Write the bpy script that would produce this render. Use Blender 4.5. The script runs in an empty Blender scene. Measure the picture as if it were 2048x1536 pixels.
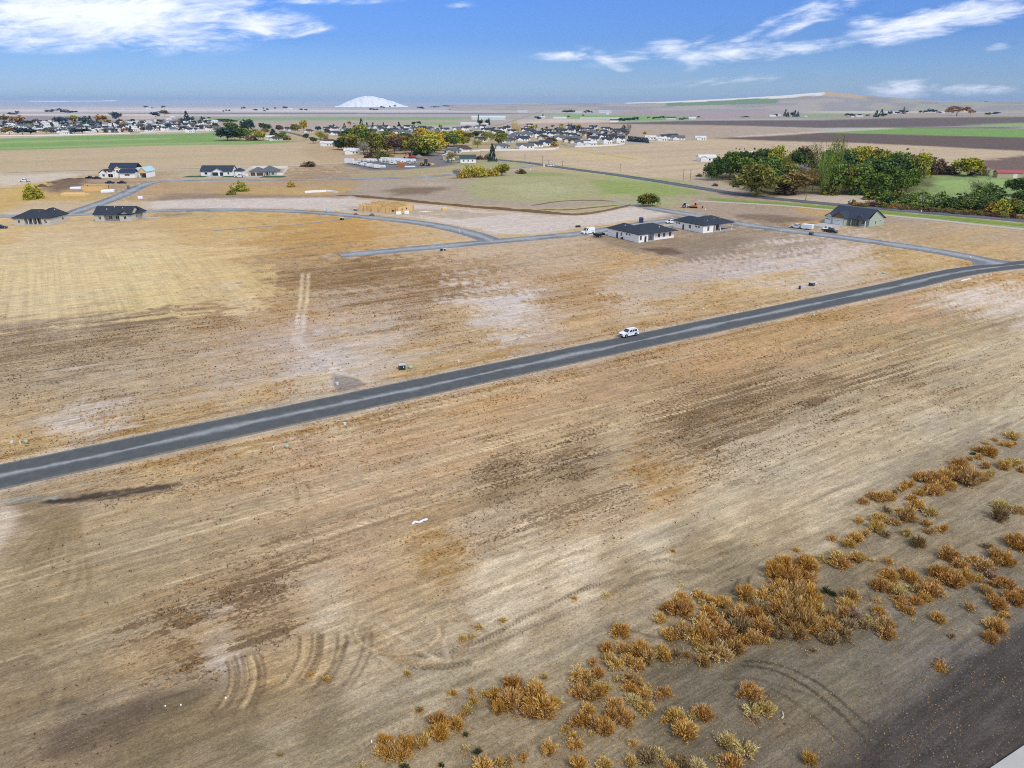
import bpy, math, random
import numpy as np
from mathutils import Vector
C = bpy.context.scene.collection
R = math.radians
# ------------------------------------------------------------------ camera, sky, sun, exposure
F, H, PITCH = 1421.0, 50.0, 21.5          # focal length in photo pixels, camera height (m), downward tilt
sp, cp = math.sin(R(PITCH)), math.cos(R(PITCH))
cam = bpy.data.cameras.new('camera'); camo = bpy.data.objects.new('camera', cam); C.objects.link(camo)
camo.location = (0, 0, H); camo.rotation_euler = (R(90-PITCH), 0, 0)
cam.sensor_width = 36; cam.lens = F/2048*36; cam.clip_start = 1; cam.clip_end = 150000
sc = bpy.context.scene; sc.camera = camo
sc.view_settings.view_transform = 'Standard'; sc.view_settings.look = 'None'
sc.view_settings.gamma = 1; sc.view_settings.use_curve_mapping = False
sc.view_settings.exposure = 0.62
sc.cycles.max_bounces = 5; sc.cycles.diffuse_bounces = 2; sc.cycles.glossy_bounces = 2
sc.cycles.transparent_max_bounces = 6; sc.cycles.volume_bounces = 0
sc.cycles.use_denoising = False; sc.cycles.pixel_filter_type = 'BLACKMAN_HARRIS'; sc.cycles.filter_width = 1.05
SUN_EL, SUN_AZ = 48, 140                  # degrees; azimuth clockwise from +Y
sv = Vector((math.sin(R(SUN_AZ))*math.cos(R(SUN_EL)), math.cos(R(SUN_AZ))*math.cos(R(SUN_EL)), math.sin(R(SUN_EL))))
sun = bpy.data.lights.new('sun', 'SUN'); sun.energy = 1.5; sun.angle = R(16); sun.color = (1.0, 0.95, 0.86)
so = bpy.data.objects.new('sun', sun); C.objects.link(so)
so.rotation_euler = sv.to_track_quat('Z', 'Y').to_euler()

def px_dir(x, y):                          # gnomonic sky coordinates of a direction (X/Y, Z/Y)
    u = (x-1024)/F; v = (y-768)/F; f = cp-v*sp
    return u/f, -(sp+v*cp)/f

def build_world():
    w = bpy.data.worlds.new('World'); sc.world = w; w.use_nodes = True
    nt = w.node_tree; N = nt.nodes; L = nt.links; N.clear()
    out = N.new('ShaderNodeOutputWorld'); bg = N.new('ShaderNodeBackground'); L.new(bg.outputs[0], out.inputs[0])
    sky = N.new('ShaderNodeTexSky'); sky.sky_type = 'NISHITA'; sky.sun_disc = False
    sky.sun_elevation = R(SUN_EL); sky.sun_rotation = R(SUN_AZ); sky.air_density = 1.0; sky.dust_density = 0.3; sky.ozone_density = 2.5
    bg.inputs['Strength'].default_value = 0.115
    def m(op, a, b=None, c=None, clamp=False):
        n = N.new('ShaderNodeMath'); n.operation = op; n.use_clamp = clamp
        for i, q in enumerate((a, b, c)):
            if q is None: continue
            if isinstance(q, (int, float)): n.inputs[i].default_value = q
            else: L.new(q, n.inputs[i])
        return n.outputs[0]
    tc = N.new('ShaderNodeTexCoord'); sep = N.new('ShaderNodeSeparateXYZ'); L.new(tc.outputs['Generated'], sep.inputs[0])
    X, Y, Z = sep.outputs
    Yc = m('MAXIMUM', m('ABSOLUTE', Y), 0.12)
    S = m('DIVIDE', X, Yc); T = m('DIVIDE', Z, Yc)
    # blue deepens above the horizon, pales overhead for neutral ambient light, same all round
    ramp = N.new('ShaderNodeValToRGB'); L.new(m('MULTIPLY', Z, 4.0, clamp=True), ramp.inputs[0])
    e = ramp.color_ramp.elements
    e[0].position = 0.0; e[0].color = (0.36, 0.49, 0.76, 1)
    e[1].position = 1.0; e[1].color = (0.85, 0.92, 1.0, 1)
    for p_, c_ in ((0.12, (0.27, 0.40, 0.70, 1)), (0.3, (0.19, 0.33, 0.68, 1)), (0.62, (0.20, 0.37, 0.76, 1))):
        q = e.new(p_); q.color = c_
    mul = N.new('ShaderNodeMix'); mul.data_type = 'RGBA'; mul.blend_type = 'MULTIPLY'; mul.inputs[0].default_value = 1.0
    L.new(sky.outputs[0], mul.inputs[6]); L.new(ramp.outputs[0], mul.inputs[7])
    # clouds
    cv = N.new('ShaderNodeCombineXYZ'); L.new(m('MULTIPLY', S, 1.0), cv.inputs[0]); L.new(m('ADD', m('MULTIPLY', T, 4.2), m('MULTIPLY', S, -.35)), cv.inputs[1]); L.new(m('MULTIPLY', Z, 2.0), cv.inputs[2])
    n1 = N.new('ShaderNodeTexNoise'); n1.inputs['Scale'].default_value = 7.0; n1.inputs['Detail'].default_value = 9; n1.inputs['Roughness'].default_value = 0.62
    n1.inputs['Distortion'].default_value = 1.9; L.new(cv.outputs[0], n1.inputs['Vector'])
    n2 = N.new('ShaderNodeTexNoise'); n2.inputs['Scale'].default_value = 26.0; n2.inputs['Detail'].default_value = 6; n2.inputs['Roughness'].default_value = 0.6
    n2.inputs['Distortion'].default_value = 0.8; L.new(cv.outputs[0], n2.inputs['Vector'])
    blobs = [(200,30,330,62,0,1.55),(520,46,125,34,-4,1.2),(90,82,120,26,0,.8),(350,80,150,30,0,.7),(60,20,160,50,0,1.2),
             (1850,48,150,30,10,1.25),(1960,24,100,30,8,1.2),(1740,42,42,22,0,.8),(1690,85,90,14,10,.55),
             (1470,106,110,24,4,1.05),(1340,98,52,20,0,.95),(1600,97,130,14,6,.8),(1215,120,60,13,-22,.75),(1130,112,80,10,0,.7),(1270,112,90,14,10,.6),(1400,108,90,14,0,.7),(1500,70,130,14,28,.55),(1400,85,60,10,30,.5),
             (1600,45,150,16,24,.7),(1660,15,110,24,15,.75),(1800,181,80,20,4,1.05),(1950,180,75,13,0,.8),(2000,92,32,9,8,.6),
             (1480,160,190,10,4,.35),(920,9,30,9,0,.5),(660,2,130,8,0,.6)]
    tot = None
    for (bx, by, bw, bh, ang, amp) in blobs:
        s0, t0 = px_dir(bx, by); s1, _ = px_dir(bx+bw, by); _, t1 = px_dir(bx, by-bh)
        ws, hs = s1-s0, t1-t0; ca, sa = math.cos(R(ang)), math.sin(R(ang))
        ds = m('SUBTRACT', S, s0); dt = m('SUBTRACT', T, t0)
        a_ = m('ADD', m('MULTIPLY', ds, ca/ws), m('MULTIPLY', dt, sa/ws))
        b_ = m('SUBTRACT', m('MULTIPLY', dt, ca/hs), m('MULTIPLY', ds, sa/hs))
        q = m('SUBTRACT', 1.0, m('SQRT', m('ADD', m('MULTIPLY', a_, a_), m('MULTIPLY', b_, b_))))
        q = m('MULTIPLY', m('ADD', m('MAXIMUM', q, -0.7), 0.28), amp)
        tot = q if tot is None else m('MAXIMUM', tot, q)
    # denser cloud added outside the view for soft neutral ambient light
    gv = N.new('ShaderNodeTexNoise'); gv.inputs['Scale'].default_value = 2.2; gv.inputs['Detail'].default_value = 3; L.new(tc.outputs['Generated'], gv.inputs['Vector'])
    gen = m('MULTIPLY', m('SUBTRACT', gv.outputs['Fac'], 0.40), 6.0)
    aside = m('SUBTRACT', 1.0, m('MULTIPLY', m('MULTIPLY', m('LESS_THAN', m('ABSOLUTE', S), 0.80), m('LESS_THAN', T, 0.20)), m('GREATER_THAN', Y, 0.0)))
    tot = m('MAXIMUM', m('MULTIPLY', tot, m('GREATER_THAN', Y, 0.0)), m('MULTIPLY', gen, aside))
    den = m('ADD', tot, m('MULTIPLY', m('SUBTRACT', n1.outputs['Fac'], 0.50), 3.0))
    den = m('ADD', den, m('MULTIPLY', m('SUBTRACT', n2.outputs['Fac'], 0.5), 1.7))
    den = m('MULTIPLY', den, m('GREATER_THAN', tot, 0.0))
    soft = m('MULTIPLY', m('MINIMUM', m('MULTIPLY', tot, 3.0), 1.0), 1.0)
    fac = N.new('ShaderNodeMapRange'); fac.interpolation_type = 'SMOOTHSTEP'; fac.inputs[1].default_value = -0.15; fac.inputs[2].default_value = 1.75
    L.new(m('MULTIPLY', den, soft), fac.inputs[0])
    cl = N.new('ShaderNodeMix'); cl.data_type = 'RGBA'
    cl.inputs[7].default_value = (6.3, 6.5, 7.2, 1)
    L.new(m('MULTIPLY', fac.outputs[0], 0.93), cl.inputs[0]); L.new(mul.outputs[2], cl.inputs[6])
    L.new(cl.outputs[2], bg.inputs['Color'])
build_world()

# ------------------------------------------------------------------ helpers
def G(x, y):                               # ground point under a direction of view
    u = (x-1024)/F; v = (y-768)/F; d = H/max(sp+v*cp, .0008)
    return u*d, d*(cp-v*sp)
def S(y):                                  # metres per photo pixel on the ground at that image height
    return H/(sp+(y-768)/F*cp)/F
def srgb(h, k=1.0):
    h = h.lstrip('#'); o = []
    for i in (0, 2, 4):
        c = int(h[i:i+2], 16)/255; o.append((c/12.92 if c <= .04045 else ((c+.055)/1.055)**2.4)*k)
    return tuple(o)
MATS = {}
def mat(name, col, rough=0.7, metal=0.0, var=0.12, scale=3.0, spec=0.3, bump=0.0):
    if name in MATS: return MATS[name]
    m = bpy.data.materials.new(name); m.use_nodes = True; nt = m.node_tree; N, L = nt.nodes, nt.links
    b = N['Principled BSDF']; b.inputs['Roughness'].default_value = rough; b.inputs['Metallic'].default_value = metal
    b.inputs['Specular IOR Level'].default_value = spec
    if isinstance(col, str): col = srgb(col)
    tc = N.new('ShaderNodeTexCoord'); no = N.new('ShaderNodeTexNoise'); no.inputs['Scale'].default_value = scale; no.inputs['Detail'].default_value = 4
    L.new(tc.outputs['Object'], no.inputs['Vector'])
    mx = N.new('ShaderNodeMix'); mx.data_type = 'RGBA'
    mx.inputs[6].default_value = (*[c*(1-var) for c in col], 1); mx.inputs[7].default_value = (*[min(1, c*(1+var)) for c in col], 1)
    L.new(no.outputs['Fac'], mx.inputs[0]); L.new(mx.outputs[2], b.inputs['Base Color'])
    if bump:
        bp = N.new('ShaderNodeBump'); bp.inputs['Strength'].default_value = bump; L.new(no.outputs['Fac'], bp.inputs['Height']); L.new(bp.outputs[0], b.inputs['Normal'])
    MATS[name] = m; return m
def obj(name, me, m=None, parent=None, loc=None, rz=0.0):
    if m is not None and len(me.materials) == 0: me.materials.append(m)
    o = bpy.data.objects.new(name, me); C.objects.link(o)
    if parent: o.parent = parent
    if loc is not None: o.location = loc
    if rz: o.rotation_euler = (0, 0, rz)
    return o
def tag(o, label=None, cat=None, group=None, kind=None):
    if label: o['label'] = label
    if cat: o['category'] = cat
    if group: o['group'] = group
    if kind: o['kind'] = kind
    return o
def empty(name, loc, rz=0.0, label=None, cat=None, group=None):
    o = bpy.data.objects.new(name, None); C.objects.link(o); o.location = loc; o.rotation_euler = (0, 0, rz)
    o.empty_display_size = .3
    return tag(o, label, cat, group)
def ordw(n):
    w = ['', 'first', 'second', 'third', 'fourth', 'fifth', 'sixth', 'seventh', 'eighth', 'ninth', 'tenth', 'eleventh', 'twelfth']
    if n < len(w): return w[n]
    return str(n)+('th' if 10 <= n % 100 <= 20 else {1: 'st', 2: 'nd', 3: 'rd'}.get(n % 10, 'th'))
SAME = {}
def single(o, base, px):                   # remember things described alike; told apart afterwards
    o['label'] = base; SAME.setdefault(base, []).append((px, o))
def settle_labels():
    for base, it in SAME.items():
        if len(it) == 1: continue
        it.sort(key=lambda t: t[0])
        for i, (_, o) in enumerate(it):
            o['label'] = base+', '+(('leftmost' if i == 0 else 'rightmost' if i == len(it)-1 else ordw(i+1)+' from left')+' of '+str(len(it)))
class MB:
    def __init__(s): s.v = []; s.f = []
    def poly(s, pts): n = len(s.v); s.v += [tuple(p) for p in pts]; s.f.append(tuple(range(n, n+len(pts)))); return s
    def box(s, x0, x1, y0, y1, z0, z1):
        n = len(s.v); s.v += [(x0,y0,z0),(x1,y0,z0),(x1,y1,z0),(x0,y1,z0),(x0,y0,z1),(x1,y0,z1),(x1,y1,z1),(x0,y1,z1)]
        s.f += [tuple(n+i for i in q) for q in ((3,2,1,0),(4,5,6,7),(0,1,5,4),(1,2,6,5),(2,3,7,6),(3,0,4,7))]; return s
    def bar(s, p, q, r, r2=None, k=5):
        p, q = Vector(p), Vector(q); d = (q-p).normalized(); a = d.orthogonal().normalized(); b = d.cross(a); r2 = r if r2 is None else r2; n = len(s.v)
        for c, rr in ((p, r), (q, r2)):
            for i in range(k):
                t = 2*math.pi*i/k; s.v.append(tuple(c+a*math.cos(t)*rr+b*math.sin(t)*rr))
        for i in range(k):
            j = (i+1) % k; s.f.append((n+i, n+j, n+k+j, n+k+i))
        s.f.append(tuple(n+i for i in reversed(range(k)))); s.f.append(tuple(n+k+i for i in range(k))); return s
    def prism(s, poly, axis, a0, a1):      # extrude a 2D outline along 'x','y' or 'z'
        def P(u, v, w): return {'x': (w, u, v), 'y': (u, w, v), 'z': (u, v, w)}[axis]
        n = len(s.v); k = len(poly)
        s.v += [P(u, v, a0) for u, v in poly]+[P(u, v, a1) for u, v in poly]
        for i in range(k):
            j = (i+1) % k; s.f.append((n+i, n+j, n+k+j, n+k+i))
        s.f.append(tuple(n+i for i in reversed(range(k)))); s.f.append(tuple(n+k+i for i in range(k))); return s
    def loft(s, secs):                     # list of rings of equal count
        n = len(s.v); k = len(secs[0])
        for r in secs: s.v += [tuple(p) for p in r]
        for a in range(len(secs)-1):
            for i in range(k):
                j = (i+1) % k; s.f.append((n+a*k+i, n+a*k+j, n+(a+1)*k+j, n+(a+1)*k+i))
        s.f.append(tuple(n+i for i in reversed(range(k)))); s.f.append(tuple(n+(len(secs)-1)*k+i for i in range(k))); return s
    def mesh(s, name, smooth=False):
        me = bpy.data.meshes.new(name); me.from_pydata(s.v, [], s.f); me.update()
        import bmesh
        b = bmesh.new(); b.from_mesh(me); bmesh.ops.recalc_face_normals(b, faces=b.faces); b.to_mesh(me); b.free()
        if smooth: me.polygons.foreach_set('use_smooth', [True]*len(me.polygons))
        return me
    def build(s, name, m, parent=None, smooth=False, loc=None, rz=0.0): return obj(name, s.mesh(name, smooth), m, parent, loc, rz)
def copy_thing(t, loc=None, rz=None):
    r = t.copy(); C.objects.link(r)
    if loc is not None: r.location = loc
    if rz is not None: r.rotation_euler = (0, 0, rz)
    for ch in list(t.children):
        c = ch.copy(); C.objects.link(c); c.parent = r
        for g in list(ch.children):
            d = g.copy(); C.objects.link(d); d.parent = c
    return r
# numpy value noise
def vnoise(x, y, seed=0):
    xi = np.floor(x).astype(np.int64); yi = np.floor(y).astype(np.int64); fx = x-xi; fy = y-yi
    fx = fx*fx*(3-2*fx); fy = fy*fy*(3-2*fy)
    def h(a, b):
        n = (a*374761393+b*668265263+seed*974634777) & 0xffffffff
        n = ((n ^ (n >> 13))*1274126177) & 0xffffffff
        return ((n ^ (n >> 16)) & 0xffff)/65535.0
    return (h(xi, yi)*(1-fx)+h(xi+1, yi)*fx)*(1-fy)+(h(xi, yi+1)*(1-fx)+h(xi+1, yi+1)*fx)*fy
def fbm(x, y, seed=0, o=4, rough=.5):
    t = 0; a = 1; n = 0
    for i in range(o):
        t = t+a*vnoise(x*2**i+17.3*i, y*2**i+9.1*i, seed+i*7); n += a; a *= rough
    return t/n
def sstep(a, b, x): t = np.clip((x-a)/(b-a), 0, 1); return t*t*(3-2*t)
ANG = R(31.5); ca_, sa_ = math.cos(ANG), math.sin(ANG)      # the plots and the street run at this angle
def ab(x, y): return x*ca_+y*sa_, -x*sa_+y*ca_
def xy(a, b): return a*ca_-b*sa_, a*sa_+b*ca_
def seg_dist(x, y, pts):                   # distance to a polyline and length along it
    best = np.full(x.shape, 1e9); sbest = np.zeros(x.shape); acc = 0
    for (x0, y0), (x1, y1) in zip(pts, pts[1:]):
        dx, dy = x1-x0, y1-y0; L = math.hypot(dx, dy); t = np.clip(((x-x0)*dx+(y-y0)*dy)/(L*L), 0, 1)
        d = np.hypot(x-x0-t*dx, y-y0-t*dy); k = d < best; best[k] = d[k]; sbest[k] = (acc+t*L)[k]; acc += L
    return best, sbest
def poly_sd(x, y, pts):                    # signed distance, positive inside
    d, _ = seg_dist(x, y, list(pts)+[pts[0]]); ins = np.zeros(x.shape, bool); n = len(pts)
    for i in range(n):
        (x0, y0), (x1, y1) = pts[i], pts[(i+1) % n]
        if y0 == y1: continue
        ins ^= ((y0 > y) != (y1 > y)) & (x < (x1-x0)*(y-y0)/(y1-y0)+x0)
    return np.where(ins, d, -d)
def smooth_line(P, n=6):                   # Catmull-Rom through the points
    out = []; Q = [P[0]]+list(P)+[P[-1]]
    for i in range(1, len(Q)-2):
        for k in range(n):
            t = k/n; out.append(tuple(.5*((2*Q[i][j])+(-Q[i-1][j]+Q[i+1][j])*t+(2*Q[i-1][j]-5*Q[i][j]+4*Q[i+1][j]-Q[i+2][j])*t*t+(-Q[i-1][j]+3*Q[i][j]-3*Q[i+1][j]+Q[i+2][j])*t**3) for j in (0, 1)))
    out.append(tuple(P[-1])); return out
# ------------------------------------------------------------------ roads (centre lines given as ground points)
def gl(*p): return [G(*q) for q in p]
MAIN = [xy(-260, 115.6), xy(-60, 115.6), xy(60, 115.7), xy(160, 115.7)]+gl((1800,572),(1880,553),(1950,540),(2048,529),(2200,516),(2500,500))
MAIN = smooth_line(MAIN, 8)
ROAD_B = smooth_line(gl((2010,531),(1960,519),(1900,507),(1800,491),(1700,477),(1600,464),(1500,451),(1440,440),(1385,430),(1340,423),(1300,416)), 6)
PATH_B = smooth_line(gl((1300,416),(1275,411.5),(1250,408),(1225,402)), 4)
ROAD_C = smooth_line(gl((1405,433),(1340,441),(1285,448),(1210,460),(1165,467),(1060,477),(980,484),(880,493),(780,502),(680,511)), 6)
ROAD_D = smooth_line(gl((985,482),(955,471),(910,459),(860,449),(800,441),(740,435),(690,430),(640,426),(560,421.5),(480,420),(400,420),(330,421.5),(250,425),(140,430),(60,432),(-60,433),(-250,436)), 6)
ROAD_E = smooth_line(gl((138,429),(165,419),(195,409),(225,398),(255,385),(280,373),(305,365),(340,361.5),(400,361),(560,360),(700,358),(800,356),(880,351.5),(950,344.5),(1010,338),(1075,331)), 6)
TRAIL = smooth_line(gl((425,462),(470,458),(520,454),(600,449),(660,442),(700,436)), 4)
HWY = smooth_line(gl((560,262),(590,268),(618,275),(680,285),(800,298),(900,309),(993,319.5),(1050,325),(1100,332),(1150,339),(1226,349),(1300,360),(1380,373),(1500,392),(1600,402.5),(1700,412),(1850,425),(2048,442),(2300,470)), 5)
FAR_ROAD = gl((900,268),(965,256),(1012,246),(1042,236),(1066,228),(1084,222),(1090,217))
WALK = smooth_line(gl((1395,402),(1450,405),(1560,411),(1700,424),(1850,438),(1950,449),(2048,459),(2300,486)), 4)
ROADS = [(MAIN, 4.45), (ROAD_B, 5.1), (ROAD_C, 4.7), (ROAD_D, 4.7), (ROAD_E, 5.0), (HWY, 5.4)]

# ------------------------------------------------------------------ the ground: one sheet, colours of soil, stubble and weeds laid out on the land
SAMP = [  # photo x, y, colour, dry orange weeds, brown weeds
 (0,450,'c4a573',.2,.2),(200,470,'c0a57a',.2,.2),(350,460,'bd9d68',.2,.2),(500,440,'c2a067',.3,.1),(600,470,'b58e55',.4,.4),(700,455,'b98f52',.5,.3),
 (850,470,'bf9f70',.3,.2),(950,500,'b9a080',.2,.2),(1100,495,'b9a080',.2,.2),(300,485,'c9ae80',.1,.2),(100,490,'c8b083',.1,.1),
 (60,540,'cbb281',.05,.15),(250,530,'ceb683',.05,.1),(420,530,'c9ac78',.15,.1),(520,560,'c7a970',.2,.2),(100,600,'c8b184',.05,.15),(300,610,'c8b07c',.05,.2),(450,610,'c9b184',.1,.15),
 (620,560,'93683a',.9,.7),(720,550,'8f6436',.9,.8),(850,560,'9a6d3e',.9,.7),(980,545,'a57f50',.7,.5),(560,545,'a6804c',.6,.6),(700,600,'b59878',.4,.5),(800,620,'b39271',.4,.6),
 (50,690,'9a7f5c',.2,.7),(250,665,'9f8058',.4,.8),(420,640,'a37b4a',.8,.5),(560,625,'ab7a42',.9,.4),(150,740,'a08b6a',.1,.7),(350,710,'a78c69',.2,.5),(500,700,'af967b',.2,.4),
 (600,690,'b9a08c',.4,.3),(700,680,'b89a7c',.6,.3),(60,800,'ab9069',.3,.4),(200,800,'a98f68',.4,.4),(350,780,'ad9471',.3,.4),(450,770,'b8a48e',.4,.3),(560,760,'bfae9c',.5,.1),
 (640,730,'c4b5a6',.3,.1),(700,720,'c6b6a4',.1,.1),(740,690,'c2ae97',.3,.2),(100,860,'c1a478',.5,.3),(250,850,'a9854f',.8,.5),(400,820,'b48d55',.8,.3),(550,790,'b8935c',.8,.2),(160,835,'c9bcae',.3,.1),(210,830,'cbc0b5',.2,.05),
 (40,890,'bf9c60',.5,.3),(300,875,'c0a06c',.5,.3),(500,830,'c3a574',.4,.2),(650,790,'c4ab84',.3,.2),(850,730,'bf9a66',.7,.1),(1000,700,'bd8f52',.8,.1),
 (930,600,'c2b09c',.1,.2),(1000,600,'c7b8a8',0,.1),(1020,650,'c8b9aa',.1,.1),(1100,600,'9a6c42',.9,.4),(1180,590,'a47343',.9,.3),(1060,570,'b69b7c',.4,.3),(900,640,'b18f63',.6,.4),(850,660,'b18a60',.6,.5),
 (1100,660,'b9a38c',.5,.2),(1180,640,'bd9868',.7,.2),(1250,600,'bfa88a',.3,.3),(1300,560,'b7a58e',.2,.3),(1400,530,'bba896',.1,.3),(1500,540,'c2b19f',.05,.3),(1600,520,'c4b3a2',.05,.2),(1700,505,'c0ad9a',.05,.2),
 (1350,620,'c49a5e',.8,.2),(1450,595,'c09a62',.7,.2),(1550,575,'c5a673',.5,.2),(1700,540,'bca68a',.3,.2),(1800,520,'b5965f',.5,.4),(1900,530,'c3a062',.6,.2),(1200,500,'ab9274',.3,.5),(1300,505,'8f7a60',.3,.5),(1400,500,'978067',.2,.4),
 (1450,475,'9c8870',.1,.4),(1550,480,'a08c74',.1,.4),(1280,520,'bb8c4c',.8,.1),(1230,515,'b98a48',.8,.2),(1500,430,'a08a70',.1,.5),(1560,440,'9a846a',.1,.6),(1650,425,'b5894f',.7,.1),(1450,415,'a6917a',.1,.3),
 (1800,460,'a8906e',.3,.2),(1900,475,'b09468',.4,.3),(2000,490,'b48f58',.6,.3),(1850,440,'a9937a',.1,.2),(2000,465,'ae9676',.2,.2),(1950,505,'b98d4c',.8,.2),
 (500,378,'b08f65',.4,.3),(350,385,'b99a70',.3,.3),(600,385,'b58e4e',.7,.3),(650,372,'98846d',.2,.4),(450,345,'b2a080',.1,.2),(650,345,'a08468',.3,.5),(600,330,'b89e76',.2,.3),(250,345,'a8926e',.1,.3),
 (100,345,'bda786',.1,.1),(30,350,'c4b194',0,.1),(30,390,'c1a060',.3,.2),(100,400,'c2a263',.3,.2),(200,385,'a28a6c',.2,.4),(160,370,'98806a',.2,.4),(400,398,'8f7f6a',.1,.5),
 (750,345,'a79274',.2,.3),(900,335,'a79672',.1,.3),(1050,350,'ad9b70',.2,.2),(1250,378,'8fa05a',0,.1),
 # south of the street
 (60,1010,'8e7a60',.1,.3),(250,960,'a78e6c',.3,.4),(450,920,'ab8f6c',.4,.4),(600,870,'b09070',.4,.4),(800,850,'b5926c',.3,.4),(1000,790,'b6946e',.4,.3),(1200,740,'b59370',.4,.3),(1400,680,'b6916a',.5,.3),(1600,640,'b4895a',.6,.3),(1800,600,'b99672',.4,.2),
 (2000,555,'b48f5c',.5,.3),(1980,590,'cbbcab',.1,.1),(2040,600,'c9bbab',.1,.1),
 (900,900,'b39572',.2,.3),(1100,850,'b69a78',.2,.3),(1250,880,'ae9a7a',.2,.2),(1400,780,'a5835f',.3,.6),(1600,730,'a9835a',.4,.5),(1750,680,'aa8f64',.4,.4),(1900,650,'a58f6c',.3,.4),(2030,700,'b1a184',.2,.3),
 (100,1100,'8a7859',.1,.2),(300,1100,'a08d70',.05,.1),(500,1050,'a38d70',.05,.15),(700,1000,'ad9478',.05,.15),(850,950,'b29678',.1,.3),(1000,960,'9e7f5c',.1,.9),(1150,930,'9b7f5e',.1,.9),(1300,880,'a3845f',.3,.6),(1400,870,'9c7e58',.2,.8),
 (1500,820,'96795a',.1,.9),(1650,780,'957654',.1,.9),(1800,740,'98805e',.1,.8),(1950,760,'a8977a',.1,.4),(1900,800,'a9987b',.05,.5),
 (1290,945,'a47b45',.9,.2),(870,1110,'9c7a50',.8,.2),(1120,1020,'a78b6a',.3,.6),(980,1060,'ac967a',.05,.4),(1250,1000,'a6927a',.05,.6),(1500,930,'b1a188',.02,.4),(1700,880,'b0a288',.02,.2),(1850,850,'b2a58c',.02,.15),(2000,820,'aea287',.02,.15),
 (1300,1090,'c0b39c',0,.1),(1150,1130,'c2b5a0',0,.05),(1450,1020,'b7a98f',0,.15),(1600,960,'b9ab92',0,.15),(1000,1190,'beb099',0,.05),(1050,1210,'b9ab94',0,.05),(1650,1010,'b6a991',0,.05),
 (700,1120,'a68b70',.1,.3),(600,1150,'a08468',.05,.5),(480,1220,'93714f',.3,.9),(380,1290,'8f6f4a',.5,.8),(560,1190,'93745a',.1,.9),(300,1320,'8a7050',.2,.5),(200,1240,'9e8b6c',.05,.1),(150,1180,'9e8c6e',.05,.05),
 (60,1250,'87785a',.1,.1),(60,1400,'7c6c54',.1,.2),(450,1300,'b0a090',0,.05),(650,1220,'b3a48e',0,.05),(250,1400,'8b7a63',.05,.1),(150,1460,'6f604f',0,.3),(250,1440,'5f5244',0,.3),(350,1400,'84735b',0,.3),
 (520,1350,'9c825c',.1,.05),(620,1320,'a78d66',.1,.02),(400,1450,'82725a',.1,.3),(300,1520,'6d604a',.1,.3),(100,1530,'6f5f4c',0,.2),(500,1470,'75664e',0,.1),(700,1330,'a5967c',0,.02),
 (650,1420,'7f7058',0,.05),(800,1400,'9a8c74',0,.03),(560,1510,'9a8b70',0,.03),(700,1500,'8f8268',.05,.02),(850,1340,'a3957b',0,.03),(780,1240,'a48e70',0,.03),(1000,1300,'8f8169',0,.03),(1100,1270,'8c7e66',0,.04),(1250,1180,'8b7c65',0,.1),
 (1400,1120,'93846b',0,.1),(1550,1090,'9a8b72',0,.05),(1450,1170,'7e725c',0,.05),(1180,1330,'7d725c',0,.03),(950,1480,'6e6452',0,.05),(1150,1450,'6b614f',0,.05),(1350,1480,'6a604e',0,.05),(1000,1400,'7b705b',0,.05),
 (1600,1350,'6e6453',0,.02),(1500,1420,'6b6150',0,.02),(1700,1400,'6f6655',0,.02),(1450,1520,'665d4d',0,.02),(1350,1380,'6d6351',0,.02),(1700,1150,'766b58',0,.05),(1850,1050,'80755f',0,.02),(1950,1000,'857a64',0,.02),(2000,950,'857a65',0,.02),
 (2030,900,'80766a',0,.02),(1750,1100,'7b705b',0,.02),(1900,1250,'736958',0,.02),(2000,1200,'736a5a',0,.02),(1750,1300,'6c6455',0,.02),(1900,1350,'6a6258',0,.02),(1850,1180,'776c59',0,.03),
 (5,1030,'c5b4a2',0,0),(5,1060,'bfae9a',0,0),
]
TINT = {  # far and middle fields: outline in photo pixels, colour, strength, edge softness, row contrast
}
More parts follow.
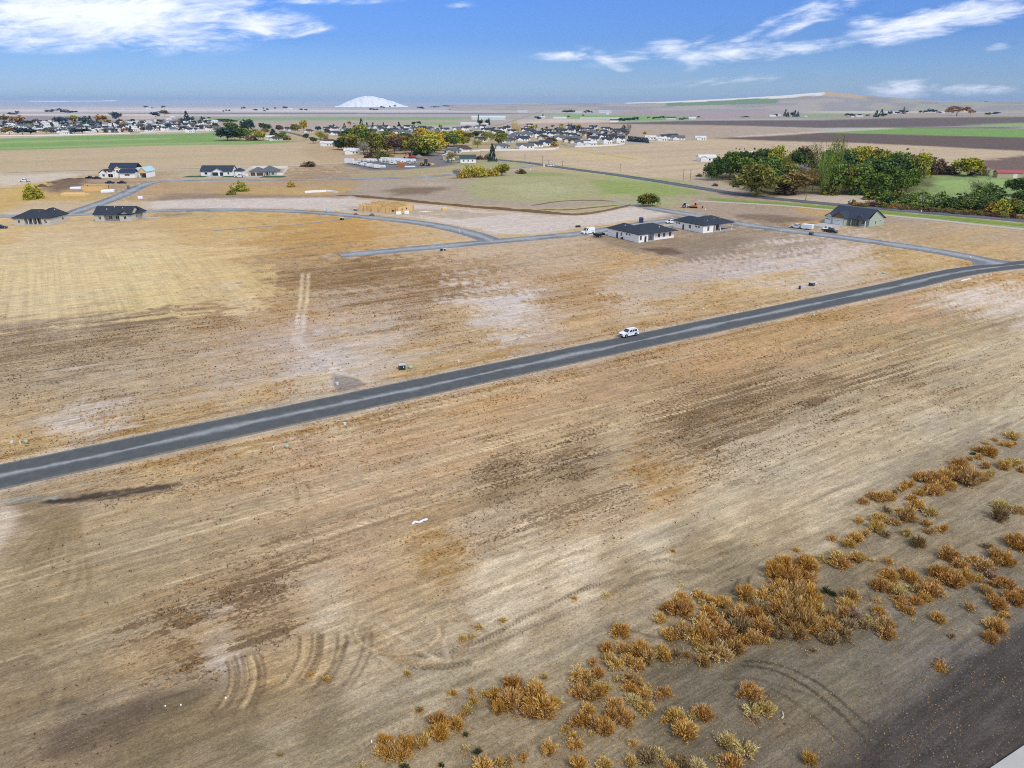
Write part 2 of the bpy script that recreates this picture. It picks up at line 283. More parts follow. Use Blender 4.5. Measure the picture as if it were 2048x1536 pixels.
FIELDS = [
 ([(-600,208),(2600,208),(2600,262),(-600,262)],'ada59c',1,.3,.2),
 # far bands
 ([(-600,209),(1100,209),(1000,214),(-600,216)],'b4aaa5',.9,.5,.2),([(-600,214),(900,213),(900,217),(-600,219)],'a99f98',.9,.5,.2),
 ([(-600,219),(300,219),(640,220),(1000,221),(900,223),(-600,223)],'cfc4b8',.9,.5,.2),([(60,214),(480,216),(700,219),(400,219),(60,217)],'d2c8be',.7,.5,.2),
 ([(-600,227),(210,227),(400,228),(350,232),(-600,231)],'cdbfae',.9,.5,.2),([(-600,231),(430,232),(420,246),(-600,252)],'8d7d7c',.9,.3,.3),
 ([(230,233),(360,231),(350,238),(230,240)],'c6b59e',.8,.4,.2),([(0,227),(400,226),(1080,226),(1080,228.5),(400,228.5)],'5d5560',.85,.4,.1),
 ([(380,229.5),(560,228.5),(560,232),(380,232)],'cbbba8',.9,.4,.2),([(400,232),(1080,231),(1080,235),(400,236)],'a3938f',.8,.4,.2),
 ([(380,235.5),(640,234),(1000,234),(1080,236),(960,240.5),(560,241),(380,243)],'7f9660',.9,.3,.3),([(420,242),(1000,240),(1000,250),(420,262)],'a89784',.95,.3,.3),
 ([(820,246),(900,244),(960,246),(900,250),(820,250)],'7fa05a',.8,.3,.2),
 ([(930,234),(1080,225),(1120,225),(1100,240),(1000,248),(930,248)],'a79a86',.6,.5,.2),
 # centre right
 ([(1060,209),(2600,207),(2600,212),(1060,213)],'8f9a78',.7,.5,.2),([(1040,214),(1400,211),(1400,216),(1040,220)],'98a07c',.7,.4,.2),
 ([(1100,219),(1180,220),(1500,216),(1660,214),(1660,217),(1500,219),(1180,222),(1100,222)],'d9c7b0',.9,.3,.2),([(1400,210),(1560,209),(1560,213),(1340,213)],'e0ceb4',.8,.3,.2),
 ([(1200,222),(1640,219),(2600,214),(2600,226),(2048,228),(1640,238),(1300,240),(1200,232)],'9d8b84',.85,.3,.3),
 ([(1640,217),(1900,216),(2048,219),(2048,224),(1900,225),(1640,227)],'c4bf9c',.9,.3,.3),([(1600,228),(1690,226),(1690,236),(1600,235)],'7f9a60',.8,.3,.3),([(1490,234),(1700,233),(1700,236),(1490,236)],'7f9a60',.8,.3,.3),
 ([(1100,226),(1200,230),(1380,233),(1380,240),(1240,243),(1120,236)],'7c9c58',.95,.2,.3),
 ([(1060,239),(1230,238),(1230,244),(1100,246),(1000,250)],'c9b298',.9,.3,.3),([(970,248),(1240,245),(1420,250),(1640,257),(1640,265),(1430,277),(1240,275),(960,262)],'a8957f',1,.2,.35),
 ([(1215,246),(1280,244),(1400,241),(1640,240),(1800,235),(2048,233),(2600,230),(2600,247),(2048,246.5),(1950,252),(1850,254),(1780,255),(1640,256),(1500,252),(1400,250),(1215,247.5)],'685c55',1,.15,.35),
 ([(1640,233),(1800,232),(2048,229),(2600,226),(2600,231),(2048,233),(1800,236),(1640,238)],'9c8f6e',.8,.3,.2),
 ([(1960,249),(2048,246),(2600,244),(2600,252),(2048,253),(1960,252)],'84a05a',1,.15,.3),([(1780,254.6),(2048,253),(2048,258),(1780,257)],'776a61',1,.2,.2),
 ([(1640,264.5),(1650,262.5),(1720,258.5),(1790,256),(2048,258),(2600,259),(2600,278),(2048,275),(1850,270),(1700,266)],'76944f',1,.12,.3),
 ([(1425,276.5),(1560,271),(1640,265),(1850,270),(2048,275),(2600,280),(2600,310),(2048,302),(1850,292),(1700,285),(1560,282)],'65574d',1,.1,.4),
 ([(1480,272.5),(1640,263.4),(1780,256.2),(1780,257.4),(1640,265),(1480,274)],'cdbfa6',.9,.2,.1),
 ([(1000,306),(1060,296),(1200,296),(1330,284),(1420,279),(1560,283),(1700,286),(1850,293),(2048,303),(2048,313),(1960,322),(1900,332),(1800,340),(1400,365),(1330,358),(1226,345),(1100,328),(1010,318)],'b7a181',1,.12,.6),
 ([(1130,297),(1180,305),(1300,316),(1275,327),(1200,322),(1090,312)],'bfa97c',.8,.2,.3),
 ([(1950,324),(2048,311),(2600,290),(2600,350),(2048,344),(1965,341)],'725f54',1,.15,.7),
 ([(1780,352),(1840,348),(1960,343),(2600,346),(2600,440),(2048,425),(1740,412),(1720,395)],'84925a',1,.2,.3),
 ([(1860,362),(2000,358),(2048,372),(1900,385)],'93a860',.6,.4,.3),
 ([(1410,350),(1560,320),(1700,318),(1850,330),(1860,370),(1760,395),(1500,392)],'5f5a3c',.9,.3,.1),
 ([(1372,362),(1400,350),(1440,362),(1500,380),(1480,387),(1400,374)],'a8977e',.95,.2,.1),([(1540,397),(1600,388),(1730,388),(1780,398),(1760,408),(1700,409),(1600,401)],'b6a58c',1,.15,.1),
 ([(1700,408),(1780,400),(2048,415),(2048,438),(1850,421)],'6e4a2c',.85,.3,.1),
 # left
 ([(-600,284),(0,276.5),(160,271),(340,266),(440,263),(460,268),(440,276),(470,279),(600,282),(600,285),(500,289),(340,290.5),(0,301.5),(-600,318)],'7b9454',1,.1,.3),
 ([(-600,288),(0,283),(340,276),(340,278.5),(0,287),(-600,294)],'9faa70',.7,.3,.2),([(0,296),(300,286),(520,284),(520,286),(300,289.5),(0,299)],'9aa768',.6,.3,.2),
 ([(-600,276),(0,273.5),(420,263),(420,265.5),(160,271.5),(0,277)],'b7ab96',1,.2,.1),
 ([(-600,318),(0,301.5),(340,290.5),(500,289),(600,284),(640,290),(690,303),(700,318),(640,325),(560,330),(400,332),(340,335),(0,345),(-600,360)],'b6a07c',1,.1,.35),
 ([(640,287),(680,296),(780,312),(790,318),(720,320),(700,326),(640,325),(600,300)],'b09673',1,.2,.3),
 ([(0,345),(210,338),(340,334.5),(560,331),(700,324),(700,328),(560,336),(340,340),(180,344),(0,352)],'b6a488',.9,.2,.2),
 ([(0,356),(110,346),(170,346),(100,366),(0,372)],'c4b49b',.9,.2,.1),
 ([(60,398),(100,385),(200,384),(230,392),(150,420),(0,424),(-80,420),(-80,400)],'bb9c5f',.7,.3,.3),
 ([(80,378),(120,358),(185,356),(170,366),(120,386)],'6f5a48',.9,.4,.1),
 # middle
 ([(690,328),(720,322),(760,318),(880,314),(960,317),(960,324),(880,334),(800,340),(740,341),(688,330)],'6f6a66',.95,.12,.1),
 ([(820,312),(850,306),(900,308),(905,320),(880,330),(820,330)],'77706c',.9,.2,.1),
 ([(905,322),(960,320),(1060,327),(1060,331),(980,337),(900,334)],'98956a',.8,.3,.2),
 ([(730,345),(880,334),(1000,335),(950,341),(880,348),(800,353),(700,355)],'a3936e',.9,.3,.3),
 ([(340,364),(700,361),(780,361),(720,372),(700,382),(560,388),(420,388),(320,392),(300,378)],'ab8e66',.8,.3,.3),
 ([(430,382),(480,377),(700,376),(716,384),(600,390),(440,391)],'b3945c',.8,.5,.3),
 ([(340,386),(700,392),(715,398),(560,398),(380,398),(300,404)],'8a7862',.85,.3,.2),
 ([(722,360),(900,357),(1000,345),(1060,340),(1150,348),(1395,377),(1408,386),(1330,396),(1240,403),(1150,414),(1050,415),(900,405),(760,396),(690,392),(712,376)],'a2917a',1,.1,.2),
 ([(918,372),(960,355),(1070,344),(1160,350),(1390,379),(1390,388),(1300,396),(1230,399),(1120,404),(1000,402),(950,392)],'a09a6c',.95,.3,.2),
 ([(1180,358),(1300,366),(1400,380),(1400,388),(1300,394),(1200,386)],'87944e',.8,.4,.2),([(1000,372),(1100,366),(1160,380),(1060,398)],'ada67c',.6,.5,.2),([(1040,344),(1120,346),(1160,352),(1040,352)],'84904a',.7,.3,.2),
 ([(770,380),(820,374),(900,374),(860,388),(790,391)],'765f49',.8,.5,.1),([(820,368),(900,366),(900,371),(830,373)],'b3a088',.6,.4,.1),
 ([(0,432),(60,404),(290,403),(450,397),(700,395),(800,405),(950,420),(1100,431),(1180,428),(1270,410),(1330,420),(1350,428),(1280,440),(1200,452),(1070,470),(990,468),(930,452),(840,438),(740,428),(640,421),(560,417),(300,418),(200,420)],'c3b3a1',1,.12,.25),
 ([(60,404),(290,403),(290,418),(200,422),(0,426)],'b4965f',.6,.4,.2),([(700,413),(850,418),(1020,428),(920,438),(820,432),(700,424)],'a89478',.8,.3,.1),
 ([(1080,468),(1200,450),(1290,440),(1330,436),(1330,440),(1200,457),(1090,473)],'bb9a60',.7,.4,.2),([(985,470),(1060,466),(1060,472),(1000,476)],'b99c68',.8,.4,.2),
 ([(1170,472),(1215,468),(1290,487),(1470,470),(1520,480),(1480,500),(1380,520),(1250,500)],'88755e',.75,.5,.1),([(1280,497),(1340,495),(1370,508),(1320,510)],'5f4a3a',.8,.3,.1),
 ([(1380,408),(1560,416),(1640,424),(1850,442),(1850,448),(1640,440),(1480,440),(1380,420)],'a08b74',.85,.2,.2),([(1460,428),(1560,430),(1640,440),(1560,446),(1480,436)],'6b5846',.7,.5,.1),([(1590,416),(1690,420),(1680,432),(1600,428)],'b7935a',.7,.5,.1),
 ([(1400,395),(1560,404.5),(1700,415),(1850,428),(2048,446),(2300,473),(2300,484),(2048,456),(1850,437),(1700,423),(1560,411),(1440,404)],'75893f',1,.08,.15),
 ([(1620,456),(1650,448),(1700,450),(1720,455),(1700,462),(1640,466)],'8b857c',.0,.2,.1),
 ([(665,745),(700,752),(740,768),(680,785),(668,770)],'8a7f74',.9,.4,0),
 ([(250,372),(300,366),(330,372),(290,384),(240,395)],'b08a62',.5,.4,.1),
 ([(60,1000),(130,982),(240,974),(340,970),(330,980),(250,992),(150,1002),(80,1003)],'5a4e42',.55,.8,.1),([(0,1000),(60,990),(130,985),(100,1000),(20,1004)],'8a8880',.6,.4,0),
 ([(-100,960),(0,1000),(120,1000),(160,1050),(60,1180),(-100,1200)],'857355',.6,.5,0),
 ([(80,1505),(110,1450),(190,1410),(330,1378),(430,1365),(380,1420),(250,1475),(140,1502)],'5c4e41',.65,.9,.3),([(330,1400),(460,1370),(580,1375),(480,1440),(300,1540),(180,1540)],'786a50',.5,.9,.3),
 ([(1495,1560),(1560,1490),(1700,1405),(1850,1320),(1960,1250),(2060,1180),(2400,1100),(2700,1700)],'6f675c',.75,.35,.2),
 ([(1590,1570),(1720,1470),(1860,1370),(2060,1230),(2400,1200),(2700,1700)],'494441',.92,.4,.2),
 ([(1380,1250),(1400,1250),(1400,1251)],'a39a88',0,1.2,0),
 ([(-200,1000),(24,1008),(30,1060),(15,1100),(-200,1120)],'c5b6a2',.7,.6,0),
]
LINES = [  # worn lines on the land: points, width m, colour, strength
 ([(672,391),(760,397),(850,406),(950,415),(1050,423),(1120,429)],3.0,'5c4838',.9),([(1060,420),(1100,426),(1150,430),(1200,424),(1250,413),(1262,409)],2.6,'6a5644',.8),([(1060,412),(1120,403),(1190,401),(1245,405)],1.6,'6a5644',.5),
 ([(1070,418),(1130,420),(1190,415),(1240,410)],1.8,'6f5a46',.5),
 ([(1128,296),(1170,303),(1230,312),(1270,319)],4,'c8ab5c',.9),([(1120,300),(1180,310),(1240,319),(1275,327),(1262,330)],3,'d2c3a0',.9),([(1275,327),(1290,321),(1270,313)],3,'d6c79c',.8),
 ([(1020,318),(1150,330),(1250,340),(1320,350),(1380,344),(1410,337)],3,'d6c3a2',.7),([(1160,336),(1300,342),(1410,332)],2.5,'d2bb92',.6),([(960,298),(1020,300),(1100,299),(1180,306)],2,'c9b18a',.5),
 ([(0,346),(120,342),(340,338),(560,334),(690,327)],2.5,'8a7a5c',.6),([(0,350),(200,345),(400,341),(560,337)],3,'cbb890',.6),
 ([(605,544),(603,570),(600,600),(597,625)],.7,'d6bf94',.5),([(617,544),(615,575),(612,605),(608,628)],.7,'d6bf94',.5),([(597,625),(594,660)],.8,'ccbaa6',.7),([(608,628),(606,665)],.8,'ccbaa6',.7),
 ([(594,660),(600,690),(650,720),(690,755)],2.6,'c9baaa',.35),([(690,755),(740,735),(800,715),(900,700)],1.2,'b6a793',.6),
 ([(0,932),(400,835),(700,762),(1000,690)],.0,'c4ad84',0),
 # wheel tracks south of the street
 ([(811,1331),(860,1333),(905,1330),(950,1322)],.75,'6b5f4c',.75),([(800,1298),(846,1309),(887,1307),(923,1294),(964,1277),(1010,1254),(1060,1228),(1120,1198),(1190,1168),(1240,1152)],.7,'6e624e',.8),
 ([(870,1318),(950,1300),(1040,1262),(1130,1222),(1230,1180),(1330,1150),(1390,1140),(1440,1142),(1500,1115),(1560,1092)],.6,'766a55',.6),
 ([(1240,1150),(1290,1125),(1330,1118),(1360,1124),(1400,1122),(1440,1108),(1500,1088)],.6,'7a6e58',.6),([(1250,1165),(1290,1144),(1330,1139),(1380,1144),(1420,1135),(1480,1105)],.5,'7d715a',.6),
 ([(790,1235),(830,1212),(880,1205),(950,1190),(1050,1150),(1130,1110),(1200,1090)],.7,'8e7c62',.6),([(700,1220),(780,1180),(860,1150),(960,1105),(1100,1050),(1250,990),(1400,945)],.5,'8b7759',.5),
 ([(730,1240),(740,1275),(775,1305),(820,1322),(880,1325),(925,1300),(945,1265),(935,1235),(890,1215)],.9,'9b8263',.5),([(745,1235),(800,1270),(860,1310),(900,1325)],.5,'bba88c',.6),([(715,1270),(760,1310),(800,1345)],.5,'bba88c',.5),([(770,1310),(840,1260),(900,1225)],.5,'bba88c',.5),([(850,1230),(880,1270),(900,1330)],.5,'b7a68c',.45),
 ([(450,1316),(460,1345),(455,1380),(430,1415),(405,1450)],.35,'74614a',.8),([(459,1316),(469,1348),(464,1383),(440,1420),(418,1450)],.3,'74614a',.7),([(492,1305),(501,1351),(492,1385),(470,1425),(455,1445)],.35,'74614a',.8),([(500,1305),(510,1350),(500,1388),(482,1425)],.3,'bfa67c',.6),
 ([(484,1316),(492,1350),(484,1385),(462,1420)],.3,'bfa67c',.6),([(515,1316),(519,1360),(512,1400),(500,1440)],.35,'7a664c',.7),([(599,1267),(597,1309),(580,1345),(557,1372)],.35,'77644c',.75),([(607,1267),(605,1309),(590,1345),(566,1372)],.3,'bfa67c',.5),
 ([(637,1260),(632,1310),(610,1350),(588,1375)],.35,'77644c',.75),([(646,1262),(640,1315),(618,1358)],.3,'77644c',.5),([(655,1262),(648,1318),(625,1362)],.3,'bfa67c',.5),([(700,1268),(680,1310),(650,1350),(611,1390)],.35,'77644c',.7),([(690,1268),(668,1315),(640,1350)],.3,'bfa67c',.4),
 ([(590,970),(594,990),(592,1010)],.5,'80694c',.6),([(612,965),(622,985),(617,1005)],.5,'80694c',.6),
 ([(100,1320),(160,1290),(240,1270),(330,1255),(440,1290)],.5,'a8977c',.4),([(0,1330),(70,1300),(120,1360),(90,1440)],.6,'9a8a6c',.4),
 ([(1464,1330),(1510,1333),(1552,1341),(1610,1371),(1669,1417),(1721,1470),(1760,1520)],.35,'4f483c',.75),([(1470,1322),(1530,1324),(1580,1336),(1640,1368),(1690,1410),(1750,1465),(1790,1510)],.35,'4f483c',.7),([(1440,1360),(1500,1356),(1560,1372),(1640,1400),(1700,1450)],.3,'565044',.5),
 ([(1530,1370),(1590,1405),(1650,1455),(1700,1510)],.3,'565044',.5),([(1240,1255),(1290,1268),(1340,1280)],.3,'5c5342',.5),([(1500,1150),(1492,1170),(1480,1190)],.4,'5b5140',.7),([(1478,1155),(1468,1175),(1462,1185)],.35,'5b5140',.6),
 ([(1120,1500),(1080,1450),(1040,1420)],.5,'8d826a',.5),([(1165,1530),(1140,1480),(1080,1420)],.5,'8d826a',.5),([(1060,1536),(1090,1470),(1120,1430)],.5,'8d826a',.4),
 ([(830,1420),(700,1470),(560,1530)],.8,'7d6f58',.5),([(1000,1335),(820,1400),(700,1440),(560,1490)],.7,'82755e',.5),
 ([(1700,1030),(1850,1000),(2048,985)],.4,'968b75',.5),([(1850,1130),(1940,1080),(2048,1050)],.3,'655b4a',.5),
 ([(1450,1010),(1700,900),(1900,830),(2048,770)],.5,'8b7d64',.6),([(1400,1000),(1650,890),(1850,815),(2048,740)],.4,'8b7d64',.5),([(1560,1030),(1750,945),(1950,860),(2048,820)],.4,'998c74',.5),
 ([(70,1002),(150,995),(240,985),(320,973),(380,966)],1.1,'463c34',.8),([(150,990),(230,979),(300,971),(350,966)],.7,'50453a',.8),([(90,1004),(180,999),(270,988)],.6,'54493c',.7),([(0,1003),(60,996),(120,992)],.7,'8f8e88',.6),
 ([(1650,440),(1640,470),(1600,500),(1500,510)],.0,'8b7d64',0),
 ([(1500,500),(1650,520),(1680,540),(1640,552),(1500,560),(1400,545)],.7,'a18d74',.5),([(1480,510),(1620,526),(1660,540),(1620,546),(1500,552)],.7,'a18d74',.5),
]
TRK = []
for k in range(9):                          # looping wheel arcs where machines turned
    x_ = 585+k*17; TRK.append(([G(x_+22, 1262), G(x_+20, 1300), G(x_+2, 1342), G(x_-24, 1378)], .28, '7a6750' if k % 3 else 'b39c78', .5, 1))
for k in range(6): x_ = 440+k*13; TRK.append(([G(x_+14, 1304), G(x_+24, 1345), G(x_+18, 1385), G(x_-6, 1425)], .28, '715e48' if k % 3 else 'b09974', .5, 1))
for rx_, cc_ in ((92, '8a7254'), (84, 'c2ac88'), (76, '8a7254')): TRK.append(([G(795+rx_*math.cos(t*.5), 1262+rx_*.52*math.sin(t*.5)) for t in range(-1, 9)], .35, cc_, .36, 1))
for q_ in (((735, 1290), (800, 1262), (860, 1228)), ((760, 1304), (830, 1270), (880, 1245)), ((770, 1228), (830, 1262), (872, 1294)), ((745, 1250), (800, 1290), (830, 1306))): TRK.append(([G(*p) for p in q_], .3, 'bda682', .35, 1))
for k in range(7): TRK.append(([G(20+k*22, 1120+k*18), G(60+k*20, 1080+k*12), G(110+k*8, 1030), G(150+k*10, 1010)], .5, '7b6b4e', .35, 1))
rl = random.Random(12)
for k in range(54):                         # long implement and wheel lines parallel to the street, in pairs
    b0 = rl.uniform(64, 108); a0 = rl.uniform(-70, 150); L_ = rl.uniform(25, 110); w_ = rl.uniform(.18, .42); c0 = rl.choice(['8a7457', '8f7a5a', '836d50', '93805f', 'c6b593']); st = rl.uniform(.3, .65); dr = rl.uniform(-2.5, 2.5); P_ = []
    for i in range(6): t = i/5; P_.append(xy(a0+L_*t, b0+dr*math.sin(t*2+k)+rl.uniform(-.25, .25)))
    TRK.append((P_, w_, c0, st, 1))
    if k % 2: TRK.append(([(p[0]-1.9*sa_*-1*-1, p[1]+1.9*ca_) for p in P_], w_, c0, st*.9, 1))
def build_ground():
    az = np.concatenate([np.arange(-180, -52, 4.0), np.arange(-52, 52.01, 0.115), np.arange(56, 180, 4.0)])
    th = np.concatenate([np.arange(60, 5.0, -0.115), np.arange(5.0, .16, -.055)]); rr = np.concatenate([H/np.tan(np.radians(th)), [22000, 32000, 60000]])
    na, nr = len(az), len(rr)
    A, Rr = np.meshgrid(np.radians(az), rr); X = (Rr*np.sin(A)).ravel(); Y = (Rr*np.cos(A)).ravel(); RR = Rr.ravel()
    n = len(X)
    a, b = ab(X, Y)
    lin = lambda h: np.array(srgb(h))
    DR = np.repeat(np.gradient(rr), na)
    SF = np.clip(RR/1421*1.6, .08, 60)               # about a pixel and a half on the ground
    Ax = np.degrees(np.arctan2(X, Y)); LR = np.log(RR)
    col = np.zeros((n, 3)); wsum = np.full(n, 1e-9); og = np.zeros(n); br = np.zeros(n)
    # warp the look-up so patches have ragged, row-wise outlines
    wa = (fbm(a/28, b/7, 3, 5, .6)-.5); wb = (fbm(a/30, b/6, 9, 5, .6)-.5)
    wa += (fbm(a/7, b/1.3, 4, 4, .65)-.5)*.75; wb += (fbm(a/8, b/1.2, 10, 4, .65)-.5)*.6
    wb += (fbm(a/22, b/.8, 14, 5, .7)-.5)*1.0; wa += (fbm(a/5, b/.6, 15, 4, .7)-.5)*.6
    fade = np.clip(RR/160, .5, 1)
    WAx = Ax+wa*7*fade; WLR = LR+wb*.30*fade
    for (x, y, h, o_, b_) in SAMP:
        gx, gy = G(x, y); sx = math.degrees(math.atan2(gx, gy)); sl = math.log(math.hypot(gx, gy))
        d2 = ((WAx-sx)/25)**2+((WLR-sl)*1.0)**2
        w = 1/(d2+.0012)**2.0; c = lin(h)
        if b_ >= .5 and y > 470: c = c*.5+lin('b29b7c')*.5
        elif o_ >= .6 and y <= 470: o_ *= .7; c = c*.7+lin('b89c74')*.3
        elif o_ >= .6 and y > 470: c = c*.45+lin('c0a67e')*.55
        if y > 640 and not (x > 1250 and y > 1100) : c = c*.72+lin('b09c7c')*.28
        if x > 900 and y > 1100: c = c*1.10
        col += w[:, None]*c; og += w*o_; br += w*b_; wsum += w
    col /= wsum[:, None]; og /= wsum; br /= wsum
    rows = np.full(n, .35)
    # second warp for polygon edges, in metres
    ex = (fbm(X/9, Y/9, 21, 4)-.5); ey = (fbm(X/9, Y/9, 33, 4)-.5)
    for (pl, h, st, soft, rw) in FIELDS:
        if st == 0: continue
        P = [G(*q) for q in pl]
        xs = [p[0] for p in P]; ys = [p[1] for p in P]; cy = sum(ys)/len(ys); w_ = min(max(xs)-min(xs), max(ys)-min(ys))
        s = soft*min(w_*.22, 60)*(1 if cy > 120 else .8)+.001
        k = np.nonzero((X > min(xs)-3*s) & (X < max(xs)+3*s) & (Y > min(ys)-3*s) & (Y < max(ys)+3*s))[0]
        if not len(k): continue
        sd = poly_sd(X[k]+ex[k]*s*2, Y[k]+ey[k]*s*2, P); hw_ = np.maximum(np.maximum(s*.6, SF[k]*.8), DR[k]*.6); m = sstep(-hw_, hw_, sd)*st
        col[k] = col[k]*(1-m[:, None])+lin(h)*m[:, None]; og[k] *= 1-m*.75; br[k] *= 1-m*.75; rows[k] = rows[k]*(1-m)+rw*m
    # stubble rows running away from the street in the golden field
    gp = [G(*q) for q in [(-400,520),(60,505),(330,500),(480,520),(560,575),(520,618),(300,645),(120,680),(-400,760)]]
    gm = sstep(-3, 5, poly_sd(X+ex*8, Y+ey*8, gp))
    rowsig = np.sin((a+fbm(a/30, b/60, 5, 2)*5)*2*math.pi/1.9)*.5+.5; rowsig = rowsig*(.4+.9*fbm(a/6, b/25, 6, 3))
    gm0 = gm.copy()
    # streaks left by tilling: long along the street direction
    st1 = fbm(a/45, b/1.7, 41, 4, .6)-.5; st2 = fbm(a/14, b/.55, 43, 4, .6)-.5; st3 = fbm(a/160, b/6, 47, 3)-.5
    near = np.clip(1.25-RR/500, .12, 1); nog = 1-gm*.75
    south = sstep(3, -6, b-111)
    st5 = fbm(a/70, b/.9, 45, 3, .6)-.5
    calm = 1-.6*sstep(15, -30, a)*south
    f = 1+calm*nog*(st1*.40*near+st2*.30*np.clip(150/RR, 0, 1)+st5*.45*near+st3*.22)*(.35+rows)*np.where(RR > 130, .5, 1)
    lowp = fbm(X/22, Y/22, 51, 5, .6)-.5
    f += lowp*(.14+.16*south)*near
    col *= f[:, None]
    # far rows
    st4 = fbm(a/260, b/9, 61, 3)-.5; col *= (1+st4*.5*rows*np.clip((RR-250)/300, 0, 1)*np.clip(2600/RR, 0, 1))[:, None]
    # grey crusted soil versus warm straw
    gsh = fbm(a/20, b/5, 71, 4)-.5; col *= 1+np.stack([gsh*.12, gsh*.0, -gsh*.22], 1)*near[:, None]
    # road shoulders
    dall = np.full(n, 1e9)
    for pts, hw in ROADS:
        k = np.nonzero(RR < 900)[0]; d, _ = seg_dist(X[k], Y[k], pts); d = d-hw; dall[k] = np.minimum(dall[k], d)
        sh = sstep(1.9, .5, d+(ex[k])*1.4)*np.clip(d+.6, 0, 1); wide = .8
        cc = lin('b3a48e')*(1+(st2[k]*.3))[:, None]; m = sh*wide; col[k] = col[k]*(1-m[:, None])+cc*m[:, None]; og[k] *= 1-m; br[k] *= 1-m
    # ditch line of weeds beside the main street
    dm, smn = seg_dist(X, Y, MAIN); dm -= 4.45
    dd = np.exp(-((dm-3.0+ex*1.0)/.5)**2)*(RR < 400)*(.35+.65*fbm(smn/7, dm*0, 81, 3)); col *= (1-.38*dd)[:, None]; og += dd*.5
    bnd = np.exp(-((dm-5.2+ex*4)/2.6)**2)*(RR < 400)*sstep(.42, .6, fbm(a/16, b/5, 83, 3)); og += bnd*.55
    # wheel tracks and worn lines
    for (pl, w_, h, st, *wd) in LINES[12:]+TRK:
        if st == 0: continue
        P = smooth_line(pl if wd else [G(*q) for q in pl], 6); xs = [p[0] for p in P]; ys = [p[1] for p in P]; m_ = w_*3+2
        k = np.nonzero((X > min(xs)-m_) & (X < max(xs)+m_) & (Y > min(ys)-m_) & (Y < max(ys)+m_))[0]
        d, s = seg_dist(X[k]+ex[k]*w_*.8, Y[k]+ey[k]*w_*.8, P); ww = max(w_*.5, 0)
        sf = np.maximum(np.maximum(SF[k]*.7, .08), DR[k]*.30)
        m = sstep(ww+sf, ww-sf*.5, d)*min(1, st*1.25)*(.62+.6*fbm(s/6, s*0, 91, 3))
        if w_ < .95 and st > .55 and h[0] in '678' and math.hypot(xs[0], ys[0]) < 110: m = m*(.72+.4*np.sin(2*math.pi*(s/.42+d/.5)))
        tot = max(s.max(), 1e-6); m *= sstep(0, .08, s/tot)*sstep(1, .9, s/tot)*.999+.001
        m = np.clip(m, 0, 1)
        col[k] = col[k]*(1-m[:, None])+lin(h)*m[:, None]; og[k] *= 1-m; br[k] *= 1-m
    # heaps of dug earth
    Zz = np.zeros(n)
    for (x, y, rx, ry, hh) in ((110,368,16,9,2.0),(150,362,14,8,1.6),(125,380,9,6,1.0),(700,760,2.6,1.6,.35),(640,332,7,4,1.2),(618,328,5,3,1.2),(880,413,6,3,.8),(910,424,10,5,.9),(560,406,4,2,.5),(598,406,4,2,.5),(715,428,4,3,.7),(740,430,4,2.5,.8),(1320,504,6,2.5,.5),(1520,436,12,5,.7),(860,321,0,0,0)):
        if hh == 0: continue
        gx, gy = G(x, y); d = np.hypot((X-gx)/rx, (Y-gy)/ry); Zz += hh*np.exp(-d*d*1.6)*(.6+.8*fbm(X/2.2, Y/2.2, 95, 3))*(d < 3)
    d, _ = seg_dist(X, Y, smooth_line([G(*q) for q in [(690,378),(706,388),(700,394)]], 4)); Zz += .9*np.exp(-(d/3)**2)
    # ditch with standing mud by the left end of the street
    d, _ = seg_dist(X, Y, [G(*q) for q in [(40,1004),(150,990),(330,972)]]); Zz -= .25*np.exp(-(d/1.3)**2)
    # low relief of clods, off the roads
    off = np.clip((dall-1.0)/3, 0, 1)*np.clip(1.4-RR/220, 0, 1)
    rel = (fbm(a/3.5, b/1.2, 97, 4, .6)-.5)*.16+(fbm(X/14, Y/14, 98, 3)-.5)*.22
    Zz = Zz*np.clip(dall/2+.2, 0, 1)+rel*off-.06*off
    sou = south[:, None]; col = np.clip(col*(np.array([1.09, 1.05, .985])*sou+np.array([1.05, 1.055, 1.09])*(1-sou)), .01, .95); og *= .8+.2*south
    co = np.empty((n+1, 3)); co[:n, 0] = X; co[:n, 1] = Y; co[:n, 2] = Zz; co[n] = (0, 0, 0)
    i = np.arange(na); j = np.arange(nr-1); I, J = np.meshgrid(i, j); I2 = (I+1) % na
    q = np.stack([J*na+I, (J+1)*na+I, (J+1)*na+I2, J*na+I2], -1).reshape(-1, 4)[:, ::-1]
    tri = np.stack([np.full(na, n), np.arange(na), (np.arange(na)+1) % na], -1)[:, ::-1]
    me = bpy.data.meshes.new('ground'); me.vertices.add(n+1); me.vertices.foreach_set('co', co.ravel())
    nq, nt_ = len(q), len(tri); me.loops.add(nq*4+nt_*3); me.loops.foreach_set('vertex_index', np.concatenate([q.ravel(), tri.ravel()]).astype(np.int32))
    me.polygons.add(nq+nt_); me.polygons.foreach_set('loop_start', np.concatenate([np.arange(nq)*4, nq*4+np.arange(nt_)*3]).astype(np.int32))
    me.update(calc_edges=True); me.validate()
    if me.polygons[0].normal.z < 0: me.flip_normals()
    me.polygons.foreach_set('use_smooth', np.ones(nq+nt_, bool))
    at = me.color_attributes.new('soil', 'FLOAT_COLOR', 'POINT'); c4 = np.ones((n+1, 4)); c4[:n, :3] = col; at.data.foreach_set('color', c4.ravel())
    w_ = me.color_attributes.new('weeds', 'FLOAT_COLOR', 'POINT'); c5 = np.zeros((n+1, 4)); c5[:n, 0] = np.clip(og, 0, 1); c5[:n, 1] = np.clip(br, 0, 1); c5[:n, 2] = gm0; w_.data.foreach_set('color', c5.ravel())
    return me, (X, Y, og, br, dall, RR, a, b)
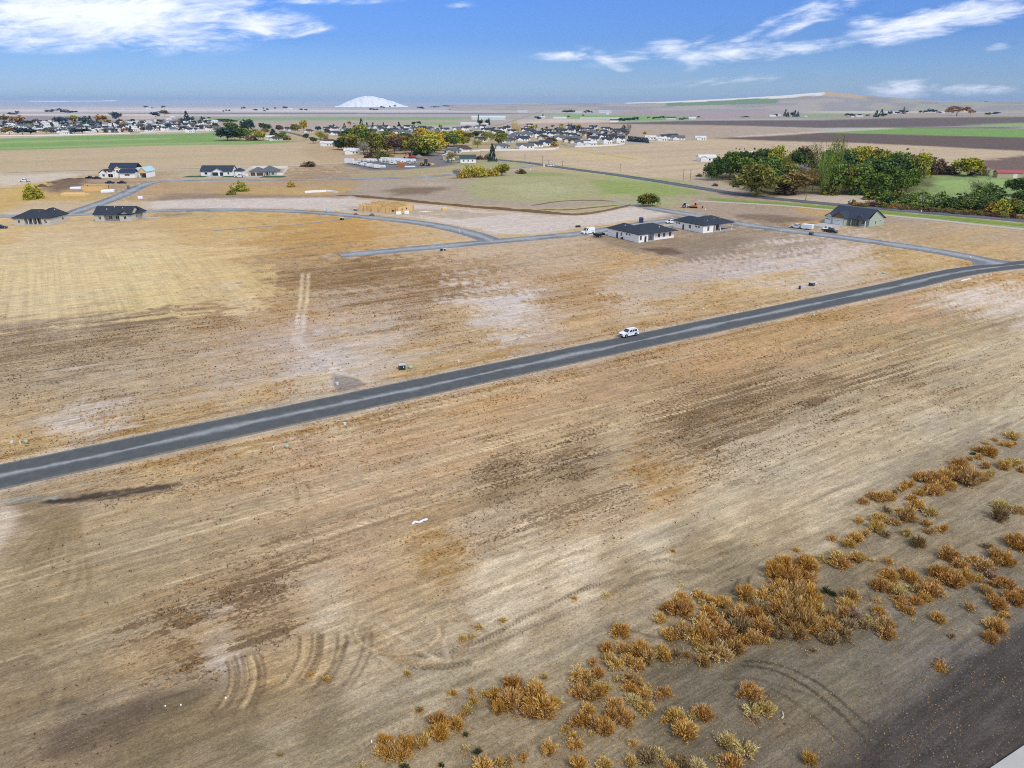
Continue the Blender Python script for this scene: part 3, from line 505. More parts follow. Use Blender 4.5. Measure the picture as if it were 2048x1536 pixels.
def ground_material():
    m = bpy.data.materials.new('soil_and_stubble'); m.use_nodes = True; nt = m.node_tree; N, L = nt.nodes, nt.links
    bs = N['Principled BSDF']; bs.inputs['Roughness'].default_value = .95; bs.inputs['Specular IOR Level'].default_value = .05
    at = N.new('ShaderNodeAttribute'); at.attribute_name = 'soil'; aw = N.new('ShaderNodeAttribute'); aw.attribute_name = 'weeds'
    sx = N.new('ShaderNodeSeparateColor'); L.new(aw.outputs['Color'], sx.inputs[0])
    tc = N.new('ShaderNodeTexCoord'); mp = N.new('ShaderNodeMapping'); mp.vector_type = 'POINT'; mp.inputs['Rotation'].default_value = (0, 0, -ANG)
    L.new(tc.outputs['Object'], mp.inputs[0])
    def sc_(v):
        q = N.new('ShaderNodeVectorMath'); q.operation = 'MULTIPLY'; q.inputs[1].default_value = v; L.new(mp.outputs[0], q.inputs[0]); return q.outputs[0]
    def noise(v, s, d=4, r=.6):
        q = N.new('ShaderNodeTexNoise'); q.inputs['Scale'].default_value = s; q.inputs['Detail'].default_value = d; q.inputs['Roughness'].default_value = r; L.new(v, q.inputs['Vector']); return q.outputs['Fac']
    def rng(x, a, b, c, d):
        q = N.new('ShaderNodeMapRange'); L.new(x, q.inputs[0])
        for i, v in enumerate((a, b, c, d)): q.inputs[i+1].default_value = v
        return q.outputs[0]
    def mt(op, x, y):
        q = N.new('ShaderNodeMath'); q.operation = op
        for i, v in enumerate((x, y)):
            if isinstance(v, (int, float)): q.inputs[i].default_value = v
            else: L.new(v, q.inputs[i])
        return q.outputs[0]
    def mul(c, f):
        q = N.new('ShaderNodeVectorMath'); q.operation = 'SCALE'; L.new(c, q.inputs[0]); L.new(f, q.inputs['Scale']); return q.outputs[0]
    def mix(f, c1, c2):
        q = N.new('ShaderNodeMix'); q.data_type = 'RGBA'; L.new(f, q.inputs[0])
        L.new(c1, q.inputs[6])
        if isinstance(c2, tuple): q.inputs[7].default_value = (*c2, 1)
        else: L.new(c2, q.inputs[7])
        return q.outputs[2]
    grain = noise(sc_((1, 1.5, 1)), 3.2, 6, .75); strk = noise(sc_((.30, 1.3, 1)), 1.3, 6, .72); mid = noise(sc_((.65, 1, 1)), .45, 6, .75)
    row1 = noise(sc_((.030, .62, 1)), 1.0, 7, .72); row2 = noise(sc_((.16, 1.6, 1)), 1.0, 4, .65)
    gran = noise(sc_((1, 1.2, 1)), 9.5, 3, .7); n3 = noise(sc_((.010, .85, 1)), 1.0, 5, .6); n4 = noise(sc_((.014, 1.3, 1)), 1.0, 4, .6); brk = noise(sc_((.06, .5, 1)), .5, 3, .6)
    c = mul(at.outputs['Color'], rng(grain, .36, .64, .74, 1.26)); c = mul(c, rng(gran, .36, .64, .82, 1.18)); c = mul(c, rng(strk, .32, .68, .86, 1.14)); c = mul(c, rng(mid, .34, .66, .84, 1.16)); c = mul(c, rng(row1, .36, .64, .88, 1.12)); c = mul(c, rng(row2, .34, .66, .86, 1.14))
    # thin wheel and implement lines running with the rows
    ln1 = mt('MULTIPLY', rng(mt('ABSOLUTE', mt('SUBTRACT', n3, .5), 0), 0, .012, 1, 0), rng(brk, .42, .6, 0, .9)); ln2 = mt('MULTIPLY', rng(mt('ABSOLUTE', mt('SUBTRACT', n4, .47), 0), 0, .010, 1, 0), rng(brk, .40, .58, .9, 0))
    off_ = mt('SUBTRACT', 1, sx.outputs[2])
    c = mul(c, mt('SUBTRACT', 1, mt('MULTIPLY', mt('MULTIPLY', ln1, off_), .34))); c = mul(c, mt('ADD', 1, mt('MULTIPLY', mt('MULTIPLY', ln2, off_), .20)))
    # faint straight stubble rows in the golden field
    gr_ = noise(sc_((1.0, .012, 1)), .62, 4, .8); gr2 = noise(sc_((.12, .2, 1)), .3, 4, .7)
    gfac = rng(gr_, .40, .60, .87, 1.11); q = N.new('ShaderNodeMix'); q.data_type = 'FLOAT'; L.new(mt('MULTIPLY', sx.outputs[2], rng(gr2, .35, .6, .25, 1)), q.inputs[0]); q.inputs[2].default_value = 1.0; L.new(gfac, q.inputs[3]); c = mul(c, q.outputs[0])
    # dead orange kochia and cheatgrass in drifts, brown seedlings in broken rows
    pat = noise(sc_((.30, 1, 1)), .20, 7, .78); fin = noise(sc_((.6, 1, 1)), 3.2, 4, .7)
    om = mt('MULTIPLY', rng(mt('ADD', mt('ADD', mt('ADD', pat, mt('MULTIPLY', fin, .40)), mt('MULTIPLY', row1, .55)), mt('MULTIPLY', sx.outputs[0], .36)), 1.18, 1.30, 0, 1), rng(sx.outputs[0], .04, .4, 0, .72))
    oc = N.new('ShaderNodeValToRGB'); L.new(noise(sc_((.4, 1.2, 1)), 1.1, 6, .75), oc.inputs[0]); e = oc.color_ramp.elements
    e[0].position = .34; e[0].color = (*srgb('86623a', .85), 1); e[1].position = .66; e[1].color = (*srgb('d8bb86', .85), 1); q = e.new(.5); q.color = (*srgb('b58c50', .85), 1)
    c = mix(om, c, mul(oc.outputs[0], rng(grain, .3, .7, .7, 1.25)))
    sp1 = noise(sc_((.7, 1, 1)), 2.6, 4, .75); sp2 = noise(sc_((.12, .8, 1)), .22, 6, .75)
    bm = mt('MULTIPLY', rng(mt('ADD', mt('ADD', mt('ADD', sp1, mt('MULTIPLY', sp2, .6)), mt('MULTIPLY', row1, .8)), mt('MULTIPLY', sx.outputs[1], .34)), 1.41, 1.50, 0, 1), rng(sx.outputs[1], .02, .35, 0, .72))
    c = mix(bm, c, srgb('70563a', .85))
    # stray pale straw flecks and small dark clods everywhere
    fl = noise(sc_((.6, 1, 1)), 6.5, 2, .6); c = mix(rng(fl, .70, .76, 0, .45), c, srgb('e0cda6', .8)); cl_ = noise(sc_((.8, 1, 1)), 4.1, 3, .6); c = mix(rng(cl_, .685, .74, 0, .5), c, srgb('574735', .8))
    L.new(c, bs.inputs['Base Color'])
    bp = N.new('ShaderNodeBump'); bp.inputs['Strength'].default_value = .7; bp.inputs['Distance'].default_value = .12
    L.new(mt('ADD', mt('ADD', grain, strk), mt('MULTIPLY', mt('ADD', om, bm), .8)), bp.inputs['Height']); L.new(bp.outputs[0], bs.inputs['Normal'])
    return m
gm_, GD = build_ground()
tag(obj('ground', gm_, ground_material()), kind='structure')

def road_material(name, dark, pale, streak=.9, width=.20):
    m = bpy.data.materials.new(name); m.use_nodes = True; nt = m.node_tree; N, L = nt.nodes, nt.links
    bs = N['Principled BSDF']; bs.inputs['Roughness'].default_value = .85; bs.inputs['Specular IOR Level'].default_value = .25
    uv = N.new('ShaderNodeUVMap'); sp_ = N.new('ShaderNodeSeparateXYZ'); L.new(uv.outputs[0], sp_.inputs[0]); U, V = sp_.outputs[0], sp_.outputs[1]
    def mt(op, x, y=None, cl=False):
        q = N.new('ShaderNodeMath'); q.operation = op; q.use_clamp = cl
        for i, v in enumerate((x, y)):
            if v is None: continue
            if isinstance(v, (int, float)): q.inputs[i].default_value = v
            else: L.new(v, q.inputs[i])
        return q.outputs[0]
    def noise(vx, vy, d=4):
        cb = N.new('ShaderNodeCombineXYZ'); L.new(mt('MULTIPLY', U, vx), cb.inputs[0]); L.new(mt('MULTIPLY', V, vy), cb.inputs[1])
        q = N.new('ShaderNodeTexNoise'); q.inputs['Scale'].default_value = 1; q.inputs['Detail'].default_value = d; q.inputs['Roughness'].default_value = .65; L.new(cb.outputs[0], q.inputs['Vector']); return q.outputs['Fac']
    off = mt('SUBTRACT', U, mt('MULTIPLY', mt('SUBTRACT', noise(.0, .03, 2), .5), .35))
    wd = mt('ADD', width*.6, mt('MULTIPLY', mt('MULTIPLY', mt('SUBTRACT', noise(.2, .045, 5), .38), 4.5, True), width*2.6))
    g = mt('SUBTRACT', 1, mt('DIVIDE', mt('ABSOLUTE', off), wd), True); g = mt('MULTIPLY', mt('MULTIPLY', mt('MULTIPLY', g, g), mt('ADD', mt('MULTIPLY', noise(4, .22, 6), 3.2), -.75)), 1.8, True)
    g = mt('MULTIPLY', g, streak)
    gr = noise(3, .7, 6); fine = noise(30, 7, 3); edge = mt('MULTIPLY', mt('SUBTRACT', mt('ADD', mt('ABSOLUTE', U), mt('MULTIPLY', noise(.5, .35, 5), .16)), .95), 9, True)
    mx = N.new('ShaderNodeMix'); mx.data_type = 'RGBA'; L.new(g, mx.inputs[0]); mx.inputs[6].default_value = (*dark, 1); mx.inputs[7].default_value = (*pale, 1)
    m2 = N.new('ShaderNodeMix'); m2.data_type = 'RGBA'; L.new(mt('MULTIPLY', edge, noise(4, 2, 4)), m2.inputs[0]); L.new(mx.outputs[2], m2.inputs[6]); m2.inputs[7].default_value = (*srgb('b0a48e', .8), 1)
    sc2 = N.new('ShaderNodeVectorMath'); sc2.operation = 'SCALE'; L.new(m2.outputs[2], sc2.inputs[0]); L.new(mt('ADD', .28, mt('ADD', mt('MULTIPLY', gr, .95), mt('MULTIPLY', fine, .5))), sc2.inputs['Scale'])
    L.new(sc2.outputs[0], bs.inputs['Base Color']); return m
def strip(name, pts, hw, m, z, thick=.12):
    P = [Vector((p[0], p[1], 0)) for p in pts]; v = []; f = []; s = [0]
    for i in range(1, len(P)): s.append(s[-1]+(P[i]-P[i-1]).length)
    prof = [(-1, -thick), (-1, 0), (-.5, .02), (0, .03), (.5, .02), (1, 0), (1, -thick)]; k = len(prof)
    for i, p in enumerate(P):
        t = (P[min(i+1, len(P)-1)]-P[max(i-1, 0)]).normalized(); nrm = Vector((t.y, -t.x, 0)); h = hw if not callable(hw) else hw(s[i]/s[-1])
        for (u, dz) in prof: q = p+nrm*u*h; v.append((q.x, q.y, z+dz))
    for i in range(len(P)-1):
        for j in range(k-1): f.append((i*k+j, (i+1)*k+j, (i+1)*k+j+1, i*k+j+1))
    me = bpy.data.meshes.new(name); me.from_pydata(v, [], f); uv = me.uv_layers.new(name='UVMap')
    for l in me.loops: i, j = divmod(l.vertex_index, k); uv.data[l.index].uv = (prof[j][0], s[i])
    if me.polygons[2].normal.z < 0: me.flip_normals()
    me.update(); return tag(obj(name, me, m), kind='structure')
fresh = road_material('chip_seal', srgb('6a6c6b', .62), srgb('acaeab', .75), .85, .15)
worn = road_material('worn_chip_seal', srgb('8c8f8f', .66), srgb('babcbb', .74), .8, .5)
hwm = road_material('highway_asphalt', srgb('6b6f74', .55), srgb('8a8e93', .6), .5, .5)
strip('street', MAIN, 4.45, fresh, .11)
strip('side_street', ROAD_B, lambda t: 5.1+9*max(0, 1-t*16)**2, worn, .097)
strip('side_street', ROAD_C, lambda t: 4.7*(.8+.2*min(1, (1-t)*8)), worn, .089)
strip('side_street', ROAD_D, 4.7, worn, .082)
strip('side_street', ROAD_E, 5.0, worn, .075)
strip('highway', HWY, 5.4, hwm, .13)
strip('path', PATH_B, 3.0, mat('gravel', srgb('b5ada4', .75), .95, scale=1.5, var=.2), .088)
strip('path', TRAIL, 1.15, mat('gravel_dark', srgb('a39c8c', .75), .95, scale=1.5, var=.2), .05)
strip('path', WALK, lambda t: 2.3, mat('pale_gravel', srgb('cbbfb0', .78), .95, scale=.8, var=.12), .09)
strip('far_road', FAR_ROAD, 7, mat('far_gravel', srgb('b0a59a', .75), .95, scale=.05), .3)

# earth berms, field lanes and the ditch bank in the middle distance
def bank(name, pts, w, hgt, m, z):
    P = [Vector((p[0], p[1], 0)) for p in smooth_line([G(*q) for q in pts], 8)]; v = []; f = []; rg = random.Random(len(pts)*7+int(w*10)); s = [0]
    for i in range(1, len(P)): s.append(s[-1]+(P[i]-P[i-1]).length)
    prof = [(-1, -.15), (-.8, .0), (-.3, hgt), (.3, hgt*.9), (.8, .0), (1, -.15)]
    for i, p in enumerate(P):
        t = (P[min(i+1, len(P)-1)]-P[max(i-1, 0)]).normalized(); nrm = Vector((t.y, -t.x, 0)); e = min(1, s[i]/8, (s[-1]-s[i])/8)+.05; k = rg.uniform(.7, 1.3)
        for (u, dz) in prof: q = p+nrm*u*w*.5*rg.uniform(.85, 1.2)*min(1, e+.3); v.append((q.x, q.y, z+max(dz, 0)*e*k+min(dz, 0)))
    n = len(prof)
    for i in range(len(P)-1):
        for j in range(n-1): f.append((i*n+j, (i+1)*n+j, (i+1)*n+j+1, i*n+j+1))
    me = bpy.data.meshes.new(name); me.from_pydata(v, [], f)
    if me.polygons[2].normal.z < 0: me.flip_normals()
    tag(obj(name, me, m), kind='structure')
bm_ = mat('dark_earth', srgb('7c6750', .8), 1, var=.35, scale=.5, bump=.4, spec=.05)
for i_, (pl_, w_, h_, st_) in enumerate(LINES[:15]):
    if st_ == 0 or i_ in (11, 12, 13, 14): continue
    if i_ < 4: bank('berm', pl_, w_*1.3, (.9, .6, .25, .25)[i_], bm_, .0)
    else: bank('path', pl_, w_*1.2, .02, mat('lane_'+h_, srgb(h_, .8), 1, var=.25, scale=.12, spec=.05), .03)
# ------------------------------------------------------------------ far hills
def hill(name, az0, az1, r0, r1, prof, colf, label_m):
    na, nr = 150, 26; v = []; f = []; cols = []
    for j in range(nr+1):
        t = j/nr; r = r0+(r1-r0)*t; up = math.sin(math.pi*min(1, t/.75)*.5) if t < .75 else math.cos((t-.75)/.25*math.pi*.5)
        for i in range(na+1):
            az = az0+(az1-az0)*i/na; h = prof(az)*up
            v.append((r*math.sin(az), r*math.cos(az), max(h, -2) if 0 < j < nr else -4)); cols.append(colf(az, t))
    for j in range(nr):
        for i in range(na): q = j*(na+1)+i; f.append((q, q+1, q+na+2, q+na+1))
    me = bpy.data.meshes.new(name); me.from_pydata(v, [], f)
    if me.polygons[len(f)//4].normal.z < 0: me.flip_normals()
    at = me.color_attributes.new('soil', 'FLOAT_COLOR', 'POINT'); at.data.foreach_set('color', np.array([(*c, 1) for c in cols]).ravel())
    m = bpy.data.materials.new(name); m.use_nodes = True; b = m.node_tree.nodes['Principled BSDF']; b.inputs['Roughness'].default_value = 1
    a_ = m.node_tree.nodes.new('ShaderNodeAttribute'); a_.attribute_name = 'soil'; m.node_tree.links.new(a_.outputs['Color'], b.inputs['Base Color'])
    return tag(obj(name, me, m), kind='structure')
def azx(x): return math.atan((x-1024)/F/1.0749)          # azimuth of a point near the skyline
def interp(x, P):
    for (x0, y0), (x1, y1) in zip(P, P[1:]):
        if x <= x1: return y0+(y1-y0)*max(0, (x-x0))/(x1-x0)
    return P[-1][1]
def mixc(a, b, t): return tuple(x+(y-x)*t for x, y in zip(a, b))
n_ = lambda x, y, s: float(vnoise(np.array([x]), np.array([y]), s)[0])
# right: long butte with pale crest
RH = 8200
pr = [(azx(x), (208.5-y)*.88/F*RH+50) for x, y in ((860,213),(930,211),(1050,208.3),(1150,206.5),(1260,205.5),(1330,203.5),(1400,200),(1480,196.5),(1560,192),(1620,187.5),(1650,185.5),(1680,187.5),(1720,192),(1780,196),(1840,201),(1900,203.5),(2000,204.5),(2100,202),(2300,204),(2500,208))]
def col_r(az, t):
    x = math.tan(az)*1.0749*F+1024; base = srgb('a3958c', .75)
    if 1250 < x < 1640 and t > .40+.12*n_(az*30, 0, 2): return srgb('e2dccb', .95)
    if x > 1540 and x < 1730 and t > .42: return srgb('c9ab84', .8)
    if x < 1560 and t > .20 and x > 1330: return srgb('7f9a68', .7)
    if x > 1720: return srgb('b3ac92' if n_(az*40, t*9, 3) > .5 else 'a59d96', .75)
    return srgb('bbaf9e' if n_(az*30, t*12, 5) > .5 else 'aaa099', .75)
hill('hill', azx(900), azx(2500), 6300, 9400, lambda a: interp(a, pr), col_r, 0)
# pale dome on the skyline
pd = [(azx(x), (210-y)/F*15000+50) for x, y in ((676,213),(686,209),(696,204.5),(703,202.6),(712,199.2),(721,197.6),(730,195.4),(741,196.2),(748,195.6),(757,198.4),(768,199.6),(776,203),(787,204.6),(796,208.5),(803,210.5),(812,213))]
hill('pale_hill', azx(670), azx(815), 14000, 16200, lambda a: interp(a, pd)-2, lambda a, t: srgb('f4f2f0' if n_(a*900, t*8, 4)+n_(a*2500, t*20, 5)*.5 > .55 else 'd8dbe2', .96), 0)
# low far ridge, sky-blue distance haze put into its colour
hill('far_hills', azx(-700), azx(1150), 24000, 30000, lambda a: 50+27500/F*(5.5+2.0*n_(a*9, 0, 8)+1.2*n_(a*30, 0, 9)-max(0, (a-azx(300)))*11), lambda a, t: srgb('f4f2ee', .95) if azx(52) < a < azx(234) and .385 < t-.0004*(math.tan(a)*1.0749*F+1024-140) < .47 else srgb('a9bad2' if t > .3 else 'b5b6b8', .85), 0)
# ------------------------------------------------------------------ leaves and shrubs
def plant_mat(name, c1, c2, c3, rough=.8):
    m = bpy.data.materials.new(name); m.use_nodes = True; nt = m.node_tree; N, L = nt.nodes, nt.links
    b = N['Principled BSDF']; b.inputs['Roughness'].default_value = rough; b.inputs['Specular IOR Level'].default_value = .12
    at = N.new('ShaderNodeAttribute'); at.attribute_name = 'tone'; oi = N.new('ShaderNodeObjectInfo')
    r = N.new('ShaderNodeValToRGB'); e = r.color_ramp.elements; e[0].position = .1; e[1].position = .95; q = e.new(.5)
    e = r.color_ramp.elements
    for k, c in zip(e, (c1, c2, c3)): k.color = (*srgb(c, .8), 1)
    ad = N.new('ShaderNodeMath'); ad.operation = 'MULTIPLY_ADD'; L.new(oi.outputs['Random'], ad.inputs[0]); ad.inputs[1].default_value = .30; ad.inputs[2].default_value = -.15
    a2 = N.new('ShaderNodeMath'); a2.operation = 'ADD'; L.new(at.outputs['Fac'], a2.inputs[0]); L.new(ad.outputs[0], a2.inputs[1])
    L.new(a2.outputs[0], r.inputs[0]); L.new(r.outputs[0], b.inputs['Base Color']); return m
def leaf_mesh(name, V, Fc, T):
    me = bpy.data.meshes.new(name); V = np.asarray(V, float); k = Fc; n = len(V)
    me.vertices.add(n); me.vertices.foreach_set('co', V.ravel()); nf = n//k
    me.loops.add(n); me.loops.foreach_set('vertex_index', np.arange(n, dtype=np.int32)); me.polygons.add(nf)
    me.polygons.foreach_set('loop_start', np.arange(nf, dtype=np.int32)*k); me.update(calc_edges=True)
    at = me.attributes.new('tone', 'FLOAT', 'POINT'); at.data.foreach_set('value', np.repeat(np.asarray(T, float), k)); return me
def kochia(seed, n=1500, flat=.85, stems=26, wisp=1.0, w0=.019):
    """unit-diameter dry tumbleweed: many fine upswept branchlets grouped in plumes"""
    rg = np.random.RandomState(seed); V = []; T = []
    for s in range(stems):
        el = math.acos(1-rg.rand()*.98); az = rg.rand()*2*math.pi; d = np.array([math.sin(el)*math.cos(az), math.sin(el)*math.sin(az), math.cos(el)*flat+.12])
        Ls = (.42+.12*rg.rand()); tone = .25+.6*rg.rand()
        for k in range(n//stems):
            t = .25+.75*rg.rand()**.6; p = d*Ls*t*.82+rg.normal(0, .045, 3)*(.4+t); dd = d*1.1+rg.normal(0, .38*wisp, 3)+np.array([0, 0, .55]); dd /= np.linalg.norm(dd)
            l = .07+.10*rg.rand(); side = np.cross(dd, rg.normal(0, 1, 3)); side /= np.linalg.norm(side)+1e-9; w = w0*(.6+rg.rand())
            p[2] = max(p[2], .015); q = p+dd*l
            V += [p-side*w, p+side*w, q]; T.append(min(1, max(0, tone*.75+.25*rg.rand()+(.12 if t > .8 else -.05))))
        for k in range(3):
            p = np.array([0, 0, .02]); q = d*Ls*.8+rg.normal(0, .03, 3); side = np.cross(d, rg.normal(0, 1, 3)); side /= np.linalg.norm(side)+1e-9
            V += [p-side*.008, p+side*.008, q]; T.append(.15)
    return leaf_mesh('kochia', V, 3, T)
KM = {c: plant_mat('kochia_'+c, *t) for c, t in dict(g=('c0913f','e2b458','f5dc9a'), o=('bc883a','e2aa50','f8d48a'), r=('a87a40','d49c50','eec484'),
      b=('7d6542','a98c5c','cbb488'), s=('c0a050','e6c878','f6e4ae'), n=('2c3a20','4a5a34','69744a'), d=('a07c44','cca05e','ecc88c'), p=('a07850','d0a888','e6ccb0')).items()}
KP = [kochia(11, 2000), kochia(12, 1500, .95, 20), kochia(13, 1300, .7, 30, 1.2), kochia(14, 1600, 1.1, 22, .8), kochia(15, 900, .6, 14, 1.5), kochia(16, 1500, .8, 34)]
KS = [kochia(21, 420, .8, 16, 1.1, .028), kochia(22, 380, .65, 13, 1.4, .028), kochia(23, 460, .9, 18, 1.0, .028)]
KW = kochia(31, 170, .35, 9, 2.0, .018)
SHR = []
def crop(pts, ox, oy, s): SHR.extend(((ox+x/s, oy+y/s, w/s, c) for x, y, w, c in pts))
crop([(1940,130,120,'g'),(1775,175,55,'g'),(1695,205,60,'s'),(1885,215,95,'o'),(1955,210,50,'o'),(1615,265,70,'g'),(1725,290,115,'o'),(1640,335,65,'o'),(1580,305,45,'n'),(1545,345,60,'o'),(1455,395,120,'r'),(1390,425,90,'o'),(1500,390,60,'r'),(1700,412,95,'r'),
 (1865,412,110,'g'),(1930,385,90,'g'),(2000,375,90,'s'),(2030,450,70,'r'),(1560,530,190,'d'),(1480,470,110,'o'),(1640,500,90,'o'),(1445,520,130,'d'),(1330,490,120,'o'),(1330,590,130,'o'),(1220,510,110,'r'),(1225,640,140,'r'),(1130,530,120,'r'),(1060,515,90,'r'),
 (1000,570,100,'o'),(945,620,90,'o'),(850,650,70,'b'),(805,690,110,'o'),(725,685,140,'r'),(655,690,85,'r'),(585,735,90,'r'),(1085,660,95,'g'),(1155,620,80,'o'),(1020,710,90,'o'),(1070,780,110,'o'),(1190,835,115,'s'),(1230,560,90,'d'),(970,870,160,'d'),(915,830,80,'g'),(1040,900,70,'r'),
 (780,810,80,'b'),(860,920,110,'d'),(715,890,120,'g'),(790,900,70,'o'),(695,975,110,'g'),(790,1040,90,'b'),(600,1030,90,'g'),(540,915,80,'o'),(510,1080,140,'o'),(440,1120,110,'g'),(290,1070,85,'o'),(215,1260,90,'s'),(340,1240,120,'g'),(360,1290,150,'r'),(525,1240,130,'g'),(440,1270,90,'r'),
 (650,1270,60,'s'),(795,1275,80,'o'),(980,1030,90,'s'),(1155,940,85,'r'),(1190,1000,95,'d'),(1315,990,95,'o'),(1070,1120,110,'b'),(1725,500,100,'s'),(1690,520,70,'o'),(1830,760,120,'s'),(1990,815,110,'d'),(1815,865,130,'b'),(1350,1220,140,'r'),(1715,1150,85,'b'),
 (1990,1110,170,'r'),(2040,1160,110,'o'),(1790,1220,130,'r'),(1880,1280,140,'o'),(1780,1290,90,'r'),(1470,1310,120,'r'),(1600,1270,130,'o'),(1680,1320,150,'d'),(1290,1390,170,'r'),(1380,1450,170,'r'),(1500,1430,140,'o'),(1230,1370,90,'o'),(1740,1410,100,'p'),(1640,1440,90,'g'),
 (1860,1480,140,'r'),(1780,1490,100,'d'),(800,1390,105,'o'),(945,1375,90,'o'),(1010,1440,120,'o'),(935,1510,85,'s'),(1065,1525,80,'s'),(740,1510,120,'r'),(860,1510,110,'r'),(1210,1500,130,'r'),(40,1310,150,'o'),(110,1330,100,'g'),(60,1430,150,'r'),(20,1400,90,'d')], 1600, 840, 4.571)
crop([(545,360,85,'s'),(45,425,80,'s'),(845,165,45,'s'),(1055,80,45,'s'),(1340,130,50,'g'),(135,680,110,'o'),(560,455,95,'o'),(530,530,140,'r'),(590,510,90,'r'),(430,530,60,'g'),(412,595,85,'o'),(680,440,90,'o'),(697,485,55,'s'),(755,475,75,'o'),(835,495,105,'o'),(985,430,110,'o'),
 (975,525,60,'s'),(1110,440,110,'o'),(1150,400,80,'d'),(1170,350,42,'p'),(1190,290,120,'o'),(1255,225,105,'o'),(1290,320,130,'r'),(1320,270,90,'r'),(1410,220,120,'o'),(1240,380,110,'o'),(1430,400,110,'o'),(1350,380,100,'d'),(1250,450,130,'o'),(1340,430,140,'d'),(1420,460,120,'o'),
 (1440,530,140,'g'),(1330,530,150,'d'),(1210,520,120,'r'),(1100,520,120,'b'),(1050,570,120,'r'),(950,570,120,'r'),(890,570,90,'b'),(960,650,140,'b'),(1100,640,140,'r'),(1200,640,130,'b'),(1290,600,130,'d'),(1400,620,150,'d'),(1470,660,100,'o'),(1340,690,120,'d'),(1250,710,100,'b'),
 (1140,750,75,'g'),(1040,720,100,'r'),(750,540,115,'o'),(690,610,110,'o'),(800,620,120,'r'),(640,700,140,'o'),(560,680,115,'d'),(480,700,105,'o'),(730,720,130,'r'),(680,760,100,'o'),(870,690,110,'r'),(820,830,140,'d'),(700,800,80,'s'),(700,880,85,'d'),(920,790,110,'d'),(980,740,80,'o'),
 (150,795,85,'r'),(50,800,80,'r'),(270,810,110,'o'),(330,860,110,'d'),(420,825,100,'g'),(460,870,75,'o'),(60,865,85,'g'),(110,910,110,'g'),(185,880,85,'o'),(265,920,95,'o'),(520,840,70,'b'),(590,845,55,'r'),(120,1015,60,'s'),(220,1010,115,'d'),(200,1070,90,'o'),(320,1065,60,'s'),
 (300,1110,100,'o'),(225,1150,85,'s'),(300,1190,110,'g'),(325,1240,65,'s'),(438,1100,100,'r'),(390,1145,40,'p'),(20,1090,75,'g'),(55,1060,60,'s'),(100,1180,105,'r'),(78,1250,85,'r'),(150,1260,115,'r'),(225,1260,60,'s'),(180,1300,80,'r'),(30,1330,105,'o'),(510,1255,110,'g'),(435,1290,60,'g'),
 (580,1350,150,'o'),(630,1270,55,'s'),(655,1340,30,'s'),(705,1240,110,'r'),(1020,1110,130,'r'),(1040,1220,110,'s'),(1135,1210,95,'s'),(1070,1290,50,'p'),(860,1430,110,'s'),(990,1480,140,'s'),(225,1450,75,'o'),(330,1520,90,'b'),(400,1510,65,'s'),(1545,405,60,'n'),(1590,430,50,'n'),
 (1450,810,50,'b'),(1560,640,120,'o'),(1580,600,110,'b'),(1640,700,140,'b'),(1700,640,100,'b'),(1570,740,90,'b'),(1510,720,55,'s'),(1680,500,110,'g'),(1720,560,100,'p'),(1660,560,80,'r'),(1830,600,65,'s'),(1885,570,60,'s'),(1900,545,80,'o'),(1945,640,125,'d'),(1950,690,100,'r'),(1845,640,60,'s'),(1790,640,80,'b'),
 (1710,445,95,'d'),(1885,470,60,'g'),(1970,300,100,'o'),(1900,370,90,'r'),(1960,385,80,'r'),(2030,400,85,'s')], 1200, 1060, 3.413)
crop([(1660,295,60,'r'),(1565,375,120,'o'),(1615,400,110,'d'),(1690,370,80,'r'),(1570,490,110,'r'),(1640,520,90,'d'),(1690,495,90,'o'),(1755,475,60,'s'),(1520,475,30,'p'),(1325,395,50,'s'),(1110,450,120,'r'),(1140,500,90,'r'),(1090,550,140,'r'),(1020,605,100,'o'),(985,520,95,'o'),(920,510,60,'s'),
 (1260,490,130,'o'),(1230,560,110,'o'),(1310,590,150,'o'),(1375,570,90,'g'),(1420,560,70,'s'),(1240,625,110,'r'),(1340,640,90,'d'),(1135,645,50,'p'),(845,560,75,'g'),(800,615,60,'s'),(830,490,38,'o'),(475,620,50,'b'),(600,700,120,'r'),(610,775,115,'o'),(715,715,100,'o'),(740,740,60,'g'),
 (245,830,90,'o'),(215,885,95,'o'),(295,895,115,'d'),(380,850,100,'o'),(430,850,90,'g'),(505,835,100,'g'),(275,925,90,'o'),(360,920,95,'o'),(360,830,60,'r'),(790,790,40,'n'),(870,910,62,'n'),(790,880,50,'s'),(1365,890,90,'o'),(1190,945,62,'o'),(1085,960,70,'d'),(1015,980,72,'g'),(905,1000,125,'o'),
 (1540,850,88,'o'),(1515,790,62,'g'),(1472,750,60,'g'),(1595,690,100,'r'),(1540,700,80,'r'),(1620,610,88,'o'),(1730,735,110,'r'),(1660,700,90,'d'),(1560,1000,115,'o'),(1735,990,90,'g'),(1650,780,45,'s'),(70,1005,60,'s'),(370,1010,60,'n'),(625,995,35,'n'),(1830,930,10,'o')], 700, 1236, 3.413)
crop([(1405,115,60,'s'),(1492,102,50,'s'),(1410,158,65,'r'),(1490,160,65,'r'),(1540,150,60,'o'),(1570,108,100,'r'),(1620,125,55,'s'),(1420,200,48,'o'),(1465,212,52,'o'),(1480,265,26,'s'),(1605,255,62,'o'),(1760,195,52,'d'),(1905,170,82,'r'),(1990,150,80,'r'),(2030,125,60,'r'),(1945,240,52,'o'),
 (1895,285,80,'o'),(1910,315,60,'r'),(1875,350,65,'r'),(1625,475,50,'p'),(1622,505,50,'o'),(1680,345,36,'b'),(945,975,65,'g'),(550,1000,108,'r'),(300,990,78,'b'),(375,1000,66,'s'),(455,965,40,'s'),(35,985,66,'g'),(240,1010,60,'o'),(120,960,80,'b'),(175,940,55,'s'),(2035,165,50,'r'),(1850,110,60,'d')], 1248, 1136, 2.56)
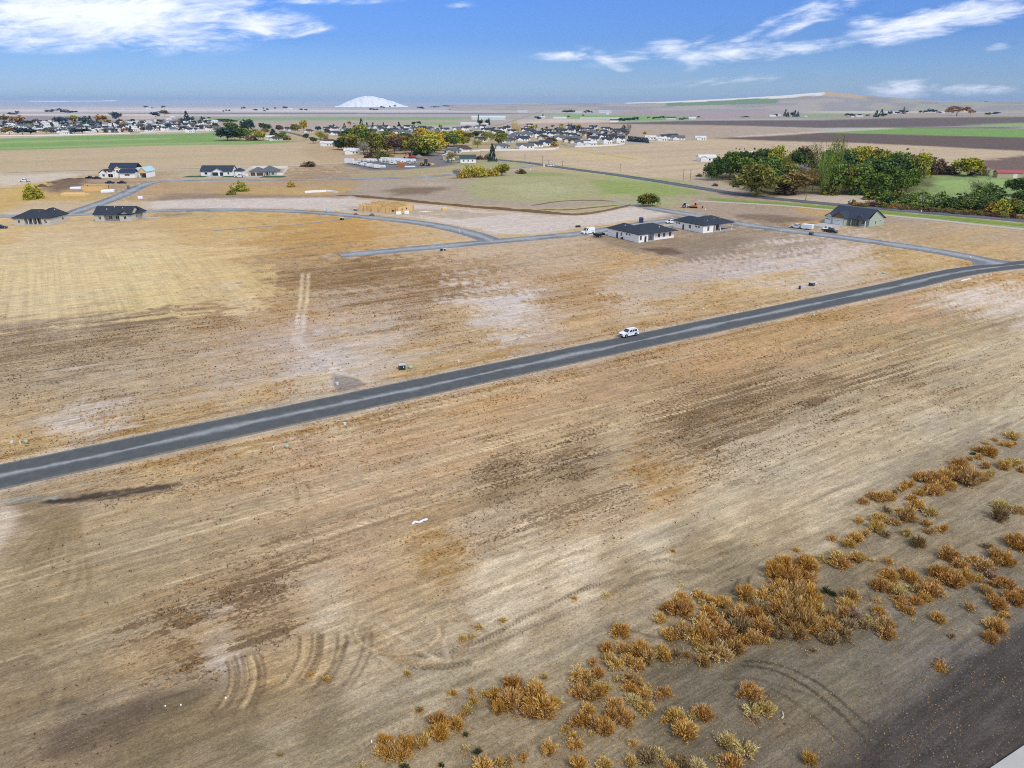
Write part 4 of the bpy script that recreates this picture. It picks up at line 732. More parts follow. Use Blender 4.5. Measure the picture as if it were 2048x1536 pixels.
SHR.extend([(925,1428,12,'o'),(835,1418,10,'o'),(560,1508,14,'b'),(905,1385,16,'g'),(1345,1100,10,'g'),(650,1355,14,'g'),(1148,1195,10,'g'),(1215,1187,14,'s'),(960,1252,16,'g'),(1005,1238,14,'g'),(925,1275,16,'g'),(945,1270,12,'s'),(620,1347,12,'g'),(815,1345,14,'g')])
CN = dict(g='golden', o='amber', r='rust brown', b='dull brown', s='straw coloured', n='dark green', d='tan brown', p='pinkish beige')
rk = random.Random(5); PLACE = []
def zone(x, y):
    if x > 1640 and y < 1130: return 'in the long band'
    if x > 1720: return 'right of the thicket' if y < 1240 else 'beside the dark road'
    if x > 1560 and y < 1260: return 'at the thicket end'
    if x > 1330 and y < 1330: return 'in the big thicket'
    if x > 1190 and y < 1450: return 'left of the thicket' if y < 1370 else 'below the thicket'
    if x < 960 and y > 1380: return 'in the bottom clumps'
    if x < 1190 and y > 1330: return 'in the middle clumps'
    return 'on tracked bare dirt' if y < 1330 else 'at the bottom edge'
for (x, y, w, c) in SHR:
    if w < 4: continue
    gx, gy = G(x, y+w*.22); s = S(y)*w*1.33; big = w > 17
    flat_ = c == 's' and y < 1200 and x < 1600 and w > 10
    me = (rk.choice(KP) if w > 22 else rk.choice(KS)) if not flat_ else KW
    o = bpy.data.objects.new('shrub', me)
    sz = 'big' if w > 36 else 'middling' if w > 24 else 'small' if w > 15 else 'tiny'
    if len(me.materials) == 0: me.materials.append(KM['o'])
    C.objects.link(o); o.material_slots[0].link = 'OBJECT'; o.material_slots[0].material = KM[c]
    o.location = (gx, gy, -.10); hz = (.95+.3*rk.random()) if not flat_ else .5
    o.scale = (s*(.92+.2*rk.random()), s*(.92+.2*rk.random()), s*hz); o.rotation_euler = (rk.uniform(-.12, .12), rk.uniform(-.12, .12), rk.random()*6.28)
    tag(o, None, 'shrub', 'dry tumbleweed shrubs on bare dirt'); single(o, sz+' '+CN[c]+' dry shrub '+zone(x, y), x+y*.001); PLACE.append((gx, gy, s))

# loose dead weeds, clods and litter nobody could count
def scatter_stuff():
    X, Y, og, br, dall, RR, a, b = GD; rg = np.random.RandomState(3); V = []; T = []
    def tuft(px_, py_, s, n, tone, h=.5):
        for k in range(n):
            t = rg.rand()*2*math.pi; d = np.array([math.cos(t)*.7, math.sin(t)*.7, h+rg.rand()*.5]); p = np.array([px_, py_, -.03])+np.array([math.cos(t), math.sin(t), 0])*s*.2*rg.rand(); q = p+d*s*(.5+.5*rg.rand())
            sd = np.array([-math.sin(t), math.cos(t), 0])*s*.16; V.extend((p-sd, p+sd, q)); T.append(tone+.3*rg.rand())
    sets = []
    for dens, key, tone, smin, smax, cnt, rmax in ((br, 'b', .1, .10, .30, 9000, 190), (og, 'o', .35, .14, .42, 9000, 300)):
        w = dens**1.6*(RR < rmax)*(RR > 35)*(dall > .8)*(np.abs(np.degrees(np.arctan2(X, Y))) < 50)*sstep(.42, .6, fbm(a/9, b/1.4, 111, 3)); w = w*np.minimum(RR/120, 1)**2
        w /= w.sum(); idx = rg.choice(len(X), cnt, p=w); V.clear(); T.clear()
        for i in idx:
            jx, jy = rg.normal(0, .12, 2)*RR[i]/60; tuft(X[i]+jx, Y[i]+jy, rg.uniform(smin, smax)*(.6+.4*min(2.2, RR[i]/90)), 5, tone)
        me = leaf_mesh('weeds', V, 3, T); o = obj('weeds', me, plant_mat('weed_'+key, *(('4f3a22','705433','8f7048') if key == 'b' else ('8a5a26','ba8440','dcb874')))); tag(o, kind='stuff')
    # sparse tufts and straw litter round the tumbleweeds and on bare dirt
    V.clear(); T.clear()
    for k in range(5200):
        x, y = rg.uniform(500, 2048), rg.uniform(1000, 1536)
        if y < 1700-.42*x+rg.normal(0, 60) : continue
        gx, gy = G(x, y); tuft(gx, gy, rg.uniform(.05, .22), 4, .3, .3)
    for (gx, gy, s) in PLACE:
        for k in range(14): t = rg.rand()*6.28; tuft(gx+math.cos(t)*s*(.35+.6*rg.rand()), gy+math.sin(t)*s*(.35+.6*rg.rand()), rg.uniform(.08, .25), 5, .4, .2)
    tag(obj('litter', leaf_mesh('litter', V, 3, T), KM['d']), kind='stuff')
    # dry weeds crowding the edges of the street
    V.clear(); T.clear(); MA = np.array(MAIN); 
    for k in range(4200):
        i = rg.randint(len(MA)-1); p = MA[i]+(MA[i+1]-MA[i])*rg.rand(); 
        i0 = int(rg.rand()*len(MA)); t = rg.rand(); a0 = rg.uniform(-90, 170); side = rg.choice([-1, 1]); off = 4.75+abs(rg.normal(0, 1.5)); px_, py_ = xy(a0, 115.65+side*off)
        if fbm(np.array([a0/6]), np.array([side*3.]), 77, 3)[0] < .47: continue
        tuft(px_, py_, rg.uniform(.12, .38), 5, .35, .5)
    tag(obj('verge_weeds', leaf_mesh('verge_weeds', V, 3, T), KM['d']), kind='stuff')
    # pebbles and clods
    m = MB()
    for k in range(3200):
        gx, gy = G(rg.uniform(-40, 2090), rg.uniform(860, 1540)); s = rg.uniform(.03, .10)
        p = [(gx+math.cos(t)*s, gy+math.sin(t)*s*.8, .0) for t in (0.3, 1.9, 3.4, 5)]
        m.poly(p); top = (gx, gy, s*.9)
        for i in range(4): m.poly([p[i], p[(i+1) % 4], top])
    tag(m.build('pebbles', mat('pebble', srgb('a39684', .7), .9, var=.5, scale=.7)), kind='stuff')
scatter_stuff()
# ------------------------------------------------------------------ trees
def crown(seed, kind='round', clumps=130, per=15, q=.036, low=False):
    """crown of unit height (0..1) and unit width, leaf faces gathered in clumps with gaps between"""
    rg = np.random.RandomState(seed); V = []; T = []
    lobes = [(rg.uniform(-.22, .22), rg.uniform(-.22, .22), rg.uniform(.38, .78), rg.uniform(.20, .34)) for _ in range(9)]
    for c in range(clumps):
        if kind == 'poplar': z = .06+.94*rg.rand(); r = .5*math.sin(math.pi*min(1, (1-z)*.93+.07)**.55)*(.35+.65*rg.rand()**.5)*.9; t = rg.rand()*6.28; p = np.array([r*math.cos(t), r*math.sin(t), z]); cr = .10; up = 1.6
        elif kind == 'conifer': z = .04+.95*rg.rand()**1.25; r = .5*(1-z)**.85*(.45+.55*rg.rand()**.4)+.01; t = rg.rand()*6.28; p = np.array([r*math.cos(t), r*math.sin(t), z-.04*r]); cr = .06; up = -.2
        elif kind == 'bush': el = math.acos(1-rg.rand()*.97); t = rg.rand()*6.28; k = .5*(.5+.5*rg.rand()**.5)*(1+.25*math.sin(3*t+seed)); p = np.array([k*math.sin(el)*math.cos(t), k*math.sin(el)*math.sin(t), max(.03, 1.75*k*math.cos(el))]); cr = .09; up = .3
        elif kind == 'bare': L_ = lobes[rg.randint(9)]; d = rg.normal(0, 1, 3); d /= np.linalg.norm(d); p = np.array(L_[:3])+d*L_[3]*rg.rand()*np.array([1, 1, .9]); cr = .08; up = 1.2
        else:
            L_ = lobes[rg.randint(9)]; d = rg.normal(0, 1, 3); d[2] = d[2] if d[2] > -.5 else -d[2]; d /= np.linalg.norm(d); p = np.array(L_[:3])+d*L_[3]*(.75+.3*rg.rand())*np.array([1, 1, .95]); p[2] = min(.99, max(.13, p[2])); cr = .085; up = .2 if kind != 'willow' else -1.1
        tone = rg.rand()
        for k in range(per):
            o = rg.normal(0, cr*.55, 3)*np.array([1, 1, 1.0 if kind != 'poplar' else 2]); o2 = p+o; n = rg.normal(0, 1, 3)+np.array([0, 0, .6]); n /= np.linalg.norm(n)
            u = np.cross(n, rg.normal(0, 1, 3)); u[2] += up*.6; u /= np.linalg.norm(u)+1e-9; w = np.cross(n, u); s = q*(.6+.8*rg.rand()); w = w*s*(.55 if kind in ('willow', 'bare', 'poplar') else .8); u = u*s*(1.5 if kind in ('willow', 'bare') else 1)
            if kind == 'bare': w *= .3
            o2[2] = max(.02, o2[2]); V += [o2-u-w*.4, o2+w-u*.1, o2+u, o2-w+u*.1]; T.append(min(1, max(0, .15+tone*.6+rg.uniform(-.1, .25))))
    return leaf_mesh('crown_'+kind, V, 4, T)
def trunk(seed, h=.5, r=.022, bare=False):
    rg = random.Random(seed); m = MB(); m.bar((0,0,-.03), (.01,0,h*.55), r, r*.7, 6)
    for i in range(9 if bare else 6):
        t = i*1.1+rg.random(); z0 = h*(.35+.25*rg.random()); L_ = .26+.12*rg.random(); q = (math.cos(t)*L_*.75, math.sin(t)*L_*.75, z0+L_*(1+.3*rg.random()))
        m.bar((.01,0,z0), q, r*.45, r*.12, 4)
        for k in range(2): m.bar(q, (q[0]*1.4+rg.uniform(-.1,.1), q[1]*1.4+rg.uniform(-.1,.1), q[2]+.15), r*.14, r*.05, 3)
    return m.mesh('trunk')
CR = dict(round=[crown(s, 'round', 210, 15, .04) for s in (1, 2, 3, 4)], willow=[crown(s, 'willow', 170, 16) for s in (5, 6)], poplar=[crown(s, 'poplar', 130, 14, .026) for s in (7, 8)],
          conifer=[crown(s, 'conifer', 150, 12, .04) for s in (9, 10)], bush=[crown(s, 'bush', 90, 14, .05) for s in (11, 12, 13)], bare=[crown(s, 'bare', 130, 12, .04) for s in (14, 15)],
          far=[crown(s, 'round', 50, 7, .085) for s in (16, 17)], farcon=[crown(s, 'conifer', 60, 5, .09) for s in (18,)], farbush=[crown(19, 'bush', 36, 8, .10)])
TR = [trunk(1), trunk(2), trunk(3, .6, .02, True)]; TRC = MB().bar((0,0,-.02), (0,0,.5), .025, .012, 6).mesh('trunk')
bark = mat('bark', srgb('6e5f50', .7), .9)
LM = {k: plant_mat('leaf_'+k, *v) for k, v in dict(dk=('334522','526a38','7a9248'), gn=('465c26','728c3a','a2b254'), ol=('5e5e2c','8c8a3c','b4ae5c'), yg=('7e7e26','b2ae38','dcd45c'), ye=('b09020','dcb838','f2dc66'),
      og=('9a6a2c','c89444','e2b868'), br=('5c4a38','7e654c','a08868'), pg=('7c8c58','a2ae78','c8ce9c'), bl=('2c4048','46606a','6a8288'), gr=('8a8276','aca496','c8c0b0'), rd=('5c3430','7a4a40','987060'), sp=('283c34','405a4c','66806c'), ro=('74603a','9a8248','beA662'.lower())).items()}  # bl: the blue of distance haze put into the leaf colour
LN = dict(dk='dark green', gn='green', ol='olive', yg='yellow-green', ye='golden yellow', og='orange', br='brown', pg='pale green', bl='hazy blue-green', gr='bare grey', rd='dark red', sp='dark spruce-green', ro='russet')
KN = dict(round='tree', willow='willow-like tree', poplar='tall poplar', conifer='conifer', bush='bush', bare='thin-leaved tree', far='tree', farcon='conifer', farbush='bush')
def plant(x, y, w, h, kind, c, where, group):
    """x, y: foot in photo pixels; w, h: size in photo pixels"""
    gx, gy = G(x, y); s = S(y); nm = 'bush' if 'bush' in kind else 'tree'
    far = kind.startswith('far')
    t = empty(nm, (gx, gy, 0), rt.random()*6.28, None, nm, group)
    cr_ = bpy.data.objects.new('crown', rt.choice(CR[kind])); C.objects.link(cr_); cr_.parent = t
    if len(cr_.data.materials) == 0: cr_.data.materials.append(LM['gn'])
    cr_.material_slots[0].link = 'OBJECT'; cr_.material_slots[0].material = LM[c]
    W, Hh = w*s, h*s*1.03; cr_.scale = (W*1.32, W*1.32, Hh*1.05); cr_.location = (0, 0, -.1)
    if not (kind in ('bush', 'farbush')) and (h > 9):
        tm = TRC if 'con' in kind or kind == 'poplar' else rt.choice(TR[:2]) if kind != 'bare' else TR[2]
        if len(tm.materials) == 0: tm.materials.append(bark)
        k = bpy.data.objects.new('trunk', tm); C.objects.link(k); k.parent = t; k.scale = (W*1.0, W*1.0, Hh)
    sz = 'large ' if h*s > 13 else 'small ' if h*s < 5 else ''
    single(t, sz+LN[c]+' '+KN[kind]+' '+where, x); return t
rt = random.Random(8)
FARV, FART, FARM = [], [], []
def plant_mass(x, y, w, h, kind, c):      # trees too many and too small to tell apart
    gx, gy = G(x, y); s = S(y); me = rt.choice(CR[kind]); n = len(me.vertices); v = np.empty(n*3); me.vertices.foreach_get('co', v); v = v.reshape(-1, 3); t = np.empty(n); me.attributes['tone'].data.foreach_get('value', t); a = rt.random()*6.28
    q = np.stack([(v[:, 0]*math.cos(a)-v[:, 1]*math.sin(a))*w*s*1.25+gx, (v[:, 0]*math.sin(a)+v[:, 1]*math.cos(a))*w*s*1.25+gy, v[:, 2]*h*s*1.05-.1], 1); FARV.append(q); FART.append(t[::4]); FARM.append((c, n//4))
def grove(lst, ox, oy, s, where, group):
    for (x, y, w, h, k, c) in lst: plant(ox+x/s, oy+y/s, w/s, h/s, k, c, where, group)
grove([(165,357,95,120,'round','dk'),(205,357,95,150,'round','dk'),(255,357,110,170,'round','dk'),(310,350,110,185,'round','gn'),(360,342,110,175,'round','dk'),(400,335,110,170,'round','dk'),(235,330,100,150,'round','dk'),
 (460,330,140,170,'round','dk'),(520,325,130,180,'round','dk'),(590,325,130,160,'round','dk'),(560,300,110,140,'round','gn'),(650,330,120,205,'round','yg'),(610,300,100,160,'round','ol'),(690,380,110,160,'round','dk'),(520,478,300,225,'willow','ol'),(560,440,150,170,'willow','yg'),(690,460,120,150,'round','dk'),
 (745,350,80,200,'bare','ol'),(790,340,100,200,'round','yg'),(830,345,110,190,'round','dk'),(890,335,140,205,'round','br'),(865,400,180,170,'bare','gr'),(830,473,210,170,'round','ro'),(900,473,190,205,'bare','ro'),(770,470,120,120,'bush','br'),(960,340,75,235,'poplar','ol'),
 (1010,400,110,240,'poplar','dk'),(1040,470,120,280,'poplar','gn'),(1100,440,100,335,'poplar','gn'),(1135,390,90,290,'poplar','ol'),(1060,310,90,180,'round','gn'),(1150,468,120,220,'round','gn'),(1215,468,130,190,'round','ol'),(1290,468,160,200,'round','gn'),(1230,400,160,230,'round','dk'),(1200,330,140,200,'round','gn'),
 (1270,330,160,200,'round','yg'),(1340,320,150,190,'round','ye'),(1400,330,150,200,'round','yg'),(1470,320,140,190,'round','gn'),(1330,400,150,190,'round','dk'),(1390,468,100,100,'bush','yg'),(1420,430,170,220,'round','dk'),(1490,380,170,210,'round','ye'),(1500,445,190,210,'round','dk'),(1580,440,200,250,'round','dk'),
 (1630,400,150,220,'round','gn'),(1660,435,180,220,'round','dk'),(1640,360,130,190,'round','ol'),(1720,420,150,220,'round','ol'),(1770,370,140,190,'round','yg'),(1820,335,110,170,'round','yg'),(1740,330,130,130,'round','ol'),(1860,300,60,60,'bush','dk'),(1900,310,130,110,'bush','br'),(1960,305,120,95,'bush','br'),(1880,290,80,90,'bush','dk'),(1140,350,160,200,'round','gn'),(1250,450,150,170,'round','yg'),(1350,450,160,190,'round','gn'),(1450,470,150,150,'round','gn'),(1540,400,160,210,'round','gn'),(1620,460,140,170,'round','gn'),(1700,450,130,160,'round','gn'),(1560,350,150,190,'round','yg'),(460,360,120,150,'round','gn'),(620,400,150,190,'round','gn'),(760,430,140,180,'round','ol'),(960,460,120,180,'round','gn'),(1320,470,110,110,'bush','gn'),(1100,472,90,90,'bush','ol')], 1380, 270, 3.938, 'in the big roadside grove', 'trees of the roadside grove')
for (x, y, w, h, k, c) in [(1935,352,46,30,'round','yg'),(1912,345,20,22,'bare','br'),(1900,348,26,14,'bush','br'),(1964,345,20,12,'bush','gr'),(1955,350,26,10,'bush','br'),(1958,400,50,40,'bare','pg'),(1968,404,36,30,'bush','gn'),(1985,402,34,26,'bush','dk'),(2040,392,50,34,'round','dk'),(2046,420,40,40,'round','dk'),
    (2024,425,26,22,'bush','ol'),(2000,426,24,24,'bush','yg'),(1981,424,22,16,'bush','og'),(1945,408,30,20,'bush','gn'),(1925,410,30,20,'bush','dk')]: plant(x, y, w, h, k, c, 'on the right pasture', 'trees and bushes on the pasture')
for i in range(40):
    x = 1742+i*7.9+rt.uniform(-3, 3); y = 404+(x-1742)*.062+rt.uniform(-7, 5); plant(x, y, rt.uniform(18, 34), rt.uniform(12, 24), 'bush', rt.choice(['dk','gn','gn','ol','pg','dk','gn']), 'in the highway thicket', 'bushes of the thicket along the highway')
for i in range(48):
    x = 1705+i*7.3+rt.uniform(-3, 3); y = 410+(x-1705)*.080+rt.uniform(-1.5, 1.5); plant(x, y, rt.uniform(9, 17), rt.uniform(5, 9), 'bush', rt.choice(['ro','br','og','ro','rd','ol']), 'on the highway verge', 'dry brush on the highway verge')
for (x, y, w, h, k, c) in [(1296,413,36,25,'round','ol'),(1288,412,22,18,'round','gn'),(1305,412,22,19,'round','gn')]: plant(x, y, w, h, k, c, 'beside the gravel lane', 'bushes beside the gravel lane')
for (x, y, w, h, k, c) in [(914,357,20,20,'bare','gr'),(926,356,16,16,'bush','ye'),(938,355,22,20,'bush','yg'),(950,354,22,20,'bush','ye'),(962,354,20,18,'bush','yg'),(976,352,16,12,'bush','ye'),(986,352,18,14,'bush','ye'),(1003,351,24,22,'round','yg'),(1042,347,16,8,'bush','br'),
    (65,398,26,26,'bush','yg'),(76,396,18,18,'bush','ye'),(481,382,26,17,'bush','yg'),(583,374,12,11,'bush','ye'),(462,389,14,8,'bush','ol'),(618,333,22,9,'bush','br'),(1430,372,10,5,'bush','br'),(1398,353,10,5,'bush','br')]: plant(x, y, w, h, k, c, 'on the open plots', 'bushes on the open plots')
grove([(676,299,20,16,'round','sp'),(684,300,18,18,'round','dk'),(693,300,30,30,'round','ol'),(706,301,34,30,'round','ol'),(700,288,30,26,'round','dk'),(722,300,40,32,'round','gn'),(735,306,26,24,'round','ol'),(728,309,26,26,'bare','gr'),(716,290,26,32,'round','ol'),(727,290,30,34,'round','yg'),(738,292,24,30,'round','gn'),
 (748,296,12,24,'conifer','sp'),(760,306,40,34,'round','ol'),(752,300,24,20,'round','dk'),(775,304,32,26,'round','ro'),(776,288,26,26,'round','gn'),(790,308,34,32,'round','br'),(785,296,26,24,'round','og'),(802,302,30,26,'round','ro'),(812,300,34,28,'round','dk'),(826,297,34,26,'round','ol'),(812,308,26,24,'round','yg'),(830,308,28,28,'round','ol'),(824,306,22,24,'round','ye'),
 (842,310,28,14,'bush','dk'),(745,315,24,14,'bush','br'),(760,317,22,14,'bush','ol'),(776,315,18,10,'bush','ro'),(858,312,44,38,'round','yg'),(852,312,26,30,'round','gn'),(870,302,36,30,'round','ye'),(848,292,28,30,'round','ye'),(862,290,28,26,'round','ye'),(882,288,28,24,'round','yg'),(876,300,24,20,'round','ye'),(893,293,28,24,'round','gn'),(897,291,22,24,'round','yg'),
 (907,284,26,14,'round','ye'),(914,293,26,26,'round','yg'),(906,294,20,22,'round','gn'),(924,291,24,14,'round','gn'),(920,272,18,12,'round','ye'),(934,291,20,18,'bare','ol'),(938,280,20,14,'round','ol'),(950,275,14,12,'round','dk'),(955,296,22,18,'bare','yg'),(972,290,22,28,'bare','ol'),(982,288,18,24,'bare','yg'),(997,290,24,20,'round','ol'),(1004,288,18,22,'round','gn'),(882,297,20,12,'bush','br')], 0, 0, 1, 'in the autumn grove', 'trees of the autumn grove')
for (x, y, w, h, k, c) in [(903,325,26,22,'bare','ro'),(947,324,9,12,'round','dk'),(985,323,15,30,'conifer','sp'),(976,319,12,10,'bush','br'),(960,319,12,7,'bush','rd'),(951,319,6,6,'bush','rd')]: plant(x, y, w, h, k, c, 'by the white house with green roof', 'trees round the white house')
grove([(455,281,34,22,'round','sp'),(470,280,28,26,'round','dk'),(462,264,26,18,'round','gn'),(448,268,16,14,'bare','gr'),(480,281,22,20,'round','dk'),(497,265,22,22,'round','sp'),(495,276,20,16,'round','gn'),(518,281,22,18,'round','yg'),(522,280,14,14,'round','ol'),(530,271,22,14,'bare','ro'),(536,262,16,12,'round','dk'),(526,258,12,10,'round','dk'),
 (547,274,16,14,'conifer','sp'),(556,279,14,8,'bush','br'),(563,279,18,12,'round','gn'),(574,280,14,8,'bush','ol'),(504,281,18,9,'bush','ro'),(434,264,18,12,'bare','gr'),(440,272,20,12,'bare','br'),(486,262,14,12,'round','ol'),(512,270,16,12,'bare','ro'),(613,280,11,12,'round','sp'),(627,287,13,12,'round','dk'),(642,286,22,24,'bare','yg'),(652,286,14,18,'bare','ro'),
 (655,268,10,9,'round','br'),(608,262,12,18,'round','ye'),(592,262,18,12,'round','yg'),(560,262,14,10,'round','br'),(637,262,10,8,'round','sp')], 0, 0, 1, 'in the farmstead grove', 'trees of the farmstead grove')
# notable village trees
for (x, y, w, h, k, c) in [(700,253,8,10,'far','og'),(668,255,5,6,'farcon','sp'),(689,255,5,8,'farcon','sp'),(723,253,8,14,'farcon','sp'),(734,255,6,9,'farcon','sp'),(746,255,6,9,'farcon','sp'),(756,256,5,6,'farcon','sp'),(767,255,5,9,'farcon','sp'),(798,253,6,8,'farcon','sp'),(827,252,8,8,'far','dk'),(838,251,8,8,'far','dk'),
   (957,250,5,18,'farcon','dk'),(961,251,11,11,'far','dk'),(974,250,8,10,'far','bl'),(978,250,5,12,'farcon','sp'),(1029,265,11,18,'poplar','ye'),(1037,266,7,12,'poplar','ye'),(1063,262,14,11,'far','yg'),(1057,264,8,10,'far','ye'),(1122,264,8,13,'poplar','ol'),(1139,265,10,16,'poplar','bl'),(1147,265,8,14,'far','bl'),(1158,262,11,12,'far','og'),
   (1257,268,8,16,'poplar','br'),(1253,271,4,5,'farbush','gn'),(1289,272,10,9,'far','ye'),(1103,290,18,12,'round','ol'),(1108,293,12,9,'bush','og'),(1102,280,18,6,'bush','rd'),(1178,277,10,11,'far','rd'),(1112,263,6,8,'far','dk'),(1178,262,6,6,'far','dk'),(1195,264,6,6,'far','dk'),(1211,265,5,5,'far','dk'),(1093,257,5,4,'farbush','dk'),(30,238,0,0,'far','dk')]:
    if w: plant(x, y, w, h, k, c, 'in the middle village', 'trees of the middle village')
for i in range(15): plant(1257+i*2.7, 282.5+i*.28, 5.5, 9.5, 'farcon', 'bl', 'in the clipped conifer hedgerow', 'conifers of the hedgerow')
# left village trees: broad-leaved and conifers among the roofs
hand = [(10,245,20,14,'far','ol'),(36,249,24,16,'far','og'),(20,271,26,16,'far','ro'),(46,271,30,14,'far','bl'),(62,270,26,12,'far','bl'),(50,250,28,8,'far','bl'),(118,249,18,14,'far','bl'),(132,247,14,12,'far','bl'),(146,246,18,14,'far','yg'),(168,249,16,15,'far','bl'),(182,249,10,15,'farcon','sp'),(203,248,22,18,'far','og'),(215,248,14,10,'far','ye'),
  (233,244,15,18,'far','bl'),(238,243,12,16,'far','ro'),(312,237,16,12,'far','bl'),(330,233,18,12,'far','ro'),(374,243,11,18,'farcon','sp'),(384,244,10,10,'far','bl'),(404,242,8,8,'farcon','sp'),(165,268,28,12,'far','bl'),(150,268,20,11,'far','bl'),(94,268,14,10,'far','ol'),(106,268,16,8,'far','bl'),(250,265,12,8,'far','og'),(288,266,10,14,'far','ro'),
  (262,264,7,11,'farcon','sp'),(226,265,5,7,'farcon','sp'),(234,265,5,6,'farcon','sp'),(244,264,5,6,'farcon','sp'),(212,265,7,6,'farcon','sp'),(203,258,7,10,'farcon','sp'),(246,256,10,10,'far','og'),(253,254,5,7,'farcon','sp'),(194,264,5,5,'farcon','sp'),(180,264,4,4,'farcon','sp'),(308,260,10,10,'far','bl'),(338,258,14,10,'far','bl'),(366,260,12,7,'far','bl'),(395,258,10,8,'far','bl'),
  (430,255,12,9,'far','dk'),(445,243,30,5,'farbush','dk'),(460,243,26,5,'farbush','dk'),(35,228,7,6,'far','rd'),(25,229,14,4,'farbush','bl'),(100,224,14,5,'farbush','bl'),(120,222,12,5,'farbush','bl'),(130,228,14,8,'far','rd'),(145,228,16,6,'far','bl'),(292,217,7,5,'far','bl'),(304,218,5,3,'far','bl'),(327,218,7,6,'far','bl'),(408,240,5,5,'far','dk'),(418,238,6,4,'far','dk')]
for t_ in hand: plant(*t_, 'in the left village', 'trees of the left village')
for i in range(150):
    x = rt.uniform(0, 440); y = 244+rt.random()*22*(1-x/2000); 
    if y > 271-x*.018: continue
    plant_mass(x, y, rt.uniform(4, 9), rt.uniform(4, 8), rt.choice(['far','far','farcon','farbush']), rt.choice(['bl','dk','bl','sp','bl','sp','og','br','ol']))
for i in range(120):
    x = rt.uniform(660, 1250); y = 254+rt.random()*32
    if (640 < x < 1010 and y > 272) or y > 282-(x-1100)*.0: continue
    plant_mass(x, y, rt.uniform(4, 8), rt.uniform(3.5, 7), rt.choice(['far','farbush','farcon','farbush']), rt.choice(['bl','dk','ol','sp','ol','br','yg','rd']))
# trees round far farms, tiny, distance haze put into their blue leaf colours
ff = [(447,223,3,3),(453,223,4,4),(459,223,5,4),(484,219,4,4),(489,219,5,6),(512,222,9,4),(527,217,3,3),(529,222,4,3),(535,222,5,6),(550,217,4,3),(569,218,6,5),(573,218,6,5),(585,218,4,3),(603,222,7,5),(612,222,6,4),(742,221,8,5),(748,221,6,4),(754,221,7,4),(765,215,9,3),(780,214,3,3),(790,214,6,4),(840,217,12,4),(845,217,6,3),(870,214,16,2),(900,212,30,2),
  (975,216,12,4),(985,215,10,3),(965,215,10,3),(1003,214,10,4),(1050,213,14,4),(1062,214,20,5),(1080,214,14,4),(1090,213,20,6),(1105,213,20,6),(1115,215,14,5),(1130,213,22,3),(1150,213,14,2),(1165,213,14,3),(1135,226,20,6),(1145,226,10,6),(1130,226,10,5),(1176,227,7,7),(1182,227,7,5),(1222,213,6,5),(1230,213,8,6),(1237,213,6,5),(1284,214,8,5),(1295,211,8,4),(1170,227,6,5),
  (1078,240,10,6),(1086,234,4,6),(1073,238,8,6),(1137,236,6,6),(1166,234,5,6),(1240,244,9,8),(1247,244,9,7),(1253,243,9,7),(1260,243,9,7),(1267,243,8,9),(1273,242,8,8),(1296,238,6,5),(1308,239,10,5),(1317,238,10,5),(1325,238,8,6),(1370,239,10,4),(1362,239,8,3),(1397,236,6,4),(1570,232,6,12),(1575,233,6,8),(1584,233,9,9),(1589,233,7,11),(1595,233,6,9),(1552,233,8,5),(1490,234,14,2),
  (1515,207,8,4),(1528,207,4,2),(1575,206,8,4),(1587,206,6,4),(1668,204,12,4),(1675,203,8,4),(1689,204,7,4),(1700,204,4,3),(1690,215,10,8),(1684,215,6,5),(1340,209,3,2),(1380,209,3,2),(1405,209,3,2),(1696,233,14,6),(1705,234,10,6),(1718,233,8,5),(1735,233,8,4),(1752,234,9,12),(1762,232,9,12),(1770,233,8,6),(1779,231,8,9),(1803,227,10,7),(1807,227,6,12),(1813,227,6,6),(1795,228,10,5),
  (1840,227,7,6),(1850,227,10,6),(1860,226,12,8),(1868,226,10,7),(1878,227,10,4),(1913,231,36,17),(1895,228,10,10),(1940,230,12,11),(1935,222,5,6),(1947,227,8,6),(1975,231,12,6),(1990,230,14,6),(1813,202,14,4),(1817,202,6,5),(1850,203,18,4),(1895,204,10,3),(1907,204,14,4),(1930,204,14,4),(1957,203,6,5),(1968,203,14,5),(2010,215,10,10),(2003,215,6,6),(2044,214,12,8),(2030,215,12,5)]
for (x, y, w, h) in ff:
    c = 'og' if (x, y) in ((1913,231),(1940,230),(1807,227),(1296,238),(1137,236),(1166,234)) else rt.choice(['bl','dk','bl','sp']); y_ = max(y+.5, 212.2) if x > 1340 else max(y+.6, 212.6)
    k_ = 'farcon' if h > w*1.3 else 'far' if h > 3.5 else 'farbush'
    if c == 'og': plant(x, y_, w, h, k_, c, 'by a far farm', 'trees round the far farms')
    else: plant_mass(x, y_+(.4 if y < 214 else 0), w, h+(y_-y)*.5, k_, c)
me = leaf_mesh('tree_belts', np.concatenate(FARV), 4, np.concatenate(FART)); ks_ = sorted({c for c, _ in FARM})
for k_ in ks_: me.materials.append(LM[k_])
me.polygons.foreach_set('material_index', np.concatenate([np.full(n, ks_.index(c), np.int32) for c, n in FARM])); tag(obj('tree_belts', me), kind='stuff')
